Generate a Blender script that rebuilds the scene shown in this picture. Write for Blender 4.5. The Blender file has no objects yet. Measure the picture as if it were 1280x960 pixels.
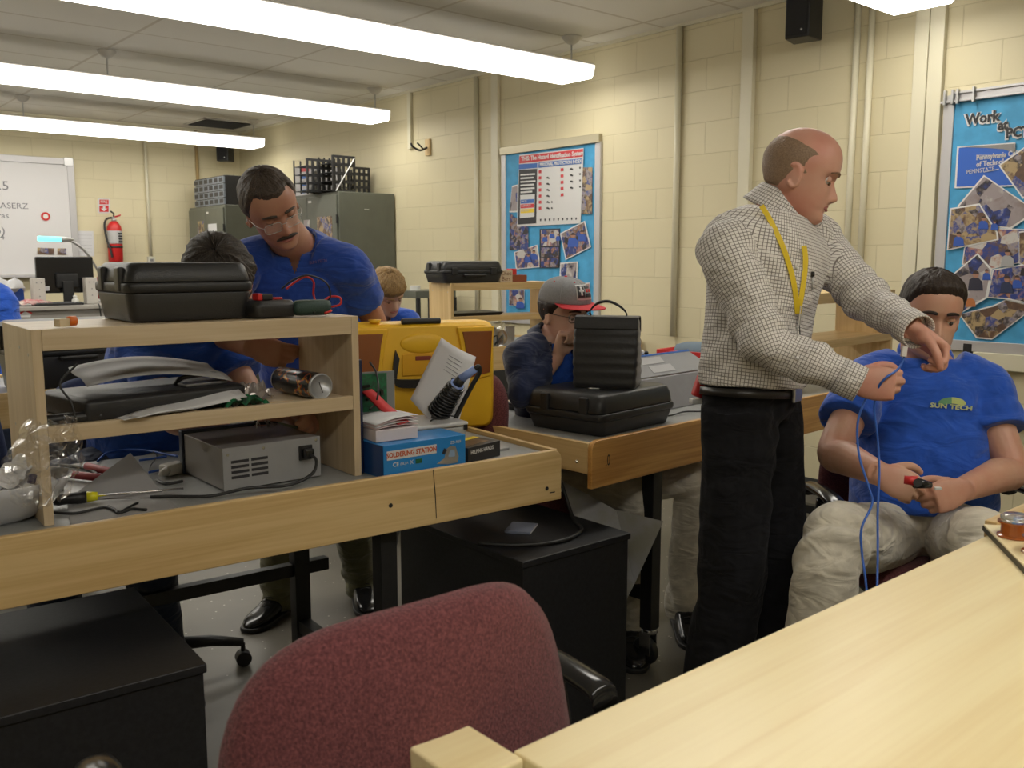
EXPOSURE = 0.9
import bpy, bmesh, math, random
import numpy as np
from mathutils import Vector, Matrix, noise
random.seed(7)
C = bpy.context.scene.collection
PI = math.pi
def R(d): return d*PI/180

# ---------------- camera (measured from the room's own lines) ----------------
CAM_H = 1.42; FPX = 1149.0; PITCH = .1343; YAW = .7080; ROLL = .00085
_cp, _sp = math.cos(PITCH), math.sin(PITCH)
CF = Vector((math.sin(YAW)*_cp, math.cos(YAW)*_cp, -_sp))
CR = Vector((math.cos(YAW), -math.sin(YAW), 0))
CU = CR.cross(CF)
CO = Vector((0, 0, CAM_H))
def _ray(x, y): return CF*FPX + CR*(x-640) - CU*(y-480)
def at(x, y, D): return CO + _ray(x, y)*(D/FPX)          # point of the place at distance D
def atx(x, y, X):
    d = _ray(x, y); return CO + d*(X/d.x)
def aty(x, y, Y):
    d = _ray(x, y); return CO + d*(Y/d.y)
def atz(x, y, Z):
    d = _ray(x, y); return CO + d*((Z-CAM_H)/d.z)
cd = bpy.data.cameras.new('camera'); cam = bpy.data.objects.new('camera', cd); C.objects.link(cam)
cd.sensor_width = 36; cd.lens = FPX/1280*36; cd.clip_start = .02
M3 = Matrix((CR, CU, -CF)).transposed()
cam.matrix_world = Matrix.Translation(CO) @ (M3 @ Matrix.Rotation(-ROLL, 3, 'Z')).to_4x4()
cd.dof.use_dof = True; cd.dof.focus_distance = 2.8; cd.dof.aperture_fstop = 9
bpy.context.scene.camera = cam

# ---------------- objects ----------------
def tag(o, label=None, cat=None, group=None, kind=None):
    if label: o['label'] = label
    if cat: o['category'] = cat
    if group: o['group'] = group
    if kind: o['kind'] = kind
    return o
def thing(name, label, cat, loc=(0, 0, 0), rz=0, group=None):
    o = bpy.data.objects.new(name, None); C.objects.link(o)
    o.location = loc; o.rotation_euler = (0, 0, rz); o.empty_display_size = .05
    return tag(o, label, cat, group)
def mat4(o):
    return Matrix.Translation(o.location) @ o.rotation_euler.to_matrix().to_4x4()
def wmat(o):
    m = mat4(o)
    if o.parent: m = wmat(o.parent) @ m
    return m
def dup(o, parent=None):
    c = o.copy(); C.objects.link(c)
    if parent: c.parent = parent
    for ch in [x for x in bpy.data.objects if x.parent == o]: dup(ch, c)
    return c

class MB:
    """collects shapes; build() links them as ONE mesh object"""
    def __init__(s): s.v = []; s.f = []; s.uv = None
    def add(s, vs, fs):
        b = len(s.v); s.v += [Vector(v) for v in vs]; s.f += [tuple(i+b for i in f) for f in fs]; return s
    def box(s, c, d, rot=None, taper=1.0):
        x, y, z = d[0]/2, d[1]/2, d[2]/2; c = Vector(c)
        vs = [Vector((sx*x*(taper if sz > 0 else 1), sy*y*(taper if sz > 0 else 1), sz*z)) for sz in (-1, 1) for sx, sy in ((-1, -1), (1, -1), (1, 1), (-1, 1))]
        if rot is not None: vs = [rot @ v for v in vs]
        return s.add([v+c for v in vs], [(3, 2, 1, 0), (4, 5, 6, 7), (0, 1, 5, 4), (1, 2, 6, 5), (2, 3, 7, 6), (3, 0, 4, 7)])
    def b2(s, a, b):
        return s.box([(a[i]+b[i])/2 for i in range(3)], [abs(b[i]-a[i]) for i in range(3)])
    def cyl(s, a, b, r, r2=None, n=16):
        return s.tube([a, b], [r, r if r2 is None else r2], n)
    def tube(s, pts, r, n=8, cap=True):
        pts = [Vector(p) for p in pts]
        rs = r if isinstance(r, (list, tuple)) else [r]*len(pts)
        up = None; rings = []
        for i, p in enumerate(pts):
            t = (pts[min(i+1, len(pts)-1)]-pts[max(i-1, 0)])
            t = t.normalized() if t.length > 1e-9 else Vector((0, 0, 1))
            if up is None:
                up = Vector((0, 0, 1)) if abs(t.z) < .9 else Vector((1, 0, 0))
            u = (up - t*up.dot(t))
            u = u.normalized() if u.length > 1e-6 else t.orthogonal().normalized()
            w = t.cross(u); up = u
            rings.append([p+(u*math.cos(k*2*PI/n)+w*math.sin(k*2*PI/n))*rs[i] for k in range(n)])
        return s.loft(rings, cap)
    def loft(s, rings, cap=True, closed=False):
        n = len(rings[0]); b = len(s.v)
        for r_ in rings: s.v += [Vector(q) for q in r_]
        m = len(rings)
        for i in range(m if closed else m-1):
            j = (i+1) % m
            for k in range(n):
                k2 = (k+1) % n
                s.f.append((b+i*n+k, b+i*n+k2, b+j*n+k2, b+j*n+k))
        if cap and not closed:
            s.f.append(tuple(b+k for k in range(n))[::-1]); s.f.append(tuple(b+(m-1)*n+k for k in range(n)))
        return s
    def lathe(s, prof, c=(0, 0, 0), n=24, axis='z'):
        rings = []
        for r_, z in prof:
            ring = []
            for k in range(n):
                a = 2*PI*k/n; p = Vector((r_*math.cos(a), r_*math.sin(a), z))
                if axis == 'y': p = Vector((p.x, p.z, p.y))
                if axis == 'x': p = Vector((p.z, p.x, p.y))
                ring.append(p+Vector(c))
            rings.append(ring)
        return s.loft(rings)
    def sphere(s, c, r, n=16, m=10, rot=None):
        r3 = r if isinstance(r, (tuple, list)) else (r, r, r)
        rings = []
        for i in range(m+1):
            th = PI*(.02+.96*i/m)
            ring = []
            for k in range(n):
                a = 2*PI*k/n
                v = Vector((r3[0]*math.sin(th)*math.cos(a), r3[1]*math.sin(th)*math.sin(a), -r3[2]*math.cos(th)))
                if rot is not None: v = rot @ v
                ring.append(v+Vector(c))
            rings.append(ring)
        return s.loft(rings)
    def prism(s, poly, h, plane='xy', z0=0):
        """poly of 2D points extruded by h"""
        def mk(p, t):
            if plane == 'xy': return Vector((p[0], p[1], z0+t))
            if plane == 'xz': return Vector((p[0], z0+t, p[1]))
            return Vector((z0+t, p[0], p[1]))
        return s.loft([[mk(p, 0) for p in poly], [mk(p, h) for p in poly]])
    def grid(s, fn, nu, nv):
        b = len(s.v)
        for i in range(nu+1):
            for j in range(nv+1): s.v.append(Vector(fn(i/nu, j/nv)))
        for i in range(nu):
            for j in range(nv):
                a = b+i*(nv+1)+j; s.f.append((a, a+nv+1, a+nv+2, a+1))
        return s
    def build(s, name, m, parent=None, smooth=False, bevel=0, world=False, solid=0, sub=0, loc=None, rot=None, seg=2, rec=True):
        me = bpy.data.meshes.new(name)
        vs = s.v
        if world and parent is not None:
            inv = wmat(parent).inverted(); vs = [inv @ v for v in vs]
        me.from_pydata([tuple(v) for v in vs], [], s.f)
        if rec:
            bm = bmesh.new(); bm.from_mesh(me)
            bmesh.ops.recalc_face_normals(bm, faces=bm.faces); bm.to_mesh(me); bm.free()
        me.materials.append(m)
        o = bpy.data.objects.new(name, me); C.objects.link(o)
        if parent: o.parent = parent
        if loc: o.location = loc
        if rot: o.rotation_euler = rot
        if smooth: me.shade_smooth()
        if solid:
            md = o.modifiers.new('solid', 'SOLIDIFY'); md.thickness = solid; md.offset = 0
        if bevel:
            md = o.modifiers.new('bevel', 'BEVEL'); md.width = bevel; md.segments = seg; md.limit_method = 'ANGLE'; md.angle_limit = R(40)
            md.harden_normals = False
            if not smooth:
                me.shade_smooth()
                md2 = o.modifiers.new('wn', 'WEIGHTED_NORMAL'); md2.keep_sharp = True
        if sub:
            md = o.modifiers.new('sub', 'SUBSURF'); md.levels = sub; md.render_levels = sub
        return o

def rrect(w, h, r, n=5, cx=0, cy=0):
    out = []
    for (sx, sy, a0) in ((1, 1, 0), (-1, 1, 90), (-1, -1, 180), (1, -1, 270)):
        for k in range(n+1):
            a = R(a0+90*k/n); out.append((cx+sx*(w/2-r)+r*math.cos(a), cy+sy*(h/2-r)+r*math.sin(a)))
    return out
def smooth_path(pts, n=8):
    P = [Vector(p) for p in pts]; P = [P[0]*2-P[1]]+P+[P[-1]*2-P[-2]]; out = []
    for i in range(1, len(P)-2):
        for k in range(n):
            t = k/n; a, b, c, d = P[i-1:i+3]
            out.append(.5*((2*b)+(c-a)*t+(2*a-5*b+4*c-d)*t*t+(3*b-a-3*c+d)*t**3))
    out.append(P[-2]); return out
def text_mesh(name, s, size, m, parent, M, extrude=.0004, align='CENTER', world=True, sx=1, bold=0):
    cu = bpy.data.curves.new(name, 'FONT'); cu.body = s; cu.size = size; cu.extrude = extrude
    cu.align_x = align; cu.align_y = 'CENTER'; cu.offset = bold; cu.resolution_u = 2
    t = bpy.data.objects.new(name, cu); C.objects.link(t)
    me = bpy.data.meshes.new_from_object(t.evaluated_get(bpy.context.evaluated_depsgraph_get()))
    bpy.data.objects.remove(t); bpy.data.curves.remove(cu)
    mm = M @ Matrix.Diagonal((sx, 1, 1, 1))
    if world and parent is not None: mm = wmat(parent).inverted() @ mm
    me.transform(mm); me.materials.clear(); me.materials.append(m)
    o = bpy.data.objects.new(name, me); C.objects.link(o)
    if parent is not None: o.parent = parent
    return o
def frame(o, x, y, z=None):
    """matrix with given origin and x / y axes"""
    x = Vector(x).normalized(); y = Vector(y); z = x.cross(y).normalized(); y = z.cross(x)
    m = Matrix((x, y, z)).transposed().to_4x4(); m.translation = Vector(o); return m

# ---------------- materials ----------------
def _nm(name):
    m = bpy.data.materials.new(name); m.use_nodes = True; nt = m.node_tree
    return m, nt, nt.nodes['Principled BSDF']
def col(c): return (c[0], c[1], c[2], 1)
def pm(name, c, rough=.5, metal=0, noise_amt=.0, nscale=20, bump=0, bscale=200, spec=.5, c2=None, coat=0, sheen=0, trans=0, alpha=1, emit=None, es=0, stretch=None, sss=0):
    m, nt, b = _nm(name)
    b.inputs['Base Color'].default_value = col(c); b.inputs['Roughness'].default_value = rough
    b.inputs['Metallic'].default_value = metal; b.inputs['Specular IOR Level'].default_value = spec
    if coat: b.inputs['Coat Weight'].default_value = coat; b.inputs['Coat Roughness'].default_value = .1
    if sheen: b.inputs['Sheen Weight'].default_value = sheen
    if trans: b.inputs['Transmission Weight'].default_value = trans
    if alpha < 1: b.inputs['Alpha'].default_value = alpha
    if sss:
        b.inputs['Subsurface Weight'].default_value = sss; b.inputs['Subsurface Radius'].default_value = (.012, .004, .002); b.inputs['Subsurface Scale'].default_value = 1
    if emit: b.inputs['Emission Color'].default_value = col(emit); b.inputs['Emission Strength'].default_value = es
    tc = nt.nodes.new('ShaderNodeTexCoord'); src = tc.outputs['Object']
    if stretch:
        mp = nt.nodes.new('ShaderNodeMapping'); mp.inputs['Scale'].default_value = stretch; nt.links.new(src, mp.inputs['Vector']); src = mp.outputs[0]
    if noise_amt or c2:
        n = nt.nodes.new('ShaderNodeTexNoise'); n.inputs['Scale'].default_value = nscale; n.inputs['Detail'].default_value = 5
        nt.links.new(src, n.inputs['Vector'])
        mr = nt.nodes.new('ShaderNodeMix'); mr.data_type = 'RGBA'
        if c2 is None:
            k = 1-noise_amt; c2 = [q*k for q in c]; c1 = [min(1, q*(1+noise_amt*.6)) for q in c]
        else: c1 = c
        cr = nt.nodes.new('ShaderNodeMapRange'); cr.inputs['From Min'].default_value = .35; cr.inputs['From Max'].default_value = .65
        nt.links.new(n.outputs['Fac'], cr.inputs['Value']); nt.links.new(cr.outputs[0], mr.inputs['Factor'])
        mr.inputs['A'].default_value = col(c1); mr.inputs['B'].default_value = col(c2)
        nt.links.new(mr.outputs['Result'], b.inputs['Base Color'])
    if bump:
        n2 = nt.nodes.new('ShaderNodeTexNoise'); n2.inputs['Scale'].default_value = bscale; n2.inputs['Detail'].default_value = 3
        nt.links.new(src, n2.inputs['Vector'])
        bp = nt.nodes.new('ShaderNodeBump'); bp.inputs['Strength'].default_value = bump; bp.inputs['Distance'].default_value = .002
        nt.links.new(n2.outputs['Fac'], bp.inputs['Height']); nt.links.new(bp.outputs[0], b.inputs['Normal'])
    return m
def wood(name, c1, c2, scale=1.0, axis=0, rough=.45, coat=.15):
    m, nt, b = _nm(name)
    tc = nt.nodes.new('ShaderNodeTexCoord'); mp = nt.nodes.new('ShaderNodeMapping')
    s = [9*scale]*3; s[axis] = .55*scale; mp.inputs['Scale'].default_value = s
    nt.links.new(tc.outputs['Object'], mp.inputs['Vector'])
    n = nt.nodes.new('ShaderNodeTexNoise'); n.inputs['Scale'].default_value = 1.3; n.inputs['Detail'].default_value = 2; n.inputs['Distortion'].default_value = .6
    nt.links.new(mp.outputs[0], n.inputs['Vector'])
    # rings: sine of the noise
    mt = nt.nodes.new('ShaderNodeMath'); mt.operation = 'MULTIPLY'; mt.inputs[1].default_value = 26; nt.links.new(n.outputs['Fac'], mt.inputs[0])
    sn = nt.nodes.new('ShaderNodeMath'); sn.operation = 'SINE'; nt.links.new(mt.outputs[0], sn.inputs[0])
    mp2 = nt.nodes.new('ShaderNodeMapping'); s2 = [160*scale]*3; s2[axis] = 4*scale; mp2.inputs['Scale'].default_value = s2
    nt.links.new(tc.outputs['Object'], mp2.inputs['Vector'])
    n2 = nt.nodes.new('ShaderNodeTexNoise'); n2.inputs['Scale'].default_value = 1; n2.inputs['Detail'].default_value = 3; nt.links.new(mp2.outputs[0], n2.inputs['Vector'])
    ad = nt.nodes.new('ShaderNodeMath'); ad.operation = 'MULTIPLY_ADD'; ad.inputs[1].default_value = .22; ad.inputs[2].default_value = 0
    nt.links.new(sn.outputs[0], ad.inputs[0])
    a2 = nt.nodes.new('ShaderNodeMath'); a2.operation = 'ADD'; nt.links.new(ad.outputs[0], a2.inputs[0]); nt.links.new(n2.outputs['Fac'], a2.inputs[1])
    mx = nt.nodes.new('ShaderNodeMix'); mx.data_type = 'RGBA'; mx.inputs['A'].default_value = col(c1); mx.inputs['B'].default_value = col(c2)
    mr = nt.nodes.new('ShaderNodeMapRange'); mr.inputs['From Min'].default_value = .25; mr.inputs['From Max'].default_value = .85
    nt.links.new(a2.outputs[0], mr.inputs['Value']); nt.links.new(mr.outputs[0], mx.inputs['Factor'])
    nt.links.new(mx.outputs['Result'], b.inputs['Base Color'])
    b.inputs['Roughness'].default_value = rough; b.inputs['Coat Weight'].default_value = coat; b.inputs['Coat Roughness'].default_value = .25
    return m
M = {}
M['pine'] = wood('pine', (.68, .49, .235), (.565, .375, .155), 1, 0)
M['pine_v'] = wood('pine_upright', (.68, .49, .235), (.565, .375, .155), 1, 2)
M['pine_y'] = wood('pine_cross', (.68, .49, .235), (.565, .375, .155), 1, 1)
for a_, n_ in ((0, 'ash'), (2, 'ash_v')): M[n_] = wood('pale_'+n_, (.63, .50, .33), (.54, .41, .25), 1, a_)
M['oak'] = wood('varnished_board', (.62, .33, .09), (.42, .19, .04), 1, 0, .3, .5)
M['pale'] = wood('pale_pine', (.86, .73, .42), (.80, .645, .345), .7, 0, .4, .25)
M['laminate'] = pm('grey_laminate', (.30, .305, .30), .38, noise_amt=.06, nscale=60)
M['steel_black'] = pm('black_steel', (.012, .012, .013), .45, noise_amt=.2, nscale=40)
M['blackbox'] = pm('black_cabinet', (.013, .013, .015), .5, noise_amt=.3, nscale=90, bump=.1)
M['plastic'] = pm('black_plastic', (.012, .012, .013), .42, bump=.25, bscale=450)
M['case'] = pm('case_plastic', (.017, .017, .018), .38, bump=.35, bscale=380)
M['gloss'] = pm('glossy_black', (.012, .012, .013), .18)
M['chrome'] = pm('chrome', (.7, .7, .7), .2, 1)
M['silver'] = pm('brushed_metal', (.50, .50, .50), .35, .8)
M['alu'] = pm('aluminium_frame', (.50, .49, .50), .4, .35)
M['paper'] = pm('paper', (.62, .62, .64), .7)
M['white'] = pm('white_plastic', (.70, .70, .68), .4)
M['ivory'] = pm('ivory_plastic', (.60, .58, .49), .45)
M['maroon'] = pm('maroon_fabric', (.19, .062, .066), .95, c2=(.085, .028, .031), nscale=300, bump=.9, bscale=420, sheen=.1, spec=.2)
M['navyfab'] = pm('navy_fabric', (.045, .06, .12), .95, c2=(.03, .04, .09), nscale=420, bump=.5, bscale=420, spec=.2)
M['red'] = pm('red_plastic', (.55, .02, .02), .4)
M['blue'] = pm('blue_plastic', (.02, .09, .45), .4)
M['cablak'] = pm('black_rubber', (.015, .015, .015), .5)
M['green'] = pm('green_resist', (.01, .16, .06), .4, c2=(.02, .07, .04), nscale=120)
M['yellow'] = pm('yellow_plastic', (.86, .50, .02), .42, bump=.1, bscale=300)
M['grey'] = pm('grey_paint', (.24, .235, .235), .45, noise_amt=.05, nscale=50)
M['cabinet'] = pm('grey_green_enamel', (.115, .122, .098), .42, noise_amt=.06, nscale=8)
# ---------------- room ----------------
WX, WY, CZ = 4.95, 10.9, 2.955
LX, FY = -3.2, -2.2
def block_mat(name, swap):
    m, nt, b = _nm(name)
    tc = nt.nodes.new('ShaderNodeTexCoord'); sp = nt.nodes.new('ShaderNodeSeparateXYZ'); cb = nt.nodes.new('ShaderNodeCombineXYZ')
    nt.links.new(tc.outputs['Object'], sp.inputs[0])
    ad = nt.nodes.new('ShaderNodeMath'); ad.operation = 'ADD'; ad.inputs[1].default_value = -.09   # course offset
    nt.links.new(sp.outputs['Y' if swap else 'X'], cb.inputs['X']); nt.links.new(sp.outputs['Z'], ad.inputs[0]); nt.links.new(ad.outputs[0], cb.inputs['Y'])
    br = nt.nodes.new('ShaderNodeTexBrick'); br.inputs['Scale'].default_value = 1; br.inputs['Brick Width'].default_value = .405; br.inputs['Row Height'].default_value = .2013
    br.inputs['Mortar Size'].default_value = .0035; br.inputs['Mortar Smooth'].default_value = .7; br.offset = .5
    br.inputs['Color1'].default_value = (.66, .595, .40, 1); br.inputs['Color2'].default_value = (.64, .575, .38, 1); br.inputs['Mortar'].default_value = (.575, .51, .33, 1)
    nt.links.new(cb.outputs[0], br.inputs['Vector']); nt.links.new(br.outputs['Color'], b.inputs['Base Color'])
    n = nt.nodes.new('ShaderNodeTexNoise'); n.inputs['Scale'].default_value = 130; n.inputs['Detail'].default_value = 4; nt.links.new(tc.outputs['Object'], n.inputs['Vector'])
    bp = nt.nodes.new('ShaderNodeBump'); bp.inputs['Strength'].default_value = .5; bp.inputs['Distance'].default_value = .004; bp.invert = True
    nt.links.new(br.outputs['Fac'], bp.inputs['Height'])
    bp2 = nt.nodes.new('ShaderNodeBump'); bp2.inputs['Strength'].default_value = .12; bp2.inputs['Distance'].default_value = .003
    nt.links.new(n.outputs['Fac'], bp2.inputs['Height']); nt.links.new(bp.outputs[0], bp2.inputs['Normal']); nt.links.new(bp2.outputs[0], b.inputs['Normal'])
    b.inputs['Roughness'].default_value = .55
    return m
def ceil_mat():
    m, nt, b = _nm('ceiling_tile')
    tc = nt.nodes.new('ShaderNodeTexCoord'); mp = nt.nodes.new('ShaderNodeMapping'); mp.inputs['Location'].default_value = (-2.30, -4.20, 0)
    mp.vector_type = 'POINT'; nt.links.new(tc.outputs['Object'], mp.inputs['Vector'])
    br = nt.nodes.new('ShaderNodeTexBrick'); br.inputs['Scale'].default_value = 1; br.inputs['Brick Width'].default_value = 1.215; br.inputs['Row Height'].default_value = .605; br.offset = 0
    br.inputs['Mortar Size'].default_value = .012; br.inputs['Mortar Smooth'].default_value = .0
    br.inputs['Color1'].default_value = (.78, .76, .71, 1); br.inputs['Color2'].default_value = (.75, .73, .68, 1); br.inputs['Mortar'].default_value = (.60, .56, .49, 1)
    nt.links.new(mp.outputs[0], br.inputs['Vector'])
    n = nt.nodes.new('ShaderNodeTexNoise'); n.inputs['Scale'].default_value = 160; nt.links.new(tc.outputs['Object'], n.inputs['Vector'])
    nt.links.new(br.outputs['Color'], b.inputs['Base Color'])
    bp = nt.nodes.new('ShaderNodeBump'); bp.inputs['Strength'].default_value = .25; bp.inputs['Distance'].default_value = .003; nt.links.new(n.outputs['Fac'], bp.inputs['Height'])
    bp2 = nt.nodes.new('ShaderNodeBump'); bp2.inputs['Strength'].default_value = .8; bp2.inputs['Distance'].default_value = .008; nt.links.new(br.outputs['Fac'], bp2.inputs['Height']); nt.links.new(bp.outputs[0], bp2.inputs['Normal'])
    nt.links.new(bp2.outputs[0], b.inputs['Normal']); b.inputs['Roughness'].default_value = .8
    return m
def floor_mat():
    m, nt, b = _nm('floor_tile')
    tc = nt.nodes.new('ShaderNodeTexCoord')
    v = nt.nodes.new('ShaderNodeTexVoronoi'); v.inputs['Scale'].default_value = 22; nt.links.new(tc.outputs['Object'], v.inputs['Vector'])
    lt = nt.nodes.new('ShaderNodeMath'); lt.operation = 'LESS_THAN'; lt.inputs[1].default_value = .09; nt.links.new(v.outputs['Distance'], lt.inputs[0])
    n = nt.nodes.new('ShaderNodeTexNoise'); n.inputs['Scale'].default_value = 3.5; n.inputs['Detail'].default_value = 6; nt.links.new(tc.outputs['Object'], n.inputs['Vector'])
    mx = nt.nodes.new('ShaderNodeMix'); mx.data_type = 'RGBA'; mx.inputs['A'].default_value = (.095, .086, .07, 1); mx.inputs['B'].default_value = (.15, .137, .112, 1); nt.links.new(n.outputs['Fac'], mx.inputs['Factor'])
    mx2 = nt.nodes.new('ShaderNodeMix'); mx2.data_type = 'RGBA'; mx2.inputs['B'].default_value = (.40, .38, .32, 1); nt.links.new(mx.outputs['Result'], mx2.inputs['A']); nt.links.new(lt.outputs[0], mx2.inputs['Factor'])
    nt.links.new(mx2.outputs['Result'], b.inputs['Base Color']); b.inputs['Roughness'].default_value = .42
    return m
M['wallx'] = block_mat('painted_block_side', True); M['wally'] = block_mat('painted_block_end', False)
def st(o): return tag(o, kind='structure')
st(MB().b2((LX, FY, -.1), (WX, WY, 0)).build('floor', floor_mat()))
st(MB().b2((LX, FY, CZ), (WX, WY, CZ+.1)).build('ceiling', ceil_mat()))
st(MB().b2((WX, FY-.1, -.1), (WX+.1, WY+.1, CZ+.1)).build('wall_right', M['wallx']))
st(MB().b2((LX, WY, -.1), (WX, WY+.1, CZ+.1)).build('wall_back', M['wally']))
st(MB().b2((LX-.1, FY-.1, -.1), (LX, WY+.1, CZ+.1)).build('wall_left', M['wallx']))
st(MB().b2((LX, FY-.1, -.1), (WX, FY, CZ+.1)).build('wall_front', M['wally']))
basem = pm('dark_vinyl_base', (.035, .036, .038), .5)
st(MB().b2((WX-.008, FY, 0), (WX, WY, .10)).build('baseboard_right', basem))
st(MB().b2((LX, WY-.008, 0), (WX-.01, WY, .10)).build('baseboard_back', basem))
M['trim'] = pm('cream_raceway', (.66, .62, .47), .4)
M['trimb'] = pm('tan_pipe', (.42, .30, .14), .5)
st(MB().b2((WX-.02, FY, CZ-.022), (WX, WY, CZ)).b2((LX, WY-.02, CZ-.022), (WX-.02, WY, CZ)).build('trim_1', M['trim']))
def raceway(n, y, w, z0, z1, d=.03, m='trim', rnd=False):
    mb = MB()
    if rnd: mb.cyl((WX-d*.6, y, z0), (WX-d*.6, y, z1), w/2, n=14)
    else: mb.b2((WX-d, y-w/2, z0), (WX, y+w/2, z1))
    st(mb.build('trim_%d' % n, M[m], bevel=0 if rnd else .004, smooth=rnd))
Z1 = CZ-.023
raceway(2, 7.20, .05, 2.43, Z1)
raceway(3, 6.22, .04, .9, Z1, .03, rnd=True)
raceway(4, 5.97, .085, .9, Z1, .03)
raceway(5, 4.06, .042, .9, Z1, .04, rnd=True)
raceway(6, 3.515, .085, .9, Z1, .04)
raceway(7, 2.80, .036, .9, Z1, .035, rnd=True)
raceway(8, 2.715, .036, .9, Z1, .035, rnd=True)
st(MB().b2((WX-.04, 2.385, .9), (WX, 2.46, Z1)).b2((WX-.035, 2.305, .9), (WX, 2.383, Z1)).build('trim_9', M['trim'], bevel=.004))
# surface raceway running along the wall under the notice board
st(MB().b2((WX-.05, FY, .86), (WX, 2.05, .945)).b2((WX-.035, FY, .575), (WX, 2.30, .60)).b2((WX-.045, 1.93, .60), (WX, 2.02, .86)).build('trim_10', M['trim'], bevel=.004))
st(MB().cyl((3.81, WY-.02, 1.46), (3.81, WY-.02, Z1), .018, n=12).build('trim_11', M['trim'], smooth=True))
st(MB().cyl((4.41, WY-.02, .0), (4.41, WY-.02, Z1), .02, n=12).build('trim_12', M['trimb'], smooth=True))
o = thing('wall_outlet', 'small ivory socket box at the foot of the pale pipe right of the fire extinguisher', 'outlet', (3.81, WY, 1.40))
MB().box((0, -.025, 0), (.08, .05, .12)).build('outlet_box', M['ivory'], o, bevel=.004)
MB().box((0, -.052, .02), (.035, .006, .03)).box((0, -.052, -.025), (.035, .006, .03)).build('socket', M['grey'], o)

# ---------------- lights ----------------
lens = pm('lit_prismatic_lens', (.9, .9, .9), .4, emit=(1.0, .955, .86), es=5.9)
lens_side = pm('lit_lens_side', (.9, .9, .9), .4, emit=(1.0, .955, .88), es=1.0)
M['fixt'] = pm('white_enamel', (.62, .60, .56), .5)
def fixture(x1, yc, label, last=False):
    L = 2.31; w = .36; zb = 2.655
    t = thing('fluorescent_light', label, 'ceiling light', (x1-L/2, yc, zb), 0, 'wraparound fluorescent fixtures hung in rows')
    # lens: shallow tray profile swept along x
    prof = [(-w/2+.012, .022), (-w/2+.035, .0), (w/2-.035, .0), (w/2-.012, .022)]
    MB().loft([[Vector((x, y, z)) for y, z in prof] for x in (-L/2, L/2)]).build('diffuser', lens, t)
    prof = [(-w/2, .082), (-w/2+.011, .0225), (w/2-.011, .0225), (w/2, .082)]
    MB().loft([[Vector((x, y, z)) for y, z in prof] for x in (-L/2-.001, L/2+.001)]).build('diffuser_side', lens_side, t)
    MB().b2((-L/2, -w/2+.01, .0825), (L/2, w/2-.01, .096)).build('housing', M['fixt'], t, bevel=.004)
    for sx in ((L/2-.03,) if not last else (-L/2+.25, L/2-.03)):
        c = MB().lathe([(.004, CZ-zb), (.068, CZ-zb), (.068, CZ-zb-.008), (.04, CZ-zb-.04), (.014, CZ-zb-.055)], (sx, .02, 0), 20).build('canopy', M['fixt'], t, smooth=True)
        MB().cyl((sx, .02, .0965), (sx, .02, CZ-zb-.04), .006).build('stem', M['silver'], t)
    return t
rows = [(2.31, 'nearest row'), (4.76, 'second row from the viewer'), (7.30, 'third row from the viewer'), (9.80, 'farthest row')]
segs = ['end by the wall', 'middle', 'end away from the wall']
for (yc, rl) in rows:
    for k in range(3):
        if yc < 3 and k > 0: continue
        fixture(4.67-k*2.32, yc, 'lit fluorescent light, %s, %s' % (rl, segs[k]), k == 2)
for k, yc in enumerate((-.3,)):   # the row over the photographer's own bench
    fixture(3.2, yc, 'fluorescent light over the near benches, wall end')
    fixture(.77, yc, 'fluorescent light over the near benches, away from the wall')
v = thing('air_vent', 'dark louvred square air diffuser set in the ceiling near the back corner', 'vent', (4.45, 10.28, CZ))
MB().b2((-.3, -.3, -.012), (-.27, .3, 0)).b2((.27, -.3, -.012), (.3, .3, 0)).b2((-.3, -.3, -.012), (.3, -.27, 0)).b2((-.3, .27, -.012), (.3, .3, 0)).build('frame', M['fixt'], v)
mb = MB()
for k in range(9): mb.box((0, -.24+k*.06, -.01), (.54, .045, .004), Matrix.Rotation(R(35), 3, 'X'))
mb.build('louvre', pm('vent_grey', (.10, .10, .095), .6), v)
MB().b2((-.27, -.27, -.004), (.27, .27, -.001)).build('duct_opening', pm('duct_dark', (.02, .02, .02), .8), v)

def wall_speaker(loc, rz, label, s=1):
    t = thing('wall_speaker', label, 'speaker', loc, rz)
    poly = [(-.085*s, .0), (.085*s, 0), (.07*s, -.16*s), (-.07*s, -.16*s)]
    MB().prism(poly, .30*s, 'xy', -.15*s).build('cabinet', M['plastic'], t, bevel=.008)
    mb = MB(); mb.b2((-.06*s, -.168*s, -.135*s), (.06*s, -.161*s, .135*s)); mb.build('grille', pm('speaker_cloth', (.01, .01, .012), .8, bump=.5, bscale=600), t, bevel=.003)
    MB().box((0, .03*s, .0), (.04, .06*s, .06)).build('bracket', M['steel_black'], t)
    MB().cyl((.03*s, -.166*s, -.11*s), (.03*s, -.171*s, -.11*s), .006).build('badge', M['silver'], t)
wall_speaker((WX-.10, 3.06, 2.80), R(-80), 'black loudspeaker mounted high on the block wall above the standing instructor', 1)
wall_speaker((WX-.25, WY-.22, 2.72), R(-45), 'black loudspeaker mounted high in the far corner of the room', 1)
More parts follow.
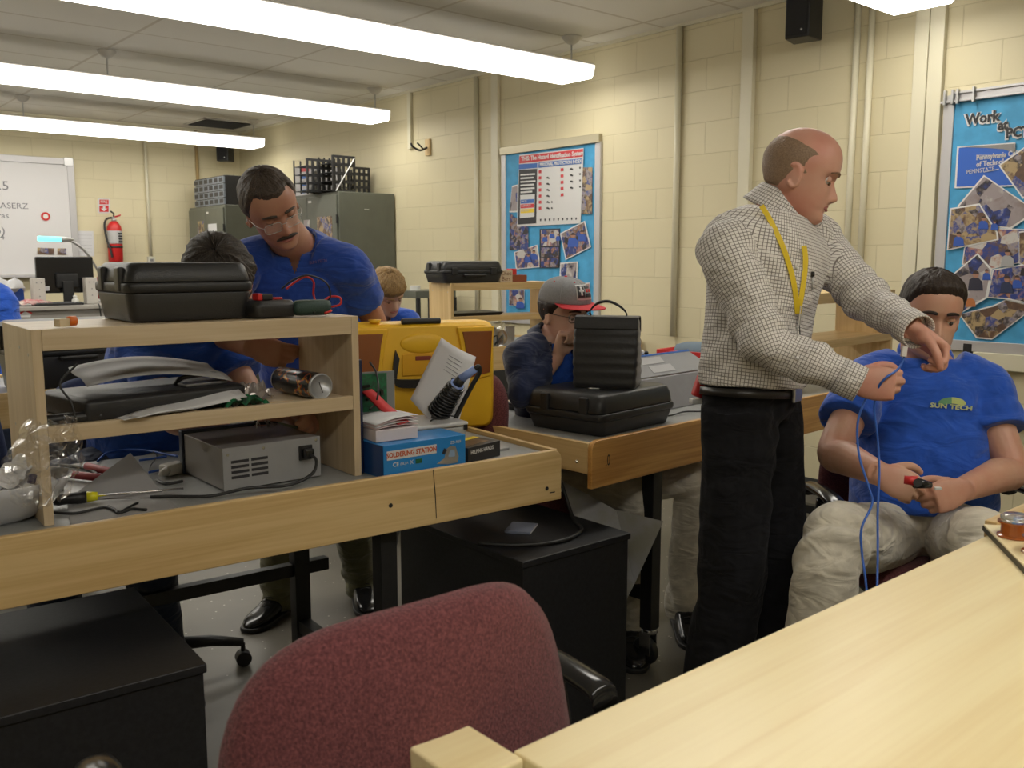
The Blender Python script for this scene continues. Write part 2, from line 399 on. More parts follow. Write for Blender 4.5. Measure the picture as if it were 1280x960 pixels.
# ---------------- benches ----------------
ZT = .855      # bench top; wooden lips stand up to .87 and hang down to .72
def lip_board(L, th=.019, h=.15, r=.03, ends=(1, 1)):
    """upright board along x, z from .72 to .87, rounded upper corners"""
    z1, z0 = .87, .87-h; poly = [(0, z0), (L, z0)]
    for k in range(7):
        a = R(90*k/6); poly.append((L-r+r*math.cos(a), z1-r+r*math.sin(a)) if ends[1] else (L, z1))
    for k in range(7):
        a = R(90+90*k/6); poly.append((r+r*math.cos(a), z1-r+r*math.sin(a)) if ends[0] else (0, z1))
    out = []
    for p in poly:
        if not out or (Vector(p)-Vector(out[-1])).length > 1e-5: out.append(p)
    return MB().prism(out, th, 'xz', 0)
def bench(name, label, loc, rz, L, D=.76, lipm='pine', legs=(.45, -.25), back=True, sidez=.868, over=0, ends=(1, 1), endlip=(1, 1)):
    t = thing(name, label, 'workbench', (loc[0], loc[1], 0), rz)
    MB().b2((.02, .02, ZT-.03), (L-.02, D-.02, ZT)).build('bench_top', M['laminate'], t, bevel=.002)
    lip_board(L, ends=ends).build('front_board', M[lipm], t, bevel=.003)
    if back: MB().b2((.0, D-.019, .76), (L, D, .868)).build('back_board', M['pine'], t, bevel=.003)
    for i, x in enumerate((0.001, L-.020)):
        if endlip[i]: MB().b2((x+(0 if i else 0), .0192, .765), (x+.019, D-.0192, sidez)).build('end_board', M['pine_y'], t, bevel=.002)
    # steel trestles with casters
    for lx in (legs[0], L+legs[1]):
        fr = MB()
        fr.b2((lx-.025, .05, .14), (lx+.025, .10, .82)).build('leg', M['steel_black'], t, bevel=.003)
        MB().b2((lx-.025, D-.12, .14), (lx+.025, D-.07, .82)).build('leg', M['steel_black'], t, bevel=.003)
        for za, zb in ((.24, .28), (.775, .82)): MB().b2((lx-.02, .10, za), (lx+.02, D-.12, zb)).build('cross_bar', M['steel_black'], t, bevel=.002)
        for yy in (.075, D-.095):
            c = MB().cyl((lx, yy, .125), (lx, yy, .14), .03).build('caster', M['chrome'], t, smooth=True, bevel=.002)
            MB().cyl((lx-.014, yy+.015, .052), (lx+.014, yy+.015, .052), .05, n=24).build('wheel', M['cablak'], c, bevel=.006)
            MB().b2((lx-.021, yy-.02, .045), (lx-.017, yy+.028, .125)).b2((lx+.017, yy-.02, .045), (lx+.021, yy+.028, .125)).build('fork', M['chrome'], c, bevel=.002)
    MB().b2((legs[0]-.1, D-.10, .42), (L+legs[1]+.1, D-.065, .46)).build('long_rail', M['steel_black'], t, bevel=.002)
    MB().b2((legs[0]-.1, .055, .775), (L+legs[1]+.1, .095, .815)).build('long_rail', M['steel_black'], t, bevel=.002)
    return t
def shelf_unit(label, loc, rz, L=.765, D=.29, H=.421, mat='pine', top=True, back=False):
    """wooden riser shelf that stands on a bench: two ends, two planks, rails"""
    t = thing('shelf_unit', label, 'shelf', loc, rz)
    for x in (0, L-.02):
        e = MB().b2((x, .0, 0), (x+.02, D, H)).build('end_panel', M[mat+'_v'], t, bevel=.0015)
        mb = MB()
        for (yy, zz) in ((.04, H-.055), (.13, H-.045), (.24, H-.05), (.04, .19), (.24, .19)):
            mb.cyl((x-.0008 if x == 0 else x+.0195, yy, zz), (x+.002 if x == 0 else x+.0208, yy, zz), .0035, n=10)
        mb.build('screw', M['silver'], e)
    MB().b2((.0202, .0205, H-.018), (L-.0202, D-.001, H-.001)).build('top_plank', M[mat], t, bevel=.001)
    MB().b2((.0202, .0005, H-.046), (L-.0202, .0195, H)).build('top_rail', M[mat], t, bevel=.0015)
    MB().b2((.0202, .0205, .192), (L-.0202, D-.001, .208)).build('middle_plank', M[mat], t, bevel=.001)
    MB().b2((.0202, .0005, .178), (L-.0202, .0195, .214)).build('middle_rail', M[mat], t, bevel=.0015)
    return t
AA = R(-4.1)
benchA = bench('workbench', 'long pine-edged grey workbench crossing the left foreground, carrying a shelf unit and soldering kit', (-.604, 2.088), AA, 2.44, .74, legs=(.85, -.55), back=False)
def ba(x, y=0, z=ZT):   # bench A local to world
    c, s = math.cos(AA), math.sin(AA); return Vector((-.604+x*c-y*s, 2.088+x*s+y*c, z))
for (x, z) in ((2.385, .76), (1.87, .793)): MB().cyl((x, -.0006, z), (x, .001, z), .006, n=12).build('screw_hole', M['steel_black'], benchA)
MB().b2((2.395, -.0006, .744), (2.415, .001, .747)).build('pen_dash', M['steel_black'], benchA)
MB().add([(1.998, -.0006, .87), (2.0, -.0006, .87), (2.006, -.0006, .80), (2.008, -.0006, .735), (2.006, -.0006, .735), (2.003, -.0006, .80)], [(0, 1, 2, 3, 4, 5)]).build('pencil_line', M['steel_black'], benchA)
AB = R(3.2)
benchB = bench('workbench', 'varnished-edge grey workbench in the middle where the student in the cap works', (1.975, 1.932), AB, 2.44, .80, lipm='oak', legs=(.40, -.6), sidez=.862, endlip=(1, 1))
def bb(x, y=0, z=ZT):
    c, s = math.cos(AB), math.sin(AB); return Vector((1.975+x*c-y*s, 1.932+x*s+y*c, z))
text_mesh('pencil_mark', '.0', .052, M['steel_black'], benchB, frame(bb(.075, -.0006, .80), bb(1, 0, 0)-bb(0, 0, 0), (0, 0, 1)), .0002, sx=.6)
mb = MB(); mb.sphere((-.002, .06, .80), .006, 10, 6); mb.build('bolt', M['chrome'], benchB, smooth=True)
SA = R(-2.5)
shelf_unit('pale pine riser shelf on the foreground bench, holding the spray can and power supply', (.480, 2.098, ZT+.0005), SA, D=.32, mat='ash')
def sa(x, y, z):
    c, s = math.cos(SA), math.sin(SA); return Vector((.480+x*c-y*s, 2.098+x*s+y*c, ZT+.0005+z))
shelf_unit('pine riser shelf behind the seated student in the blue T-shirt', bb(1.46, .12, ZT+.0005), AB, .88)
# row behind
benchD = bench('workbench', 'pine-edged bench of the row behind the student in the cap', (2.78, 4.62), R(-8), 2.15, .75, back=True, legs=(.9, -.4))
shelf_unit('pine riser shelf in the middle distance with a black case on top', (3.42, 4.575, ZT+.0005), R(-8), .80)
benchF = bench('workbench', 'pine-edged bench at the far left carrying the dark carrying case', (-1.45, 4.22), R(1.0), 3.1, .75, back=True, legs=(.5, -.5))
shelf_unit('pine riser shelf cut by the left edge of the photo', (.03, 4.31, ZT+.0005), R(1), .80)

# ---------------- near bench at lower right ----------------
t = thing('workbench', 'pale wooden plank bench top filling the lower right corner, nearest to the viewer', 'workbench', (.60, -.35, 0))
def CZp(): return .9
MB().b2((.0, .0, .872), (1.55, 1.05, .90)).build('plank_top', M['pale'], t, bevel=.003)
for x in (.10, 1.45):
    for y in (.1, .95): MB().b2((x-.025, y-.025, 0), (x+.025, y+.025, .872)).build('leg', M['steel_black'], t, bevel=.003)
MB().b2((-.080, 1.03, .78), (-.001, 1.131, .90)).build('corner_block', M['pale'], t, bevel=.004)
MB().b2((1.235, 1.051, .88), (1.55, 1.075, .916)).build('end_batten', M['pine'], t, bevel=.003)
A0 = atz(1229, 655, .913); B0 = atz(1281, 708, .913); TR = math.atan2(B0.y-A0.y, B0.x-A0.x)
tr = thing('cutting_board', 'square of thick yellow card holding amber reels, at the right edge of the near bench', 'board', (A0.x, A0.y, .9005), TR)
MB().b2((0, 0, 0), (.30, .26, .012)).build('card', M['pale'], tr, bevel=.002)
MB().b2((0, -.0012, -.0004), (.30, -.0001, .009)).build('edge_strip', pm('dark_edge', (.05, .045, .03), .6), tr)  # thin dark strip along the card's front-left edge
amb = pm('amber_resin', (.45, .13, .03), .15, trans=.3)
clr = pm('clear_plastic', (.8, .82, .85), .08, trans=.9)
def jar(x, y, label, s=1):
    j = thing('solder_reel', label, 'reel', (x, y, .913))
    MB().lathe([(.0, 0), (.030*s, 0), (.030*s, .003), (.024*s, .005), (.024*s, .024), (.030*s, .026), (.030*s, .029), (.0, .029)], n=24).build('reel_body', amb, j, smooth=False)
    MB().lathe([(.0, .0295), (.026*s, .0295), (.026*s, .038), (.02*s, .042), (0, .042)], n=24).build('lid', clr, j, smooth=True)
J0 = atz(1268, 671, .913); J1 = atz(1290, 690, .913)
jar(J0.x, J0.y, 'amber reel with a clear lid on the card, nearer the seated student')
jar(J1.x, J1.y-.01, 'amber reel on the card, at the very right edge of the photo', .9)

# ---------------- black cabinets under the benches ----------------
def under_cab(label, x0, x1, y0, y1, h, rz=0):
    t = thing('floor_cabinet', label, 'cabinet', ((x0+x1)/2, (y0+y1)/2, 0), rz)
    w, d = (x1-x0)/2, (y1-y0)/2
    MB().b2((-w+.006, -d+.006, .06), (w-.006, d-.006, h-.02)).build('body', M['blackbox'], t, bevel=.002)
    MB().b2((-w, -d, h-.0195), (w, d, h)).build('top', M['blackbox'], t, bevel=.003)
    MB().b2((-w+.03, -d+.03, 0), (w-.03, d-.03, .0595)).build('plinth', M['steel_black'], t)
    dr = MB().b2((-w+.015, d-.0055, .08), (-.004, d+.012, h-.04)).build('door', M['blackbox'], t, bevel=.002)
    MB().b2((-.03, d+.013, h/2), (-.02, d+.03, h/2+.1)).build('handle', M['silver'], dr, bevel=.002)
    dr = MB().b2((.004, d-.0055, .08), (w-.015, d+.012, h-.04)).build('door', M['blackbox'], t, bevel=.002)
    MB().b2((.02, d+.013, h/2), (.03, d+.03, h/2+.1)).build('handle', M['silver'], dr, bevel=.002)
    return t
under_cab('matt black cabinet on the floor at lower left beneath the foreground bench', -.25, .71, 1.80, 2.36, .6, R(-4))
under_cab('matt black cabinet behind the maroon chair, under the gap between benches', 1.605, 2.035, 1.82, 2.45, .6, R(-1))
bk = thing('notebook', 'small blue-grey notebook lying on the black cabinet under the bench', 'notebook', (1.80, 2.06, .6005), R(35))
MB().b2((-.05, -.04, 0), (.05, .04, .008)).build('cover', pm('bluegrey_card', (.20, .22, .29), .5), bk, bevel=.001)
MB().b2((-.048, -.0408, .0015), (.051, .0395, .0065)).build('pages', M['paper'], bk)
p = [(1.60, 2.02, .607), (1.68, 1.93, .607), (1.80, 1.88, .607), (1.92, 1.92, .607), (1.985, 2.02, .607), (2.01, 2.08, .66), (2.0, 2.12, .76)]
tag(MB().tube(smooth_path(p), .006).build('power_cable', M['cablak'], None, smooth=True), 'thick black cable lying across the top of the black cabinet behind the maroon chair', 'cable')
# grey sheet leaning below bench B
sh = thing('metal_sheet', 'stained grey sheet leaning under the middle bench', 'sheet', tuple(at(780, 680, 2.95)), 0)
MB().add([at(700, 600, 3.05), at(770, 638, 3.0), at(829, 652, 2.92), at(793, 730, 2.88), at(772, 770, 2.86), at(735, 690, 2.9)], [(0, 1, 2, 3, 4, 5)]).build('sheet', pm('stained_sheet', (.26, .26, .28), .5, c2=(.20, .19, .15), nscale=9), sh, solid=.004, world=True)

# ---------------- chairs ----------------
V3 = Vector
def superell(w, h, e, n=40):
    out = []
    for k in range(n):
        a = 2*PI*k/n; c, s = math.cos(a), math.sin(a)
        out.append((w*math.copysign(abs(c)**e, c), h*math.copysign(abs(s)**e, s)))
    return out
def cushion(w, h, t, curve, e=.55, n=44, m=9, ax='back'):
    """rounded upholstered pad; outline superellipse, edge rolled; in x-z plane, thickness along y"""
    rings = []
    prof = [(0.0, .0)] if False else []
    steps = [(.02, 1.0), (.55, .98), (.86, .86), (.97, .55), (1.0, .0), (.97, -.55), (.86, -.86), (.55, -.98), (.02, -1.0)]
    for s, ty in steps:
        ring = []
        for (x, z) in superell(w/2, h/2, e, n):
            x, z = x*s, z*s
            if ax == 'back': ring.append(Vector((x*(1-.10*(z/(h/2))), ty*t/2+curve*(x/(w/2))**2, z)))
            else: ring.append(Vector((x, z, ty*t/2+curve*(x/(w/2))**2)))
        rings.append(ring)
    return MB().loft(rings)
def office_chair(label, loc, rz, mat='maroon', arms=True, bz=.78, bw=.46, bh=.44, seatz=.46, group=None, tilt=0, base=None, ad=((.30, 0), (-.30, 0))):
    """faces local +y"""
    t = thing('office_chair', label, 'chair', loc, rz)
    m = M[mat]
    b = cushion(bw, bh, .075, -.035 if False else .05).build('backrest', m, t, smooth=True, loc=(0, -.24, bz), rot=(R(-6)+tilt, 0, 0))
    bs = cushion(bw*.92, bh*.9, .03, .05).build('back_shell', M['plastic'], t, smooth=True, loc=(0, -.262, bz), rot=(R(-6)+tilt, 0, 0)) if arms == 'shell' else None
    s = cushion(.50, .47, .085, 0, .5, ax='seat').build('seat', m, t, smooth=True, loc=(0, 0, seatz))
    MB().box((0, 0, seatz-.05), (.40, .38, .02)).build('seat_pan', M['plastic'], t, bevel=.006)
    MB().tube(smooth_path([(0, -.10, seatz-.065), (0, -.27, seatz-.06), (0, -.325, seatz+.05), (0, -.30, bz-.08)]), .016).build('back_bar', M['steel_black'], t, smooth=True)
    MB().cyl((0, 0, .10), (0, 0, .28), .035).cyl((0, 0, .28), (0, 0, seatz-.06), .018).build('column', M['steel_black'], t, smooth=True)
    for k in range(5):
        a = 2*PI*k/5+(.3 if base is None else base-rz); ux, uy = math.cos(a), math.sin(a)
        l = MB().tube([(ux*.03, uy*.03, .125), (ux*.18, uy*.18, .112), (ux*.29, uy*.29, .085)], [.026, .021, .015], 8).build('base_leg', M['plastic'], t, smooth=True)
        MB().cyl((ux*.29-uy*.022, uy*.29+ux*.022, .028), (ux*.29+uy*.022, uy*.29-ux*.022, .028), .027, n=18).cyl((ux*.29, uy*.29, .05), (ux*.29, uy*.29, .085), .008).build('caster', M['plastic'], l, bevel=.004)
    if arms:
        for ax_, ay_ in ad:
            sx = 1 if ax_ > 0 else -1; q_ = V3((ax_-sx*.30, ay_, 0))
            a = MB().tube([p_+q_*min(1, i_/8) for i_, p_ in enumerate(smooth_path([(sx*.20, -.02, seatz-.05), (sx*.285, -.02, seatz-.03), (sx*.30, -.0, seatz+.10), (sx*.30, .02, seatz+.185)]))], .015).build('arm_support', M['gloss'], t, smooth=True)
            pts = smooth_path([(sx*.30, -.10, seatz+.18), (sx*.30, -.08, seatz+.20), (sx*.30, .06, seatz+.21), (sx*.295, .15, seatz+.195), (sx*.285, .19, seatz+.165)])
            mb = MB()
            rings = []
            for i, p_ in enumerate(pts):
                rings.append([p_+q_+Vector((.028*math.cos(q*2*PI/12), 0, .014*math.sin(q*2*PI/12))) for q in range(12)])
            mb.loft(rings).build('armrest', M['gloss'], t, smooth=True)
    return t
FC = at(543, 998, 1.05)
office_chair('empty maroon fabric office chair in the foreground with its back to the viewer', (FC.x+.24*math.sin(R(2)), FC.y+.24*math.cos(R(2)), 0), R(-2), bz=FC.z, bh=.46, bw=.48, seatz=.545, ad=((.43, .02), (-.26, .06)))
KP = at(700, 590, 3.42)
office_chair('maroon office chair the student in the cap sits on', (KP.x-CR.x*.10, KP.y-CR.y*.10, 0), R(-112), bz=.84, bh=.40, arms=False, seatz=.56)
office_chair('maroon office chair with glossy armrests under the student in the blue T-shirt', (at(1152, 655, 2.66).x, at(1152, 655, 2.66).y, 0), R(139.4), bz=.84, seatz=.555, bh=.40)
BC = at(180, 575, 3.02); BT = atz(300, 808, .07); BA = math.atan2(BT.y-BC.y, BT.x-BC.x)
office_chair('dark navy office chair under the student bent over the bench at left', (BC.x, BC.y, 0), R(200), mat='navyfab', bz=.82, arms=True, seatz=.50, base=BA)
office_chair('dark navy office chair standing empty beside the bent-over student', (.42, 3.55, 0), R(150), mat='navyfab', bz=.80, arms=False, seatz=.48)
office_chair('maroon office chair of the fair-haired student at the back', (2.50, 4.38, 0), R(150), bz=.80, arms=False, seatz=.48)
# ---------------- notice boards on the right wall ----------------
def quad(mb, pts): mb.add(pts, [tuple(range(len(pts)))]); return mb
def photo_mat(name, cols, seed, sc=18):
    """a small print: irregular patches of clothing, bench and wall colours"""
    m, nt, b = _nm(name)
    tc = nt.nodes.new('ShaderNodeTexCoord'); mp = nt.nodes.new('ShaderNodeMapping'); mp.inputs['Location'].default_value = (seed, seed*1.7, seed*.6)
    nt.links.new(tc.outputs['Object'], mp.inputs[0])
    nz = nt.nodes.new('ShaderNodeTexNoise'); nz.inputs['Scale'].default_value = sc*1.6; nz.inputs['Detail'].default_value = 4; nt.links.new(mp.outputs[0], nz.inputs[0])
    v = nt.nodes.new('ShaderNodeTexVoronoi'); v.inputs['Scale'].default_value = sc; nt.links.new(mp.outputs[0], v.inputs['Vector'])
    ad = nt.nodes.new('ShaderNodeMix'); ad.data_type = 'RGBA'; ad.inputs['Factor'].default_value = .45; nt.links.new(v.outputs['Color'], ad.inputs['A']); nt.links.new(nz.outputs['Color'], ad.inputs['B'])
    bw = nt.nodes.new('ShaderNodeSeparateColor'); nt.links.new(ad.outputs['Result'], bw.inputs[0])
    cr = nt.nodes.new('ShaderNodeValToRGB'); e = cr.color_ramp; e.interpolation = 'LINEAR'
    n = len(cols)
    while len(e.elements) < n: e.elements.new(.5)
    for i, c in enumerate(cols): e.elements[i].position = .22+.56*i/n if i else 0; e.elements[i].color = col(c)
    nt.links.new(bw.outputs[0], cr.inputs[0]); nt.links.new(cr.outputs[0], b.inputs['Base Color']); b.inputs['Roughness'].default_value = .35
    return m
DK, BL, BR, TN, GY, SK, WH = (.03, .025, .03), (.03, .055, .24), (.13, .075, .05), (.38, .28, .15), (.30, .26, .27), (.40, .20, .14), (.50, .48, .46)
PH = [photo_mat('print_workshop', [DK, BL, BR, GY, BL, SK, WH], 1.3), photo_mat('print_bench', [DK, BR, TN, BL, GY, DK, TN], 4.1), photo_mat('print_class', [DK, BL, GY, BR, SK, BL, DK], 7.7, 24), photo_mat('print_wall', [BR, GY, GY, WH, BL, DK, GY], 2.9, 12)]
M['sky'] = pm('cyan_backing', (.06, .33, .60), .6, noise_amt=.12, nscale=14)
M['ink'] = pm('dark_ink', (.02, .02, .025), .5)
M['inkred'] = pm('red_ink', (.55, .04, .05), .5); M['inkblue'] = pm('blue_ink', (.03, .12, .42), .5); M['inkyel'] = pm('yellow_ink', (.75, .55, .03), .5)
M['poster'] = pm('white_print', (.60, .60, .60), .4); M['pedge'] = pm('print_border', (.68, .68, .68), .4)
def wall_frame(y0, y1, z0, z1, label, top):
    t = thing('notice_board', label, 'notice board', (WX, (y0+y1)/2, z0))
    a, b = WX-.022, WX-.004
    MB().b2((a+.004, y0, z0), (b, y1, z1)).build('backing', M['sky'], t, world=True)
    w = .055
    for q in (((y0-w, z0-w), (y0, z1)), ((y1, z0-w), (y1+w, z1)), ((y0, z0-w), (y1, z0))):
        MB().b2((a-.006, q[0][0], q[0][1]), (b, q[1][0], q[1][1])).build('side_rail', M['alu'], t, world=True, bevel=.003)
    return t
def on_wall(pix, d): return [atx(x, y, WX-d) for x, y in pix]
def sheet(t, name, pix, d, m, border=None):
    p = on_wall(pix, d)
    if border is not None:
        c = sum(p, Vector())/len(p)
        o = MB().add(p, [tuple(range(len(p)))]).build(name, M['pedge'], t, world=True, solid=.0012)
        q = [v+(c-v).normalized()*border+Vector((-.0012, 0, 0)) for v in p]
        MB().add(q, [tuple(range(len(q)))]).build('print', m, o if t else None, world=True, solid=.0008); return o
    return MB().add(p, [tuple(range(len(p)))]).build(name, m, t, world=True, solid=.0012)
def wtext(t, s, x, y, size, m, d=.03, rot=0, name='lettering', align='CENTER', sx=1, bold=0):
    o = atx(x, y, WX-d); c, s_ = math.cos(rot), math.sin(rot)
    return text_mesh(name, s, size, m, t, frame(o, (0, -c, s_), (0, s_, c)), .0006, align, sx=sx, bold=bold)
nb = wall_frame(4.82, 5.83, .96, 2.27, 'tall cyan notice board with hazard poster and photos, behind the cap student', True)
MB().b2((WX-.04, 4.77, 2.262), (WX-.004, 5.89, 2.325)).build('header_rail', pm('tan_metal', (.42, .38, .27), .35, .4), nb, world=True, bevel=.003)
Z = lambda x, y, ox=540, oy=150, s=3.428: (ox+x/s, oy+y/s)
sheet(nb, 'hazard_poster', [Z(375, 150), Z(651, 120), Z(637, 443), Z(365, 457)], .030, M['poster'])
sheet(nb, 'title_band', [Z(376, 155), Z(648, 124), Z(647, 157), Z(374, 187)], .032, M['inkred'])
wtext(nb, 'THIS: The Hazard Identification System', *Z(512, 155), .047, M['poster'], .034, R(-1), sx=.93, bold=.0012)
sheet(nb, 'index_band', [Z(458, 182), Z(643, 165), Z(642, 187), Z(457, 205)], .032, M['inkblue'])
wtext(nb, 'PERSONAL PROTECTION INDEX', *Z(550, 185), .036, M['poster'], .034, R(-1), bold=.0012, sx=.88)
sheet(nb, 'left_band', [Z(373, 190), Z(452, 184), Z(452, 205), Z(373, 212)], .032, M['inkblue'])
sheet(nb, 'text_panel', [Z(374, 214), Z(451, 209), Z(447, 443), Z(369, 448)], .032, M['ink'])
for k in range(6):
    y = 228+k*15
    sheet(nb, 'text_line', [Z(380, y+4), Z(380+[62, 56, 64, 58, 60, 50][k], y), Z(380+[62, 56, 64, 58, 60, 50][k], y+7), Z(380, y+11)], .0335, M['poster'])
sheet(nb, 'hazard_card', [Z(379, 322), Z(441, 318), Z(439, 415), Z(377, 421)], .0335, M['poster'])
for (y, m, s) in ((342, 'inkblue', 'HEALTH'), (362, 'inkred', 'FLAMMABILITY'), (383, 'inkyel', 'REACTIVITY')):
    sheet(nb, 'hazard_bar', [Z(380, y), Z(439, y-4), Z(438, y+13), Z(380, y+17)], .035, M[m])
    wtext(nb, s, *Z(383, y+7), .019, M['poster'], .0365, 0, align='LEFT', sx=.9)
for k in range(7):
    y = 222+k*26
    sheet(nb, 'index_letter', [Z(458, y-6), Z(469, y-7), Z(469, y+6), Z(458, y+7)], .0325, M['inkred'])
    if k: sheet(nb, 'pictogram', [Z(490, y-2), Z(497, y-5), Z(505, y+1), Z(503, y+5), Z(491, y+2)], .0325, M['ink'])
    if k > 4: sheet(nb, 'pictogram', [Z(511, y-4), Z(517, y-4), Z(517, y+3), Z(511, y+3)], .0325, M['ink'])
for k in range(5):
    y = 213+k*27
    sheet(nb, 'index_letter', [Z(552, y-6), Z(564, y-7), Z(564, y+6), Z(552, y+7)], .0325, M['inkred'])
    if k < 4:
        sheet(nb, 'pictogram', [Z(591, y-5), Z(598, y-8), Z(606, y-3), Z(603, y+2), Z(592, y-1)], .0325, M['ink'])
        sheet(nb, 'pictogram', [Z(632, y-12), Z(638, y-12), Z(638, y-4), Z(632, y-4)], .0325, M['ink'])
for k in range(9):
    x = 463+k*19; sheet(nb, 'pictogram', [Z(x, 424-k*.7), Z(x+6, 423-k*.7), Z(x+5, 433-k*.7), Z(x+1, 434-k*.7)], .0325, M['ink'])
sheet(nb, 'photo', [Z(344, 282), Z(368, 276), Z(366, 395), Z(332, 396)], .027, PH[3], .012)
sheet(nb, 'photo', [Z(333, 398), Z(413, 460), Z(413, 555), Z(333, 556)], .0285, PH[2])
sheet(nb, 'photo', [Z(462, 467), Z(549, 465), Z(547, 634), Z(461, 634)], .0285, M['ink'])
sheet(nb, 'photo', [Z(468, 472), Z(545, 470), Z(544, 538), Z(467, 540)], .030, PH[0])
for (x, y) in ((468, 546), (508, 545), (467, 590), (507, 589)):
    sheet(nb, 'photo', [Z(x, y), Z(x+35, y), Z(x+35, y+40), Z(x, y+41)], .030, PH[2])
sheet(nb, 'photo', [Z(353, 566), Z(452, 534), Z(466, 630), Z(360, 640)], .0275, PH[0], .014)
sheet(nb, 'photo', [Z(549, 486), Z(656, 432), Z(682, 545), Z(573, 600)], .0275, PH[2], .014)
sheet(nb, 'photo', [Z(646, 203), Z(688, 203), Z(686, 403), Z(640, 403)], .027, PH[1])
sheet(nb, 'photo', [Z(550, 612), Z(626, 606), Z(622, 690), Z(546, 690)], .0275, PH[3], .016)
sheet(nb, 'photo', [Z(331, 728), Z(396, 728), Z(396, 796), Z(331, 794)], .0275, PH[0], .004)
sheet(nb, 'photo', [Z(640, 700), Z(676, 697), Z(672, 780), Z(640, 785)], .0275, PH[0], .008)

nb2 = wall_frame(1.30, 2.235, 1.0, 2.225, 'large cyan notice board headed Work at PCT, on the wall at the right edge', True)
MB().b2((WX-.045, 1.25, 2.222), (WX-.004, 2.30, 2.234)).b2((WX-.035, 1.25, 2.234), (WX-.004, 2.27, 2.262)).b2((WX-.045, 1.25, 2.262), (WX-.004, 2.24, 2.275)).build('header_rail', M['alu'], nb2, world=True, bevel=.002)
for y in (2.275, 2.235, 2.21, 2.13): MB().b2((WX-.06, y-.006, 2.21), (WX-.035, y+.006, 2.285)).build('clip', M['silver'], nb2, world=True, bevel=.002)
for (s, x, y, sz) in (('Work', 1228, 148, .074), ('at', 1254, 157, .066), ('PCT', 1272.5, 166, .068)):
    wtext(nb2, s, x-.6, y+1.0, sz*1.0, M['poster'], .0245, R(1), bold=.007, sx=.9, name='letter_outline')
    wtext(nb2, s, x, y, sz, M['ink'], .0265, R(1), bold=.0022, sx=.9)
W2 = lambda x, y: (1180+x/4.8, 100+y/4.8)
V2 = lambda x, y: (1180+x/5.33, 260+y/5.33)
sheet(nb2, 'photo', [W2(80, 402), W2(430, 377), W2(425, 640), W2(64, 652)], .026, pm('sign_blue', (.03, .12, .52), .4), .012)
sheet(nb2, 'photo_corner', [W2(100, 405), W2(424, 384), W2(424, 440), W2(360, 418), W2(260, 410)], .029, M['grey'])
wtext(nb2, 'Pennsylvania College', *W2(194, 470), .036, M['poster'], .031, R(2), align='LEFT', bold=.0008, sx=.8)
wtext(nb2, 'of Technology', *W2(194, 510), .036, M['poster'], .031, R(2), align='LEFT', bold=.0008, sx=.85)
wtext(nb2, 'PENNSTATE', *W2(135, 556), .030, M['poster'], .031, R(3), align='LEFT', sx=.85)
sheet(nb2, 'rule', [W2(195, 452), W2(375, 452), W2(375, 455), W2(195, 455)], .031, M['poster'])
sheet(nb2, 'rule', [W2(240, 553), W2(330, 535), W2(330, 539), W2(240, 557)], .031, M['poster'])
sheet(nb2, 'photo', [W2(328, 515), W2(560, 350), W2(700, 560), W2(474, 716)], .033, PH[1], .010)
sheet(nb2, 'photo', [W2(80, 760), W2(240, 572), W2(560, 790), W2(405, 895), W2(240, 880)], .029, PH[3], .010)
sheet(nb2, 'photo', [W2(38, 772), W2(215, 742), W2(325, 920), V2(365, 215), V2(20, 285)], .034, PH[1], .010)
sheet(nb2, 'photo', [V2(320, 135), V2(560, 145), V2(560, 380), V2(500, 370), V2(320, 410), V2(120, 380), V2(135, 268)], .031, PH[0], .006)
sheet(nb2, 'photo', [V2(500, 160), V2(620, 150), V2(620, 420), V2(500, 375)], .0335, PH[1], .006)
sheet(nb2, 'photo', [V2(225, 303), V2(322, 410), V2(285, 605), V2(100, 712), V2(15, 480)], .036, PH[3], .010)
sheet(nb2, 'photo', [V2(325, 412), V2(560, 372), V2(620, 500), V2(560, 640), V2(420, 612), V2(285, 600)], .0345, PH[2], .008)
sheet(nb2, 'photo', [V2(100, 712), V2(330, 650), V2(420, 608), V2(560, 645), V2(560, 700), V2(320, 880), V2(215, 870)], .0275, PH[1], .008)
# figures pictured in the prints
fb = pm('print_blue_shirt', (.03, .09, .40), .4); fs = pm('print_skin', (.36, .19, .13), .4); fh = pm('print_hair', (.05, .03, .025), .4); fo = pm('print_orange', (.42, .15, .05), .4)
def figure(t, x, y, s, m=fb, head=True, d=.0385):
    sheet(t, 'pictured_shirt', [(x-s, y+s*1.5), (x-s*.8, y), (x-.3*s, y-s*.3), (x+.5*s, y-.2*s), (x+s, y+.3*s), (x+s*1.1, y+s*1.5)], d, m)
    if head:
        sheet(t, 'pictured_face', [(x+s*.45*math.cos(a)+.1*s, y-.7*s+s*.5*math.sin(a)) for a in [k*PI/4 for k in range(8)]], d+.0007, fs)
        sheet(t, 'pictured_hair', [(x+s*.47*math.cos(a)+.1*s, y-.78*s+s*.48*math.sin(a)) for a in [PI+k*PI/5 for k in range(6)]], d+.0014, fh)
for (x, y, s) in ((1198, 298, 6.5), (1229, 278, 6), (1243, 281, 4.5), (1233, 343, 5)): figure(nb2, x, y, s)
figure(nb2, 1219, 350, 9, pm('print_navy', (.02, .02, .04), .5)); figure(nb2, 1258, 355, 8, pm('print_navy2', (.02, .03, .08), .5)); figure(nb2, 1271, 352, 6)
figure(nb2, 1259, 322, 8, pm('print_grey_shirt', (.35, .35, .36), .5)); figure(nb2, 1213, 375, 6, fo, False)
for (x, y, s) in ((716, 299, 6.5), (727, 294, 5), (667, 318, 4.5), (660, 322, 4), (650, 378, 5)): figure(nb, x, y, s, d=.0315)
for (x, y) in ((681, 297), (690, 293), (698, 296)): figure(nb, x, y, 3.2, d=.0325)

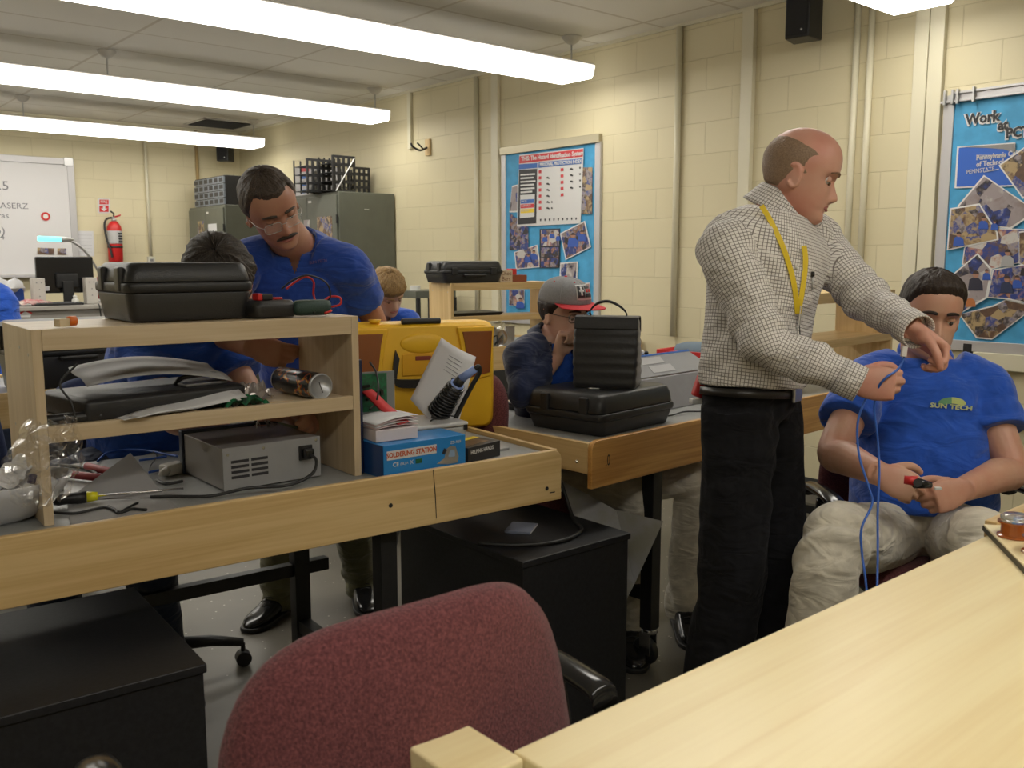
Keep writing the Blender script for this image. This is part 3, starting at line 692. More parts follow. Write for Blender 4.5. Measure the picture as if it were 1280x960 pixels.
hk = thing('wall_hook', 'small wooden wall plate with a black double hook, left of the tall notice board', 'hook', (WX-.002, 6.93, 2.42))
MB().b2((-.018, -.035, -.07), (0, .035, .075)).build('wood_plate', M['pine_v'], hk, bevel=.003)
MB().tube(smooth_path([(-.018, .0, .0), (-.05, .0, -.015), (-.10, .0, -.03), (-.15, .03, .0), (-.16, .05, .03)]), .009).tube(smooth_path([(-.06, .0, -.018), (-.10, -.03, -.005), (-.14, -.02, .03)]), .007).build('hook', M['steel_black'], hk, smooth=True)
hb = thing('wall_bracket', 'small dark bracket showing on the wall above the blue T-shirt student\'s shoulder', 'bracket', tuple(atx(1211, 437, WX-.01)))
MB().b2((-.02, -.022, -.03), (0, .022, .03)).build('plate', M['steel_black'], hb, bevel=.002)

# ---------------- back wall ----------------
def yq(pix, d=0): return [aty(x, y, WY-d) for x, y in pix]
wb = thing('whiteboard', 'white dry-erase board with faint handwriting on the far wall', 'whiteboard', (2.2, WY, 1.26))
MB().b2((-.2, WY-.03, 1.27), (2.96, WY-.004, 2.44)).build('board_face', pm('whiteboard_face', (.66, .65, .66), .25), wb, world=True)
MB().b2((-.25, WY-.045, 2.44), (3.03, WY-.004, 2.51)).build('map_rail', M['alu'], wb, world=True, bevel=.004)
MB().b2((2.96, WY-.04, 1.24), (3.03, WY-.004, 2.44)).build('side_frame', M['alu'], wb, world=True, bevel=.004)
MB().b2((-.25, WY-.10, 1.235), (3.03, WY-.004, 1.268)).build('pen_tray', M['alu'], wb, world=True, bevel=.004)
MB().b2((2.93, WY-.055, 2.43), (3.02, WY-.045, 2.52)).build('rail_end', M['silver'], wb, world=True, bevel=.003)
def btext(s, x, y, size, m=None, par=wb, d=.032, rot=0, sx=1, name='handwriting'):
    return text_mesh(name, s, size, m or pm('marker', (.16, .16, .17), .6), par, frame(aty(x, y, WY-d), (math.cos(rot), 0, math.sin(rot)), (-math.sin(rot), 0, math.cos(rot))), .0004, sx=sx)
mk = pm('marker_grey', (.17, .17, .19), .6)
for s, x, y, z in (('.5', 5, 232, .13), ('LASERZ', 15, 257, .085), ('ras', 4, 269, .085), ('o)', 0, 288, .11), ('4', 3, 296, .08)): btext(s, x, y, z, mk, sx=1.1)
rm = thing('magnet', 'red ring-shaped magnet stuck on the whiteboard', 'magnet', tuple(aty(57, 270, WY-.031)))
MB().lathe([(.026, 0), (.045, 0), (.045, -.008), (.026, -.008)], n=28, axis='y').build('ring', M['red'], rm)
MB().lathe([(.0, -.0085), (.025, -.0085), (.025, -.010), (0, -.010)], n=24, axis='y').build('centre', M['white'], rm)
for q, lb in (([(47, 309), (68, 310), (68, 318), (47, 317)], 'brown picture strip at the foot of the whiteboard, above the monitor'), ([(72, 310), (83, 310), (83, 318), (72, 318)], 'second, smaller brown picture at the foot of the whiteboard')):
    pc = thing('picture', lb, 'picture', tuple(aty(q[0][0], q[0][1], WY-.036)))
    MB().add(yq(q, .036), [(0, 1, 2, 3)]).build('print', PH[1], pc, world=True, solid=.003)
pg = thing('paper_notice', 'white printed sheet on the wall between whiteboard and fire extinguisher', 'paper', tuple(aty(106, 300, WY-.004)))
MB().add(yq([(93, 288), (117, 288.5), (118, 320), (94, 320)], .006), [(0, 1, 2, 3)]).build('sheet', M['paper'], pg, world=True, solid=.001)
mb = MB()
for k in range(6): mb.add(yq([(96, 293+k*4.2), (115, 293.4+k*4.2), (115, 293.8+k*4.2), (96, 293.4+k*4.2)], .0075), [(0, 1, 2, 3)])
mb.build('printed_lines', pm('printed_lines', (.4, .4, .42), .6), pg, world=True)
sg = thing('fire_sign', 'red and white fire extinguisher sign with an arrow, above the extinguisher', 'sign', tuple(aty(130, 257, WY-.004)))
MB().add(yq([(122.5, 247.5), (137.5, 248), (137.5, 266), (122.5, 266)], .006), [(0, 1, 2, 3)]).build('plate', M['poster'], sg, world=True, solid=.002)
MB().add(yq([(124.5, 249), (136, 249.3), (136, 255), (124.5, 255)], .0085), [(0, 1, 2, 3)]).build('upper_panel', M['red'], sg, world=True)
MB().add(yq([(124.5, 256.4), (136, 256.4), (136, 264.5), (124.5, 264.5)], .0085), [(0, 1, 2, 3)]).build('lower_panel', M['red'], sg, world=True)
btext('FIRE', 130.2, 252, .042, M['poster'], sg, .0095, name='lettering')
MB().add(yq([(128.8, 257.3), (131.8, 257.3), (131.8, 260.2), (134.3, 260.2), (130.3, 263.8), (126.3, 260.2), (128.8, 260.2)], .0095), [(0, 1, 2, 3, 4, 5, 6)]).build('arrow', M['poster'], sg, world=True)
fx = thing('fire_extinguisher', 'red fire extinguisher hanging on the far wall', 'fire extinguisher', (3.40, WY-.085, 1.40))
MB().lathe([(0, 0), (.07, 0), (.078, .01), (.078, .36), (.07, .40), (.045, .435), (.028, .45), (0, .452)], n=28).build('cylinder', M['red'], fx, smooth=True)
MB().lathe([(.0795, .20), (.0797, .21), (.0797, .335), (.0795, .345)], n=28).build('label', pm('silver_label', (.45, .45, .45), .4), fx, smooth=True)
mb = MB()
for k in range(4): mb.box((.04, -.0715, .225+k*.03), (.05, .008, .014), Matrix.Rotation(R(30), 3, 'Z'))
mb.build('label_print', M['ink'], fx)
MB().lathe([(.0, .45), (.028, .45), (.028, .475), (.018, .48), (.018, .50), (0, .50)], n=16).build('valve', M['silver'], fx, smooth=True)
MB().tube([(0, 0, .50), (.0, -.02, .535), (-.035, -.02, .56)], .009).build('upper_lever', M['steel_black'], fx, smooth=True)
MB().tube([(0, 0, .495), (.03, -.02, .505), (.07, -.02, .52)], .009).build('lower_lever', M['red'], fx, smooth=True)
MB().tube(smooth_path([(-.02, 0, .49), (-.08, -.01, .47), (-.105, -.01, .40), (-.095, -.03, .25), (-.07, -.06, .13), (-.06, -.07, .05)]), .012).build('hose', M['cablak'], fx, smooth=True)
MB().lathe([(.0805, .155), (.082, .158), (.082, .175), (.0805, .178)], n=28).build('strap', M['cablak'], fx, smooth=True)
MB().b2((-.02, .070, .30), (.02, .0845, .42)).build('bracket', M['silver'], fx, bevel=.003)

# teacher's desk in front of the far wall
dk = thing('desk', 'long grey desk by the far wall carrying the computer', 'desk', (2.9, 9.2, 0))
D0, D1, DY0, DY1 = 1.9, 3.75, 8.75, 9.5
DZ = 1.02
MB().b2((D0, DY0, DZ-.035), (D1, DY1, DZ)).build('desk_top', pm('desk_laminate', (.36, .34, .31), .45), dk, world=True, bevel=.004)
gp = pm('desk_panel', (.27, .255, .235), .5)
MB().b2((D0+.03, DY0+.04, .01), (2.72, DY1-.04, DZ-.0355)).build('pedestal', gp, dk, world=True, bevel=.004)
MB().b2((2.7205, DY0+.12, .01), (D1-.03, DY0+.14, DZ-.0355)).build('modesty_panel', gp, dk, world=True, bevel=.003)
MB().b2((D1-.06, DY0+.1405, .01), (D1-.03, DY1-.04, DZ-.0355)).build('side_panel', gp, dk, world=True, bevel=.003)
def dat(x, y, yy): return aty(x, y, yy)
lg = thing('sticker', 'red and white house-shaped sticker on the front of the far desk', 'sticker', tuple(aty(31, 390, 8.785)))
MB().add([aty(x, y, 8.786) for x, y in ((24, 392), (31, 387), (39, 391), (38, 396), (25, 396))], [(0, 1, 2, 3, 4)]).build('white_shape', M['poster'], lg, world=True, solid=.002)
MB().add([aty(x, y, 8.783) for x, y in ((23, 391.5), (31, 386), (40, 390), (40, 392), (31, 388.6), (24, 393.5))], [(0, 1, 2, 3, 4, 5)]).build('red_roof', M['red'], lg, world=True, solid=.002)
mo = thing('monitor', 'black flat-panel computer monitor seen from behind on the far desk', 'monitor', (aty(82, 350, 9.12).x, 9.12, DZ+.001))
MB().b2((-.245, -.02, .10), (.245, .035, .43)).build('screen_shell', M['gloss'], mo, bevel=.012)
MB().b2((-.09, -.055, .15), (.10, -.0205, .28)).build('rear_bulge', M['plastic'], mo, bevel=.012)
MB().b2((-.06, -.075, .0), (.06, .12, .018)).b2((-.045, -.09, .018), (.045, -.058, .21)).build('stand', M['plastic'], mo, bevel=.006)
MB().b2((-.205, -.0225, .125), (-.145, -.0203, .165)).build('sticker', M['paper'], mo)
sk = pm('speaker_beige', (.55, .52, .48), .5)
for (x, lb) in ((aty(47.5, 360, 9.0).x, 'small beige desktop speaker left of the monitor'), (aty(113, 360, 9.0).x, 'small beige desktop speaker right of the monitor')):
    s = thing('desktop_speaker', lb, 'speaker', (x, 9.0, DZ+.001), 0, None)
    MB().b2((-.05, -.05, 0), (.05, .06, .24)).build('cabinet', sk, s, bevel=.006)
    for (a, b) in ((-.02, .20), (.02, .20), (.0, .14), (.0, .08)): MB().cyl((a, -.052, b), (a, -.048, b), .006, n=10).build('screw', M['grey'], s)
lp = thing('desk_lamp', 'desk lamp with a glowing cyan tube on a bent arm, far desk', 'lamp', tuple(aty(128, 352, 9.3)))
ho = aty(80, 299, 9.25); hi = aty(47.5, 297.5, 9.25)
MB().tube(smooth_path([aty(130, 352, 9.3), aty(118, 330, 9.28), aty(105, 312, 9.26), aty(93, 303, 9.25), aty(84, 299.5, 9.25)]), .012).build('arm', M['silver'], lp, world=True, smooth=True)
MB().b2((lp.location.x-.09, 9.2, DZ), (lp.location.x+.09, 9.38, DZ+.03)).build('base', M['silver'], lp, world=True, bevel=.008)
MB().tube([ho+Vector((.08, 0, .0)), ho, ho+(hi-ho)*.12], [.015, .026, .026]).build('head', M['silver'], lp, world=True, smooth=True)
MB().tube([ho+(hi-ho)*.12, hi], .022).build('tube', pm('cyan_tube', (.2, .8, .8), .4, emit=(.12, .95, .82), es=1.3), lp, world=True, smooth=True)
# clutter on the far desk
def simple(name, label, cat, mb, m, part=None, **k):
    o = mb.build(name, m, None, **k); return tag(o, label, cat)
kb = thing('keyboard', 'dark keyboard between the two desktop speakers', 'keyboard', (aty(72, 370, 8.9).x, 8.90, DZ+.001))
MB().b2((-.2, -.07, 0), (.2, .07, .02)).build('tray', M['plastic'], kb, bevel=.004)
mb = MB()
for i in range(12):
    for j in range(4): mb.box((-.175+i*.032, -.048+j*.032, .023), (.024, .024, .008))
mb.build('keys', pm('key_grey', (.12, .13, .14), .5), kb)
simple('carton', 'blue small carton standing on the far desk near the left edge', 'box', MB().box((aty(21, 357, 9.2).x, 9.2, DZ+.0855), (.10, .05, .17)), M['blue'], bevel=.003)
mb = MB(); rnd = random.Random(3)
c0 = aty(9, 357, 9.1)
mb.grid(lambda u, v: c0+Vector(((u-.5)*.26, (v-.5)*.15, .06*math.sin(u*9+v*4)*math.sin(v*7)+.07*math.sin(PI*u)*math.sin(PI*v)-.02)), 14, 10)
simple('plastic_bag', 'crumpled white bag on the far desk beside the blue carton', 'bag', mb, M['paper'], solid=.003, smooth=True)
mb = MB(); c1 = Vector((2.08, 8.95, DZ+.02))
mb.grid(lambda u, v: c1+Vector(((u-.5)*.32, (v-.5)*.18, .035*math.sin(PI*u)*math.sin(PI*v)+.01*math.sin(u*23+v*11))), 16, 10)
simple('cloth', 'red and white crumpled cloth lying on the far desk, left of the keyboard', 'cloth', mb, pm('red_cloth', (.5, .04, .08), .8, c2=(.6, .55, .5), nscale=16), solid=.003, smooth=True)
bt = thing('bottle', 'small white round-capped bottle in front of the monitor stand', 'bottle', (aty(94, 370, 8.88).x, 8.88, DZ+.001))
MB().lathe([(0, 0), (.026, 0), (.03, .01), (.03, .045), (.015, .06), (0, .06)], n=18).build('body', M['white'], bt, smooth=True)
MB().sphere((0, 0, .072), .017, 14, 8).build('cap', M['white'], bt, smooth=True)
rc = thing('chair', 'dark red chair back showing behind the far desk monitor', 'chair', (3.02, 9.75, 0))
cushion(.42, .5, .07, .03).build('backrest', pm('red_vinyl', (.20, .02, .02), .5), rc, smooth=True, loc=(0, 0, 1.03))
cushion(.44, .42, .07, 0, .5, ax='seat').build('seat', pm('red_vinyl_seat', (.20, .02, .02), .5), rc, smooth=True, loc=(0, .22, .5))
for sx in (-.18, .18):
    for sy in (.05, .4): MB().cyl((sx, sy, 0), (sx, sy, .47), .012).build('leg', M['chrome'], rc)
    MB().cyl((sx, .03, .45), (sx, .02, .95), .012).build('upright', M['chrome'], rc)
for k, pts in enumerate(([(2.60, 8.83, 1.026), (2.58, 8.735, 1.0), (2.60, 8.735, .80), (2.63, 8.735, .70)], [(2.84, 8.83, 1.026), (2.85, 8.735, 1.0), (2.90, 8.735, .75), (2.97, 8.73, .60), (2.99, 8.73, .5)], [(2.78, 8.85, 1.026), (2.79, 8.735, 1.0), (2.80, 8.735, .75), (2.82, 8.735, .6)])):
    simple('computer_cable', ['thin cable hanging over the far desk edge below the monitor', 'thick black cable hanging from the right speaker down the far desk', 'thin cable hanging beside the thick one at the far desk'][k], 'cable', MB().tube(smooth_path(pts), .006), M['cablak'], smooth=True)

# ---------------- steel cabinets in the far corner ----------------
def steel_cab(label, x0, x1, y0, y1, h, pics):
    """doors on the -x side"""
    t = thing('storage_cabinet', label, 'cabinet', ((x0+x1)/2, (y0+y1)/2, 0))
    MB().b2((x0, y0, .0), (x1, y1, h)).build('body', M['cabinet'], t, world=True, bevel=.006)
    ym = (y0+y1)/2
    for (a, b) in ((y0+.02, ym-.003), (ym+.003, y1-.02)):
        d = MB().b2((x0-.018, a, .08), (x0-.0005, b, h-.03)).build('door', M['cabinet'], t, world=True, bevel=.004)
    MB().cyl((x0-.045, ym-.04, 1.0), (x0-.045, ym-.04, 1.14), .01).build('handle', M['chrome'], t, world=True)
    for z in (.3, h/2, h-.25): MB().cyl((x0-.02, y0+.012, z-.04), (x0-.02, y0+.012, z+.04), .009, n=10).build('hinge', M['steel_black'], t, world=True)
    MB().b2((x0-.021, ym-.09, h-.085), (x0-.019, ym-.03, h-.065)).build('label_plate', M['white'], t, world=True)
    for (ya, yb, za, zb, m) in pics: MB().b2((x0-.0205, ya, za), (x0-.0185, yb, zb)).build('taped_paper', m, t, world=True)
    return t
CX = aty(425, 300, 7.48).x
big = steel_cab('tall grey steel cabinet behind the man in the blue polo, crates on top', CX, 4.935, 7.48, 8.62, 2.04, [(7.58, 7.86, 1.56, 1.82, PH[1]), (8.00, 8.12, 1.56, 1.80, PH[3])])
MB().b2((4.60, 7.477, 1.88), (4.65, 7.481, 1.89)).build('maker_plate', M['silver'], big, world=True)
small = steel_cab('grey steel cabinet in the far corner with a parts organiser on top', 4.24, 4.94, 9.75, 10.75, 2.02, [(10.30, 10.48, 1.60, 1.86, PH[1]), (9.95, 10.18, 1.55, 1.82, M['paper'])])
po = thing('parts_organiser', 'grey small-drawer parts organiser on the far corner cabinet', 'organiser', (4.4, 10.22, 2.0205))
MB().b2((4.28, 9.80, 2.0205), (4.47, 10.64, 2.34)).build('case', M['blackbox'], po, world=True, bevel=.003)
lb = pm('drawer_front', (.23, .26, .30), .3); dkk = pm('drawer_dark', (.03, .03, .035), .4)
for i in range(6):
    for j in range(4):
        ya = 9.815+i*.1375; za = 2.03+j*.077
        d = MB().b2((4.26, ya, za), (4.2795, ya+.125, za+.066)).build('drawer', lb, po, world=True)
        MB().b2((4.258, ya+.015, za+.012), (4.2598, ya+.11, za+.056)).build('drawer_window', dkk, d, world=True)
for k in range(4):
    s = thing('carton', ['white flat carton at the bottom of the stack on the tall grey cabinet', 'white flat carton second from the bottom of the cabinet-top stack', 'white flat carton third from the bottom of the cabinet-top stack', 'white flat carton with red edge topping the cabinet-top stack'][k], 'box', (CX+.20, 8.22, 2.041+k*.068), R(3*k-4))
    MB().b2((-.16, -.18, 0), (.16, .18, .067)).build('carton_body', pm('carton_white%d' % k, (.55, .54, .56), .6), s, bevel=.003)
    MB().b2((-.162, -.10, .02), (-.1605, .05, .055)).build('printed_mark', M['inkblue'] if k < 3 else M['inkred'], s)
def crate(label, x, y, w, h, z=2.0405, slant=False):
    t = thing('wire_rack', label, 'rack', (x, y, z))
    mb = MB()
    n = int(w/.05)
    for k in range(n+1): mb.b2((-w/2+k*w/n-.010, -.008, 0), (-w/2+k*w/n+.010, .008, h))
    for k in range(5): mb.b2((-w/2, -.009, k*(h-.02)/4), (w/2, .009, k*(h-.02)/4+.022))
    mb.build('front_grid', M['plastic'], t)
    for k in range(4): MB().b2((-w/2, .01, k*h/4+.01), (w/2, .25, k*h/4+.016)).build('shelf', M['plastic'], t)
    mb = MB()
    for k in range(5): mb.b2((-w/2+k*w/4-.006, .25, 0), (-w/2+k*w/4+.006, .262, h))
    mb.build('rear_grid', M['plastic'], t)
    return t
crate('black slotted rack, leftmost of the three on the grey cabinet', aty(401, 220, 7.75).x, 7.75, .27, .30)
crate('black slotted rack, tallest and middle of the three on the grey cabinet', aty(430, 220, 7.52).x, 7.52, .22, .32)
crate('black slotted rack, rightmost and lowest of the three on the grey cabinet', aty(450, 220, 7.80).x+.02, 7.80, .16, .26)
tag(MB().cyl((aty(420, 222, 7.505).x, 7.505, 2.042), (aty(443, 200, 7.505).x, 7.505, 2.34), .006).build('metal_rod', M['silver'], None), 'thin silver rod leaning across the middle black rack on the cabinet', 'rod')
# little dark stand by the wall behind the fair-haired student
ss = thing('side_stand', 'small dark metal stand by the wall, right of the fair-haired student', 'stand', (4.64, 6.6, 0))
MB().b2((-.22, -.2, 1.10), (.2, .2, 1.16)).build('top', M['cabinet'], ss, bevel=.004)
for sx in (-.2, .18):
    for sy in (-.18, .18): MB().b2((sx-.0, sy-.015, 0), (sx+.03, sy+.015, 1.0995)).build('leg', M['steel_black'], ss)
MB().b2((-.19, -.17, .5), (.18, .17, .53)).build('shelf', M['steel_black'], ss)
dr = thing('tape_roll', 'small white roll on top of the dark stand', 'roll', (4.55, 6.6, 1.1605))
MB().lathe([(.02, 0), (.045, 0), (.045, .04), (.02, .04)], n=20).build('roll', M['white'], dr, smooth=False)
lc = thing('low_cabinet', 'long low dark cabinet along the wall behind the middle shelf unit', 'cabinet', (4.72, 7.0, 0))
MB().b2((-.2, -1.4, 0), (.21, -.7, .80)).build('body', pm('slate_cabinet', (.045, .048, .055), .5), lc, bevel=.004)
# ---------------- hard carrying cases ----------------
def ring3(w, d, z, r=.03, n=5): return [Vector((x, y, z)) for x, y in rrect(w, d, min(r, w*.3, d*.3), n)]
def hard_case(label, loc, rz, w, d, h, seam=.5, m='case', handle=True, group=None, latch=True):
    t = thing('carrying_case', label, 'case', loc, rz, group)
    zs = h*seam
    MB().loft([ring3(w*.90, d*.90, 0, .02), ring3(w*.93, d*.93, .012), ring3(w*.985, d*.985, zs-.012)]).build('lower_shell', M[m], t, smooth=True, bevel=.004)
    MB().loft([ring3(w, d, zs-.0115), ring3(w*1.012, d*1.015, zs-.006), ring3(w*1.012, d*1.015, zs+.006), ring3(w, d, zs+.0115)]).build('rim', M['plastic'], t, smooth=True, bevel=.002)
    lid = MB().loft([ring3(w*.985, d*.985, zs+.012), ring3(w*.965, d*.96, h-.028), ring3(w*.93, d*.92, h-.008), ring3(w*.88, d*.86, h)]).build('lid', M[m], t, smooth=True, bevel=.004)
    if handle:
        MB().tube(smooth_path([(-.07, -d/2, zs-.018), (-.068, -d/2-.022, zs-.02), (0, -d/2-.024, zs-.02), (.068, -d/2-.022, zs-.02), (.07, -d/2, zs-.018)]), .008).build('handle', M['plastic'], t, smooth=True)
    if latch:
        for sx in (-w*.32, w*.32): MB().box((sx, -d/2-.004, zs+.004), (.04, .010, .045)).build('latch', M['plastic'], t, bevel=.003)
    # ribs moulded on the left end
    for y in (-d*.28, d*.22):
        MB().box((-w*.492, y, h*.72), (.016, .035, h*.42)).build('end_rib', M[m], lid, bevel=.005)
    return t
TZ = ZT+.4215+.0008
c0 = aty(168, 406, 2.15)
hard_case('big charcoal plastic carrying case on top of the foreground riser shelf', (c0.x+.145, 2.285, TZ), R(-1.5), .305, .27, .137, .58, handle=False, latch=False)
cb = hard_case('black carrying case on the middle bench, under the quilted lunch bag', (2.275, 2.185, ZT+.0008), R(6.5), .43, .33, .135, .46, handle=False, latch=False)
hard_case('black carrying case on top of the middle-distance riser shelf', tuple(Vector((3.60, 4.68, TZ))), R(-8), .44, .27, .135, .5)
hard_case('dark carrying case standing open-side down on the far left bench', tuple(Vector((1.16, 4.45, ZT+.0008))), R(1), .50, .34, .30, .55)

# quilted lunch bag on the case
bg = thing('lunch_bag', 'black quilted lunch bag with top handle standing on the black case', 'bag', (2.285, 2.165, ZT+.1362), R(-57))
rings = []
for i in range(25):
    v = i/24; z = .235*v
    w = .206+.008*math.sin(PI*v)+.002*v; d = .10*(1-v)**.9+.035+.008*math.sin(v*PI)
    q = .0045*(abs(math.sin(v*PI*7)))**.6
    rings.append([Vector((x*(1+q*2/w), y*(1+q*2/d)-.02*v, z)) for x, y in rrect(w, d, .014, 5)])
qm = pm('quilted_nylon', (.020, .020, .022), .42, bump=.5, bscale=70, sheen=.2)
MB().loft(rings).build('body', qm, bg, smooth=True)
rings = []
for (y, z, t_) in ((-.055, .200, .0), (-.052, .222, .0), (-.044, .238, 0), (-.02, .243, 0), (.006, .240, 0), (.014, .225, 0), (.017, .19, 0)):
    rings.append([Vector((-.106, y, z)), Vector((.110, y, z)), Vector((.110, y+.004, z-.004)), Vector((-.106, y+.004, z-.004))])
MB().loft(rings).build('top_flap', qm, bg, smooth=False, bevel=.001)
pts = smooth_path([(-.055, -.02, .238), (-.058, -.02, .258), (-.035, -.02, .282), (.0, -.02, .290), (.035, -.02, .278), (.062, -.02, .256), (.068, -.02, .238)])
mb = MB(); mb.loft([[p+Vector((0, a, b)) for a, b in ((-.013, 0), (0, .005), (.013, 0), (0, -.005))] for p in pts]); mb.build('handle', pm('webbing', (.014, .014, .015), .8, bump=.6, bscale=500), bg, smooth=True)
MB().b2((-.045, -.100, .0005), (-.01, -.082, .002)).build('care_tag', M['paper'], bg)
# closed notebook computer peeking out behind the case
lp = thing('laptop', 'closed black laptop on the middle bench, left of the black case', 'laptop', (2.40, 2.58, ZT+.0008), R(8))
MB().b2((-.15, -.11, 0), (.15, .11, .014)).build('base', M['plastic'], lp, bevel=.004)
MB().b2((-.15, -.11, .0145), (.15, .11, .026)).build('lid', pm('laptop_lid', (.045, .046, .05), .3), lp, bevel=.004)
# grey two-part instrument case
gc = thing('instrument_case', 'large grey equipment case with two labels and a blue top edge, behind the lunch bag', 'case', (2.72, 2.36, ZT+.0008), R(5))
gm = pm('grey_case', (.30, .30, .32), .4, noise_amt=.04); gm2 = pm('grey_lid', (.205, .21, .225), .4)
MB().prism([(-.13, 0), (.16, 0), (.16, .10), (-.10, .125)], .62, 'yz', -.30).build('base', gm, gc, bevel=.004)
MB().prism([(-.095, .128), (-.055, .128), (.055, .180), (.025, .187)], .62, 'yz', -.30).build('lid', gm2, gc, bevel=.004)
MB().prism([(.025, .1875), (.056, .1805), (.058, .188), (.029, .194)], .62, 'yz', -.30).build('blue_edge', M['inkblue'], gc, bevel=.001)
for k in range(2):
    v0, v1 = (.60, .92) if k else (.16, .50)
    def lidp(u, v): return Vector((u, -.0965+.120*v, .1285+.059*v))
    MB().add([lidp(-.07, v0), lidp(.075, v0), lidp(.095, v1), lidp(-.05, v1)], [(0, 1, 2, 3)]).build('label', pm('silver_label%d' % k, (.36, .36, .38), .3), gc, solid=.001)
kn = thing('knob', 'pair of little black and white knobs on the grey case edge', 'knob', (2.735, 2.408, ZT+.1955))
MB().sphere((0, 0, .008), .010, 14, 8).build('white_ball', M['white'], kn, smooth=True)
MB().sphere((-.02, 0, .006), .009, 14, 8).sphere((.018, -.008, .004), .009, 14, 8).build('black_ball', M['gloss'], kn, smooth=True)
tag(MB().tube(smooth_path([(2.45, 2.20, .862), (2.55, 2.12, .862), (2.66, 2.13, .864), (2.74, 2.10, .862), (2.86, 2.16, .863), (2.95, 2.12, .862)]), .003).build('thin_cable', M['cablak'], None, smooth=True), 'thin black cable on the bench in front of the grey equipment case', 'cable')
rb = thing('storage_bin', 'bright red plastic bin behind the grey equipment case', 'bin', (3.36, 2.60, .0), R(6)); rb.location.z = .8685 if False else ZT+.0008
MB().loft([ring3(.28, .20, 0, .02), ring3(.32, .24, .13, .02), ring3(.35, .27, .132, .02), ring3(.35, .27, .165, .02), ring3(.33, .25, .165, .02), ring3(.30, .22, .12, .02), ring3(.26, .18, .01, .02)]).build('tub', M['red'], rb, bevel=.002)
MB().loft([[Vector((x, y, z)) for x, y in rrect(w_, .16, .02)] for w_, z in ((.24, .015), (.26, .15), (.20, .185), (.06, .19))]).build('contents', pm('bin_contents', (.10, .14, .18), .7), rb, smooth=True)

# ---------------- on the foreground shelf: top ----------------
mm = thing('multimeter', 'black multimeter with red and black plugs, lying on the shelf top beside the case', 'multimeter', tuple(sa(.555, .13, .4225)), R(8))
MB().loft([[Vector((x, y, z)) for x, y in rrect(w_, d_, .015)] for w_, d_, z in ((.115, .15, 0), (.125, .16, .012), (.125, .16, .030), (.105, .14, .042))]).build('body', M['case'], mm, smooth=True, bevel=.002)
MB().b2((-.03, -.06, .0425), (.0, -.03, .058)).build('black_plug', M['plastic'], mm, bevel=.003)
MB().b2((-.045, -.062, .0425), (-.031, -.035, .060)).build('red_plug', M['red'], mm, bevel=.003)
MB().lathe([(0, .0425), (.016, .0425), (.014, .048), (0, .048)], (.03, -.03, 0), 16).build('dial', M['red'], mm, smooth=True)
q = sa(.555, .13, .4225)
wl = smooth_path([at(358, 361, 2.36), at(368, 353, 2.36), at(382, 346, 2.36), at(392, 352, 2.38), at(392, 368, 2.40), at(398, 380, 2.40), at(412, 371, 2.42), at(425, 372, 2.42), at(424, 381, 2.42), at(404, 385, 2.42), at(414, 388, 2.36), at(406, 391, 2.34)])
tag(MB().tube(wl, .0028).build('red_test_lead', M['red'], None, smooth=True), 'red test lead looping up from the multimeter', 'cable')
wl = smooth_path([at(352, 361, 2.35), at(366, 350, 2.35), at(384, 344, 2.35), at(402, 349, 2.37), at(411, 358, 2.38), at(413, 371, 2.40), at(408, 376, 2.42), at(398, 379, 2.42), at(400, 387, 2.38), at(392, 390.5, 2.34)])
tag(MB().tube(wl, .0022).build('black_test_lead', M['cablak'], None, smooth=True), 'black test lead looping up from the multimeter', 'cable')
mb = MB(); g = sa(.665, .06, .4225)
mb.lathe([(0, -.05), (.012, -.05), (.019, -.043), (.0205, -.03), (.0205, .035), (.017, .046), (0, .048)], n=18, axis='x')
o = mb.build('rubber_grip', pm('dark_green_rubber', (.02, .05, .042), .5, bump=.8, bscale=260, stretch=(3, 1, 1)), None, smooth=True, loc=(g.x, g.y, g.z+.0212), rot=(0, 0, R(-8)))
tag(o, 'dark green ribbed rubber grip lying at the right end of the shelf top', 'grip')
mb = MB(); mb.b2((-.12, -.05, 0), (.10, .07, .016))
g = sa(.50, .10, .4225)
cl = thing('relay', 'small orange and clear relay block on the left end of the shelf top', 'component', tuple(sa(.075, .04, .4225)), R(15))
MB().b2((-.018, -.012, 0), (.006, .012, .018)).build('clear_housing', pm('clear_amber', (.75, .62, .42), .1, trans=.5), cl, bevel=.002)
MB().lathe([(0, -.001), (.010, -.001), (.011, .004), (.011, .016), (0, .018)], (.0, 0, 0), 14, 'x').build('coil', pm('orange_coil', (.65, .14, .01), .3), cl, smooth=True, loc=(.008, 0, .0112))
# orange washers omitted: nothing else stands on the rail

# ---------------- on the foreground shelf: middle plank ----------------
PZ = .2085
bd = thing('ring_binder', 'thick black zip binder lying on the middle plank of the riser shelf', 'binder', tuple(sa(.275, .172, PZ)), R(7))
MB().loft([[Vector((x, y, z)) for x, y in rrect(w_, d_, .012)] for w_, d_, z in ((.385, .245, 0), (.395, .255, .008), (.395, .255, .045), (.375, .235, .052))]).build('cover', pm('binder_black', (.016, .016, .018), .5, bump=.3, bscale=200), bd, smooth=True, bevel=.003)
MB().tube(smooth_path([(.06, -.03, .053), (.07, -.055, .072), (.15, -.06, .074), (.17, -.035, .053)]), .006).build('handle', M['plastic'], bd, smooth=True)
MB().b2((.055, -.095, .0525), (.165, -.05, .060)).build('clip_plate', pm('dark_chrome', (.2, .2, .21), .3, .6), bd, bevel=.002)
mb = MB()
mb.grid(lambda u, v: sa(.13+.33*u, .12+.17*v-.03*u, .262+.034*math.sin(PI*(.15+.8*u))+.030*v+.005*math.sin(v*6)), 16, 8)
tag(mb.build('grey_sheet', pm('grey_paper', (.33, .325, .32), .6), None, smooth=True, solid=.001), 'curled grey paper sheet lying over the black binder', 'paper')
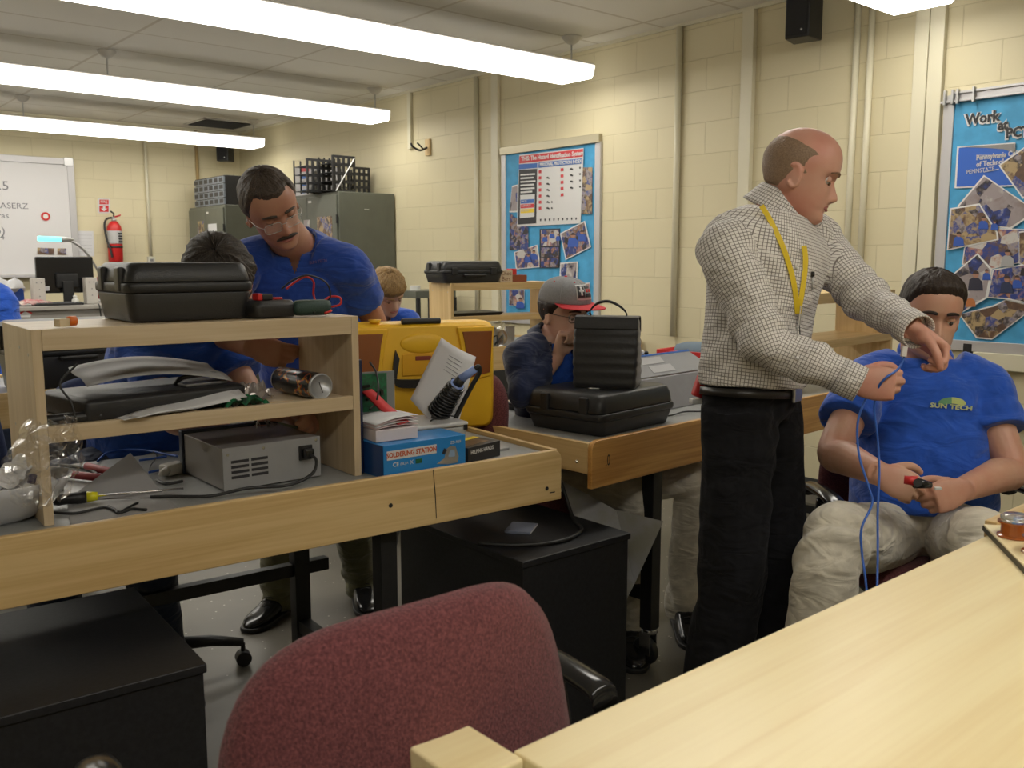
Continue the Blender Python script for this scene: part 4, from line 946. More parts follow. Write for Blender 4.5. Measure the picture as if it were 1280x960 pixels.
for k, (a, z, lb) in enumerate(((0, .0, 'white sheet of paper, lower of two in front of the black binder'), (5, .004, 'white sheet of paper, upper of two in front of the black binder'))):
    c_ = sa(.31+.02*k, .034, PZ+.006+z); rr = Matrix.Rotation(R(7+a), 3, 'Z')
    mb = MB(); mb.grid(lambda u, v: c_+rr @ Vector(((u-.5)*.29, (v-.5)*.055, .012*u+.026*v*u+.002*math.sin(u*9))), 10, 4)
    tag(mb.build('paper_sheet', M['paper'], None, smooth=True, solid=.0008), lb, 'paper')
tag(MB().cyl(tuple(sa(.022, .034, PZ+.014)), tuple(sa(.135, .030, PZ+.0145)), .0125).build('black_tube', M['plastic'], None, smooth=True, bevel=.002), 'short black plastic tube lying at the left end of the middle plank', 'tube')
def screwdriver(label, p, ang, L=.16, hl=.085, r=.011, z=0):
    t = thing('screwdriver', label, 'screwdriver', tuple(p), ang)
    MB().lathe([(0, 0), (r*.8, .002), (r, .012), (r*.9, .03), (r, .05), (r*.95, hl*.75), (0, hl*.75)], (0, 0, r), 14, 'x').build('grip', M['plastic'], t, smooth=True)
    MB().lathe([(0, hl*.75+.0005), (r*.95, hl*.75+.0005), (r*.7, hl), (0, hl)], (0, 0, r), 14, 'x').build('yellow_collar', pm('yellow_clear', (.75, .70, .02), .2), t, smooth=True)
    MB().cyl((hl, 0, r), (hl+L, 0, r*.8), .0028).build('shaft', M['chrome'], t, smooth=True)
screwdriver('slim screwdriver with yellow collar on the middle plank beside the black tube', sa(.085, .055, PZ+.001), R(-4), .05, .06, .007)
# drinks can on its side
cn = thing('spray_can', 'big black printed can lying on its side on the middle plank', 'can', tuple(sa(.655, .118, PZ+.0005+.0345)), R(92))
def canmat():
    m, nt, b = _nm('printed_can'); tc = nt.nodes.new('ShaderNodeTexCoord'); n = nt.nodes.new('ShaderNodeTexNoise'); n.inputs['Scale'].default_value = 26; n.inputs['Detail'].default_value = 3; n.inputs['Distortion'].default_value = 1.5
    nt.links.new(tc.outputs['Object'], n.inputs[0]); cr = nt.nodes.new('ShaderNodeValToRGB'); e = cr.color_ramp; e.interpolation = 'CONSTANT'
    for i, (p_, c) in enumerate(((0, (.02, .02, .02)), (.45, (.03, .03, .03)), (.56, (.30, .05, .02)), (.60, (.45, .22, .03)), (.65, (.32, .28, .22)), (.70, (.03, .03, .03)))):
        if i > 1: e.elements.new(p_)
        e.elements[i].position = p_; e.elements[i].color = col(c)
    nt.links.new(n.outputs['Fac'], cr.inputs[0]); nt.links.new(cr.outputs[0], b.inputs['Base Color']); b.inputs['Roughness'].default_value = .25; b.inputs['Metallic'].default_value = .3
    return m
MB().lathe([(.030, -.10), (.0345, -.095), (.0345, .095), (.030, .10)], n=32, axis='x').build('can_body', canmat(), cn, smooth=True, bevel=.001)
MB().lathe([(0, -.1008), (.029, -.1008), (.029, -.102), (.033, -.103), (.0345, -.0965), (.03, -.096)], n=32, axis='x').build('end_cap', pm('can_end', (.42, .43, .45), .35, .5), cn, smooth=True)
MB().lathe([(0, .1008), (.029, .1008), (.029, .102), (.033, .103), (.0345, .0965), (.03, .096)], n=32, axis='x').build('end_cap', pm('can_end2', (.42, .43, .45), .35, .5), cn, smooth=True)
MB().tube([(-.1032, -.004, -.016), (-.1032, .002, 0), (-.1032, .006, .012)], .001).build('pen_mark', M['ink'], cn)
mb = MB(); rnd = random.Random(5)
mb.grid(lambda u, v: sa(.415+.11*u, .02+.10*v, PZ+.003+.020*abs(math.sin(u*7+v*5))*math.sin(PI*u)**.5+.006*math.sin(v*19)), 16, 12)
tag(mb.build('antistatic_bag', pm('green_bag', (.01, .13, .05), .2, c2=(.02, .04, .03), nscale=60), None, smooth=False, solid=.001), 'crumpled green antistatic bag on the middle plank between binder and can', 'bag')
mb = MB()
mb.grid(lambda u, v: sa(.46+.12*u, .12+.13*v, PZ+.004+.030*abs(math.sin(u*9+v*4))*math.sin(PI*v)**.5+.008*math.sin(v*23+u*9)), 18, 14)
tag(mb.build('foil_bag', pm('silver_foil', (.55, .50, .47), .25, .7), None, smooth=False, solid=.001), 'crumpled silvery bag behind the green one on the middle plank', 'bag')
tag(MB().tube(smooth_path([sa(.08, .02, PZ+.012), sa(.075, .03, PZ+.05), sa(.06, .05, PZ+.09), sa(.10, .06, PZ+.13)]), .0025).build('thin_wire', M['cablak'], None, smooth=True), 'thin black wire standing up at the left end of the middle plank', 'wire')
tag(MB().b2((-.03, -.008, 0), (.03, .008, .004)).build('wooden_stick', M['pine'], None, loc=tuple(sa(.56, .03, PZ+.001)), rot=(0, 0, R(-14))), 'small flat wooden stick in front of the can', 'stick')

# ---------------- under the shelf: power supply ----------------
ps = thing('power_supply', 'grey metal bench power supply with vent slots and plugged-in cord, under the riser shelf', 'power supply', tuple(sa(.41, .045, .0005)), R(-1))
psm = pm('grey_enamel', (.27, .27, .275), .4, noise_amt=.04); pst = pm('taupe_enamel', (.20, .185, .175), .42)
W_, D_, H_ = .262, .27, .108
MB().b2((0, .002, .004), (W_, D_-.012, H_)).build('cover', pst, ps, bevel=.002)
MB().b2((-.0005, -.001, .003), (W_+.0005, .0015, H_+.001)).build('rear_panel', psm, ps, bevel=.001)
MB().b2((-.006, D_-.0115, .0), (W_+.006, D_+.012, H_+.008)).build('front_bezel', pm('navy_bezel', (.02, .03, .06), .4), ps, bevel=.003)
for i in range(4):
    for j in range(2):
        MB().b2((.020+j*.052, -.0016, .030+i*.013), (.066+j*.050, -.0009, .037+i*.013)).build('vent_slot', M['ink'], ps)
MB().b2((.200, -.006, .052), (.238, -.0012, .090)).build('inlet', M['plastic'], ps, bevel=.002)
MB().b2((.207, -.030, .058), (.232, -.0062, .084)).build('plug', M['gloss'], ps, bevel=.004)
for (x, z) in ((.012, .092), (.105, .098), (.25, .10)): MB().cyl((x, -.0028, z), (x, -.0012, z), .0035, n=10).build('screw', M['chrome'], ps)
cord = [ps.location+Vector((.220, -.030, .070)), ps.location+Vector((.225, -.052, .055)), ps.location+Vector((.20, -.072, .028)), ps.location+Vector((.13, -.082, .013)), ps.location+Vector((.03, -.066, .0185)), ps.location+Vector((-.05, -.040, .008)), ps.location+Vector((-.12, .02, .007)), ps.location+Vector((-.16, .05, .007))]
tag(MB().tube(smooth_path(cord), .0042).build('mains_cord', M['cablak'], None, smooth=True), 'black mains cord drooping from the power supply over the bench edge', 'cord')
mb = MB(); rnd = random.Random(11)
for k in range(14):
    p0 = sa(.60+.05*rnd.random(), .27, .06+.05*rnd.random())
    mb.tube(smooth_path([p0, p0+Vector((rnd.uniform(-.03, .03), rnd.uniform(-.02, .02), rnd.uniform(-.03, .03))), p0+Vector((rnd.uniform(-.05, .05), rnd.uniform(-.02, .02), rnd.uniform(-.05, .02)))], 4), .0015, 5)
tag(mb.build('clip_bundle', M['silver'], None, smooth=True), 'tangle of small shiny wire clips behind the power supply', 'wires', kind='stuff')
tag(MB().tube(smooth_path([sa(.59, .30, .40-.20), sa(.60, .31, .14), sa(.61, .29, .09), sa(.63, .28, .06)]), .004).build('black_lead', M['cablak'], None, smooth=True), 'black lead hanging down behind the power supply', 'cable')
# left part under the shelf
tri = thing('cardboard_sheet', 'folded grey cardboard triangle propped on the bench left of the power supply', 'cardboard', tuple(sa(.18, .15, .0005)))
P_ = [atz(83, 625, ZT+.003), aty(163, 566, 2.36), atz(207, 621, ZT+.003)]
MB().add(P_, [(0, 1, 2)]).build('raised_flap', pm('grey_card', (.26, .25, .25), .6), tri, world=True, solid=.002)
P_ = [atz(83, 626, ZT+.0025), atz(207, 622, ZT+.0025), atz(222, 634, ZT+.0025), atz(88, 655, ZT+.0025)]
MB().add(P_, [(0, 1, 2, 3)]).build('flat_flap', pm('grey_card2', (.30, .29, .285), .6), tri, world=True, solid=.002)
a_ = atz(66, 634, ZT+.001); b_ = atz(205, 620, ZT+.001)
screwdriver('large screwdriver with black grip and yellow collar at the left under the shelf', a_+Vector((.0, -.0, .003)), math.atan2((b_-a_).y, (b_-a_).x), .19, .095, .014)
for k, (px, lb) in enumerate((((83, 592, 120, 596), 'red tube handle lying on the bench, nearer of two'), ((108, 582, 133, 588), 'red tube handle lying on the bench, farther of two'))):
    a_ = atz(px[0], px[1], ZT+.014); b_ = atz(px[2], px[3], ZT+.014)
    tag(MB().cyl(a_, a_+(b_-a_).normalized()*.12, .010).build('red_tube', pm('dull_red%d' % k, (.33, .03, .045), .5), None, smooth=True, bevel=.002), lb, 'tube')
for k, (pp, r, m, lb) in enumerate((
    ([(76, 581), (95, 583), (110, 586), (122, 593)], .005, 'cablak', 'black cable lying above the red handles'),
    ([(66, 640), (95, 641), (130, 634), (150, 640), (165, 636), (183, 637)], .0035, 'cablak', 'black wire in front of the large screwdriver'),
    ([(135, 632), (143, 636), (148, 641), (160, 634), (172, 628)], .003, 'steel_black', 'dark kinked wire crossing the screwdriver shaft'),
    ([(122, 576), (134, 566), (158, 562), (185, 563), (206, 567), (222, 570)], .0035, 'blue', 'blue cable arching across the bench behind the grey triangle'),
    ([(174, 575), (190, 573), (208, 570)], .0035, 'blue', 'short blue cable right of the grey triangle tip'),
    ([(186, 590), (196, 588), (206, 586)], .0035, 'blue', 'short blue cable near the white clip'),
    ([(196, 600), (206, 604), (218, 603), (228, 601)], .004, 'cablak', 'black cable entering behind the power supply'),
    ([(190, 563), (196, 570), (188, 582), (187, 590)], .0015, 'cablak', 'hair-thin black wire near the white clip'))):
    o = MB().tube(smooth_path([atz(x, y, ZT+.006) for x, y in pp]), r).build('cable', M[m], None, smooth=True); tag(o, lb, 'cable')
wt = thing('adapter', 'small white plastic adapter behind the left end of the power supply', 'adapter', tuple(atz(216, 592, ZT+.0008)), R(20))
MB().b2((-.03, -.02, 0), (.03, .02, .03)).build('body', M['white'], wt, bevel=.006)
MB().tube([(-.028, -.01, .015), (-.055, -.02, .012)], [.012, .007]).build('boot', M['white'], wt, smooth=True)
cap_ = thing('pill_bottle', 'small white plastic cup on the bench behind the left shelf post', 'cap', tuple(atz(72, 612, ZT+.0008)))
MB().lathe([(0, 0), (.014, 0), (.014, .014), (.012, .016), (0, .016)], n=20).build('cap', M['white'], cap_, smooth=True, bevel=.001)
# tray with bags at the far left
ty = thing('foam_tray', 'white foam tray full of clear bags and papers at the left edge', 'tray', tuple(ba(.80, .05, ZT+.001)))
c_ = atz(2, 648, ZT)
def trayf(u, v):
    a = u*2*PI; r_ = .06+.085*v
    return c_+Vector((r_*math.cos(a)*1.15-.02, r_*math.sin(a)*.85+.0, .004+.085*v**2.2))
MB().grid(trayf, 32, 8).build('dish', pm('foam_white', (.55, .56, .60), .6), ty, world=True, smooth=True, solid=.004)
rnd = random.Random(4)
for k in range(7):
    cc = c_+Vector((rnd.uniform(-.06, .07), rnd.uniform(-.05, .05), .025+.015*k)); rr = Matrix.Rotation(rnd.uniform(0, 6), 3, 'Z') @ Matrix.Rotation(rnd.uniform(-.5, .5), 3, 'X')
    mb = MB(); w_, h_ = rnd.uniform(.07, .11), rnd.uniform(.05, .08)
    mb.grid(lambda u, v: cc+rr @ Vector(((u-.5)*w_, (v-.5)*h_, .01*math.sin(u*8+k)+.006*math.sin(v*11))), 8, 8)
    tag(mb.build('packing_slip', M['paper'], None, smooth=False, solid=.0008), 'loose white slip in the foam tray', 'paper', 'white slips in the foam tray')
def film():
    m, nt, b = _nm('clear_film'); nt.nodes.remove(b); out = nt.nodes['Material Output']
    t_, g_ = nt.nodes.new('ShaderNodeBsdfTransparent'), nt.nodes.new('ShaderNodeBsdfGlossy'); g_.inputs['Roughness'].default_value = .14
    mx = nt.nodes.new('ShaderNodeMixShader'); lw = nt.nodes.new('ShaderNodeLayerWeight'); lw.inputs['Blend'].default_value = .35
    mr = nt.nodes.new('ShaderNodeMapRange'); mr.inputs['To Min'].default_value = .12; mr.inputs['To Max'].default_value = .55; nt.links.new(lw.outputs['Facing'], mr.inputs['Value'])
    nt.links.new(mr.outputs[0], mx.inputs[0]); nt.links.new(t_.outputs[0], mx.inputs[1]); nt.links.new(g_.outputs[0], mx.inputs[2]); nt.links.new(mx.outputs[0], out.inputs[0]); return m
bagm = film()
cb_ = aty(52, 572, 2.06)
mb = MB()
def bagf(u, v):
    x = (u-.5)*.125; z = (v-.5)*.17
    w_ = noise.noise(Vector((u*5, v*5, 1)))*.04+noise.noise(Vector((u*13, v*13, 3)))*.016
    return cb_+Vector((x*(.7+.5*math.sin(PI*v))+.03*(v-.5)+.012*noise.noise(Vector((v*8, u*3, 7))), -.02+w_-.05*math.sin(PI*u), z+.02*noise.noise(Vector((u*6, 2, v*3)))))
mb.grid(bagf, 40, 40)
o = mb.build('clear_bag', bagm, None, smooth=False); tag(o, 'crumpled clear plastic bag standing against the left end of the riser shelf', 'bag')
bc = thing('chip_box', 'small dark purple component inside the clear bag', 'component', tuple(aty(40, 598, 2.03)), R(30))
MB().box((0, 0, 0), (.014, .010, .020), Matrix.Rotation(R(25), 3, 'Y')).build('body', pm('purple', (.03, .015, .05), .4), bc, bevel=.002)

# ---------------- right part of the bench ----------------
nv = thing('tablet_panel', 'thin navy panel standing against the right end of the riser shelf', 'panel', tuple(sa(.772, .03, .0005)), SA)
MB().b2((0, -.015, 0), (.010, .21, .305)).build('panel', pm('navy_gloss', (.012, .018, .06), .25), nv, bevel=.003)
MB().b2((.0105, -.008, .012), (.0125, .20, .293)).build('screen', M['gloss'], nv, bevel=.001)
sb = thing('cardboard_box', 'blue soldering station box on the right part of the foreground bench', 'box', (1.262, 1.985, ZT+.0008), R(-1.5))
bxm = pm('blue_print', (.02, .21, .55), .35); BW, BD, BH = .262, .12, .088
MB().b2((0, 0, 0), (BW, BD, BH)).build('carton', bxm, sb, bevel=.0015)
MB().b2((-.0006, .002, .002), (.0002, BD-.002, BH-.002)).build('dark_end', pm('dark_blue_print', (.012, .06, .22), .35), sb)
MB().b2((.010, -.0008, .048), (.165, .0003, .072)).build('title_label', M['poster'], sb)
fm = lambda x, z: frame(wmat(sb) @ Vector((x, -.0012, z)), wmat(sb).to_3x3() @ Vector((1, 0, 0)), (0, 0, 1))
text_mesh('title', 'SOLDERING STATION', .0185, pm('orange_ink', (.50, .09, .02), .5), sb, fm(.087, .060), .0003, bold=.0006, sx=.86)
text_mesh('model_number', 'ZD-929', .011, M['poster'], sb, fm(.228, .070), .0003)
text_mesh('mark', 'CE', .016, M['poster'], sb, fm(.036, .034), .0003, bold=.0002)
text_mesh('mark', '(UL) A', .009, M['poster'], sb, fm(.062, .034), .0003)
text_mesh('mark', 'X', .016, M['poster'], sb, fm(.085, .034), .0003)
MB().b2((.098, -.001, .028), (.118, .0002, .040)).build('green_mark', M['green'], sb)
MB().add([(.165, -.0009, .018), (.19, -.0009, .03), (.198, -.0009, .055), (.212, -.0009, .062), (.228, -.0009, .058), (.238, -.0009, .03), (.235, -.0009, .012), (.20, -.0009, .012)], [tuple(range(8))]).build('pictured_station', M['silver'], sb)
MB().add([(.203, -.0014, .032), (.209, -.0014, .050), (.224, -.0014, .048), (.226, -.0014, .030)], [(0, 1, 2, 3)]).build('pictured_display', pm('pict_blue', (.25, .35, .5), .4), sb)
MB().add([(.182, -.0014, .045), (.19, -.0014, .058), (.2, -.0014, .052), (.19, -.0014, .04)], [(0, 1, 2, 3)]).build('pictured_iron', M['ink'], sb)
wb_ = thing('small_box', 'plain white box on top of the blue soldering station box', 'box', (1.268, 2.03, ZT+BH+.0015), R(-6))
MB().b2((0, 0, 0), (.125, .085, .032)).build('carton', pm('pinkish_white', (.62, .56, .58), .5), wb_, bevel=.002)
bo = thing('booklet', 'open white booklet with curling pages on the small white box', 'booklet', (1.275, 2.03, ZT+BH+.0345))
for k in range(4):
    mb = MB(); mb.grid(lambda u, v: Vector((-.005+.135*u, .12*v, .002+.004*k+(.014*k*.5)*u*(1-.4*u)+.004*math.sin(PI*u))), 10, 3)
    mb.build('page', M['paper'] if k % 2 else pm('pink_page', (.62, .48, .50), .6), bo, smooth=True, solid=.0006)
wr = thing('tool_pouch', 'red nylon strap draped across the open booklet', 'strap', tuple(at(490, 510, 2.55)))
st_ = smooth_path([at(459, 490, 2.62), at(467, 497, 2.60), at(480, 510, 2.56), at(492, 520, 2.52), at(505, 531, 2.46)])
mb = MB(); mb.loft([[p+Vector(o_) for o_ in ((-.016, 0, .004), (.016, 0, .008), (.016, .006, .004), (-.016, .006, 0))] for p in st_]); mb.build('strap', pm('red_nylon', (.55, .03, .035), .6), wr, world=True, smooth=True)
MB().tube(smooth_path([at(462, 452, 2.64), at(470, 465, 2.64), at(473, 485, 2.60), at(470, 503, 2.58), at(462, 512, 2.56)]), .003).build('cord', M['cablak'], wr, world=True, smooth=True)
pcb = thing('circuit_board', 'upright green circuit board with wires behind the navy panel', 'circuit board', (1.40, 2.26, ZT+.0008), R(-15))
MB().b2((-.11, -.002, .0), (.07, .002, .245)).build('backing_panel', pm('grey_panel', (.22, .23, .23), .4), pcb, bevel=.001)
MB().b2((-.105, -.006, .13), (.045, -.0022, .24)).build('board', M['green'], pcb)
mb = MB(); rnd = random.Random(8)
for k in range(26): mb.box((rnd.uniform(-.09, .035), -.010, rnd.uniform(.14, .23)), (rnd.uniform(.006, .02), .008, rnd.uniform(.005, .014)))
mb.build('chips', M['gloss'], pcb)
pb = thing('parts_box', 'translucent white plastic parts box behind the blue box', 'box', (1.385, 2.125, ZT+.0008), R(-8))
MB().b2((0, 0, 0), (.235, .17, .085)).build('box_body', pm('milky_plastic', (.62, .62, .62), .25, trans=.35), pb, bevel=.008)
MB().b2((-.004, -.004, .0855), (.239, .174, .098)).build('lid', pm('milky_lid', (.68, .68, .68), .25, trans=.2), pb, bevel=.005)
MB().b2((.222, -.010, .075), (.232, -.0045, .09)).build('latch', M['plastic'], pb)
MB().b2((.03, .10, .0985), (.10, .16, .112)).build('card', pm('yellow_card', (.70, .55, .12), .6), pb) if False else None
tag(MB().tube(smooth_path([(1.53, 2.15, .9575), (1.56, 2.17, .9575), (1.59, 2.16, .9575), (1.61, 2.175, .960), (1.63, 2.16, .9575)]), .0022).build('short_wire', M['cablak'], None, smooth=True), 'short black wire lying on the translucent parts box lid', 'wire')
yk = tag(MB().b2((0, 0, 0), (.13, .05, .014)).build('sponge_strip', pm('yellow_sponge', (.72, .52, .12), .8), None, bevel=.003), 'yellow strip behind the translucent parts box', 'sponge'); yk.location = (1.60, 2.33, ZT+.0008)
hh = thing('cardboard_box', 'small black helping hands box with yellow trim right of the blue box', 'box', (1.538, 1.985, ZT+.0008), R(12))
MB().b2((0, 0, 0), (.145, .105, .045)).build('carton', pm('black_card', (.02, .02, .022), .4), hh, bevel=.001)
MB().b2((.03, .076, .0451), (.144, .100, .0458)).build('yellow_band', M['inkyel'], hh)
MB().b2((.01, .02, .0451), (.12, .07, .0456)).build('printed_picture', PH[1], hh)
fm2 = lambda x, z: frame(wmat(hh) @ Vector((x, -.0008, z)), wmat(hh).to_3x3() @ Vector((1, 0, 0)), (0, 0, 1))
text_mesh('title', 'HELPING HANDS', .0155, M['poster'], hh, fm2(.062, .030), .0003, bold=.0003, sx=.85)
tag(MB().b2((-.11, -.06, 0), (.10, .06, .006)).build('grey_pad', pm('pad_grey', (.36, .36, .36), .5), None, loc=(1.66, 2.13, ZT+.0008), rot=(0, 0, R(-4)), bevel=.001), 'thin pale grey pad behind the helping hands box', 'pad')
# soldering iron in its spring stand, and the sheet behind it
si = thing('soldering_iron', 'blue-handled soldering iron resting in a black coil holder', 'soldering iron', (1.80, 2.30, ZT))
a_, b_, c2_, d_ = at(548, 516, 2.74), at(571, 481, 2.68), at(577, 473, 2.67), at(594, 461, 2.65)
MB().tube([a_, a_+(b_-a_)*.3, b_], [.033, .029, .023], 14).build('coil_holder', pm('black_spring', (.015, .015, .016), .3, bump=1, bscale=90), si, world=True, smooth=True)
mb = MB(); ax = (b_-a_).normalized(); u_ = ax.orthogonal().normalized(); w_ = ax.cross(u_)
cp = [a_+(b_-a_)*(k/140)+(u_*math.cos(k*.5)+w_*math.sin(k*.5))*(.035-.010*k/140) for k in range(141)]
MB().tube(cp, .0028, 5).build('coil', M['gloss'], si, world=True, smooth=True)
MB().tube([b_, c2_], [.016, .014], 12).build('collar', M['cablak'], si, world=True, smooth=True)
MB().tube([b_-ax*.003, b_+ax*.004], [.021, .021], 16).build('blue_ring', pm('pale_blue', (.25, .35, .70), .4), si, world=True, smooth=True)
MB().tube([c2_, d_], [.013, .011], 12).build('handle', pm('pale_blue2', (.25, .35, .70), .35), si, world=True, smooth=True)
MB().tube(smooth_path([d_, at(598, 458, 2.65), at(599, 466, 2.67), at(590, 482, 2.68), at(578, 505, 2.72), at(566, 530, 2.74)]), .007).build('cord', M['cablak'], si, world=True, smooth=True)
MB().tube([a_, Vector((a_.x, a_.y, ZT+.012)), Vector((a_.x, a_.y, ZT+.001))], [.02, .045, .05], 16).build('stand_foot', M['plastic'], si, world=True, smooth=True)
mb = MB(); A_, B_, C_, D__ = at(513, 499, 2.80), at(552, 422, 2.86), at(595, 446, 2.82), at(568, 548, 2.72)
mb.grid(lambda u, v: (A_*(1-u)+D__*u)*(1-v)+(B_*(1-u)+C_*u)*v+Vector((-.02, -.02, 0))*math.sin(PI*u), 10, 10)
ps_ = mb.build('instruction_sheet', M['paper'], None, smooth=True, solid=.0008); tag(ps_, 'printed white sheet leaning upright against the yellow case', 'paper')
mb = MB()
for k in range(5):
    v = .86-.05*k; a0 = (A_*.62+D__*.38)*(1-v)+(B_*.62+C_*.38)*v; a1 = (A_*.28+D__*.72)*(1-v)+(B_*.28+C_*.72)*v
    o_ = Vector((-.022, -.022, .0))
    mb.tube([a0+o_*math.sin(PI*.38)*1.08, a1+o_*math.sin(PI*.72)*1.10], .0009, 4)
mb.build('printed_lines', pm('print_grey', (.25, .25, .27), .6), ps_, smooth=False)

# yellow tool case with amber windows
yc = thing('tool_case', 'yellow tool case with amber compartment windows and black handle, standing on edge', 'tool case', (1.745, 2.525, ZT+.0008), R(-20))
YW, YD, YH = .51, .14, .362
YY = M['yellow']; am = pm('amber_window', (.30, .085, .02), .2, trans=.15); ye = pm('yellow_recess', (.74, .38, .012), .45)
prof = rrect(YW, YH, .035, 6, 0, YH/2)
def yring(s, y, dz=0): return [Vector((x*s, y, YH/2+(z-YH/2)*s+dz)) for x, z in prof]
MB().loft([yring(.93, -YD/2), yring(.97, -YD/2+.012), yring(1, -YD/2+.03), yring(1, -.004)]).build('front_shell', YY, yc, smooth=True, bevel=.003)
MB().loft([yring(1, .004), yring(1, YD/2-.03), yring(.97, YD/2-.012), yring(.93, YD/2)]).build('rear_shell', YY, yc, smooth=True, bevel=.003)
MB().loft([yring(.985, -.0039), yring(.985, .0039)]).build('seam', M['plastic'], yc)
fy = -YD/2
for sx in (-1, 1):
    out = [(sx*.245, .345), (sx*.115, .345), (sx*.125, .30), (sx*.145, .16), (sx*.235, .18)]
    f = MB().prism(out if sx < 0 else out[::-1], .012, 'xz', fy-.0115).build('window_frame', YY, yc, bevel=.004)
    inn = [(sx*.236, .330), (sx*.132, .330), (sx*.140, .295), (sx*.155, .175), (sx*.228, .192)]
    MB().prism(inn, .004, 'xz', fy-.0157).build('window', am, f, bevel=.001)
MB().sphere((0, fy-.0, .295), (.075, .010, .033), 28, 10).build('oval_boss', YY, yc, smooth=True)
hp = smooth_path([(-.085, fy-.004, .262), (-.098, fy-.016, .20), (-.095, fy-.022, .172), (0, fy-.024, .166), (.095, fy-.022, .172), (.098, fy-.016, .20), (.085, fy-.004, .262)], 5)
MB().loft([[p+Vector(q_) for q_ in ((-.006, -.007, .014), (-.006, .007, .014), (.006, .007, -.014), (.006, -.007, -.014))] for p in hp]).build('handle', M['plastic'], yc, smooth=False, bevel=.002)
MB().b2((-.070, fy-.006, .19), (.070, fy-.0005, .262)).build('latch_plate', ye, yc, bevel=.003)
MB().b2((-.026, fy-.009, .240), (.026, fy-.0065, .254)).build('maker_badge', pm('badge_red', (.25, .05, .03), .4), yc, bevel=.002)
MB().cyl((-.065, -.055, YH+.004), (.065, -.055, YH+.004), .010, n=14).build('hinge', M['plastic'], yc, bevel=.002)
MB().lathe([(0, 0), (.022, 0), (.014, -.012), (0, -.012)], (-.15, -.04, YH+.0115), 16).build('catch', YY, yc, smooth=True)

# ---------------- on the middle-distance shelf and bench ----------------
ch = thing('candy_box', 'open carton of chocolate bars on the middle-distance shelf, beside the black case', 'box', (3.87, 4.62, TZ+.0), R(-8))
MB().b2((-.045, -.05, 0), (.05, .04, .075)).build('carton', pm('cream_card', (.55, .46, .33), .5), ch, bevel=.002)
MB().b2((.052, -.045, 0), (.165, .04, .045)).build('tray', pm('brown_card', (.20, .05, .02), .5), ch, bevel=.002)
MB().b2((.055, -.03, .0455), (.095, .03, .085)).build('red_panel', M['red'], ch, bevel=.002)
mch = wmat(ch)
for k, s in enumerate(('Choc', 'Bars')): text_mesh('lettering', s, .038, pm('brown_ink', (.12, .03, .01), .5), ch, frame(mch @ Vector((.0, -.0508, .055-.034*k)), mch.to_3x3() @ Vector((1, 0, 0)), (0, 0, 1)), .0003)
tag(MB().loft([ring3(.36, .20, 0, .02), ring3(.40, .24, .022, .02), ring3(.37, .21, .024, .02)]).build('black_tray', M['plastic'], None, loc=(3.66, 4.70, ZT+.2095), rot=(0, 0, R(-8)), bevel=.002), 'shallow black tray on the middle plank of the middle-distance shelf', 'tray')
mb = MB(); rnd = random.Random(9)
pbm = thing('parts_bag', 'clear bag of white and brown parts under the middle-distance shelf', 'bag', (3.83, 4.66, ZT+.0008))
MB().grid(lambda u, v: Vector(((u-.5)*.20+.02*math.sin(v*7), -.05+.03*math.sin(u*9), .16*v)), 14, 12).build('film', bagm, pbm, smooth=False, solid=.02)
MB().b2((-.07, -.01, 0), (.05, .05, .12)).build('white_packet', M['white'], pbm, bevel=.01)
MB().sphere((.06, -.01, .055), (.045, .03, .05), 14, 8).build('tan_part', pm('tan_part', (.40, .26, .14), .5), pbm, smooth=True)
mb = MB()
for k in range(5): mb.tube(smooth_path([(3.60+.05*k, 4.61, .872), (3.58+.06*k, 4.60, .94-.01*k), (3.66+.05*k, 4.60, .93), (3.70+.04*k, 4.61, .873)]), .005, 6)
tag(mb.build('cable_tangle', M['cablak'], None, smooth=True), 'tangle of black cables under the middle-distance shelf', 'cables', kind='stuff')
pg_ = tag(MB().b2((-.04, -.006, 0), (.04, .006, .12)).build('document_folder', M['paper'], None, loc=(4.02, 4.72, ZT+.0008)), 'white upright card right of the parts bag, under the middle-distance shelf', 'card')
# red tool clipped by the instructor's hip lies on the grey case
rt = thing('tape_measure', 'red tool with a white label tucked at the standing man\'s back pocket', 'tool', tuple(at(876, 483, 2.49)), R(-30))
MB().box((0, 0, 0), (.035, .03, .062), Matrix.Rotation(R(18), 3, 'Y')).build('body', M['red'], rt, bevel=.008)
MB().box((-.012, 0, -.040), (.032, .028, .014)).build('white_end', M['white'], rt, bevel=.002)
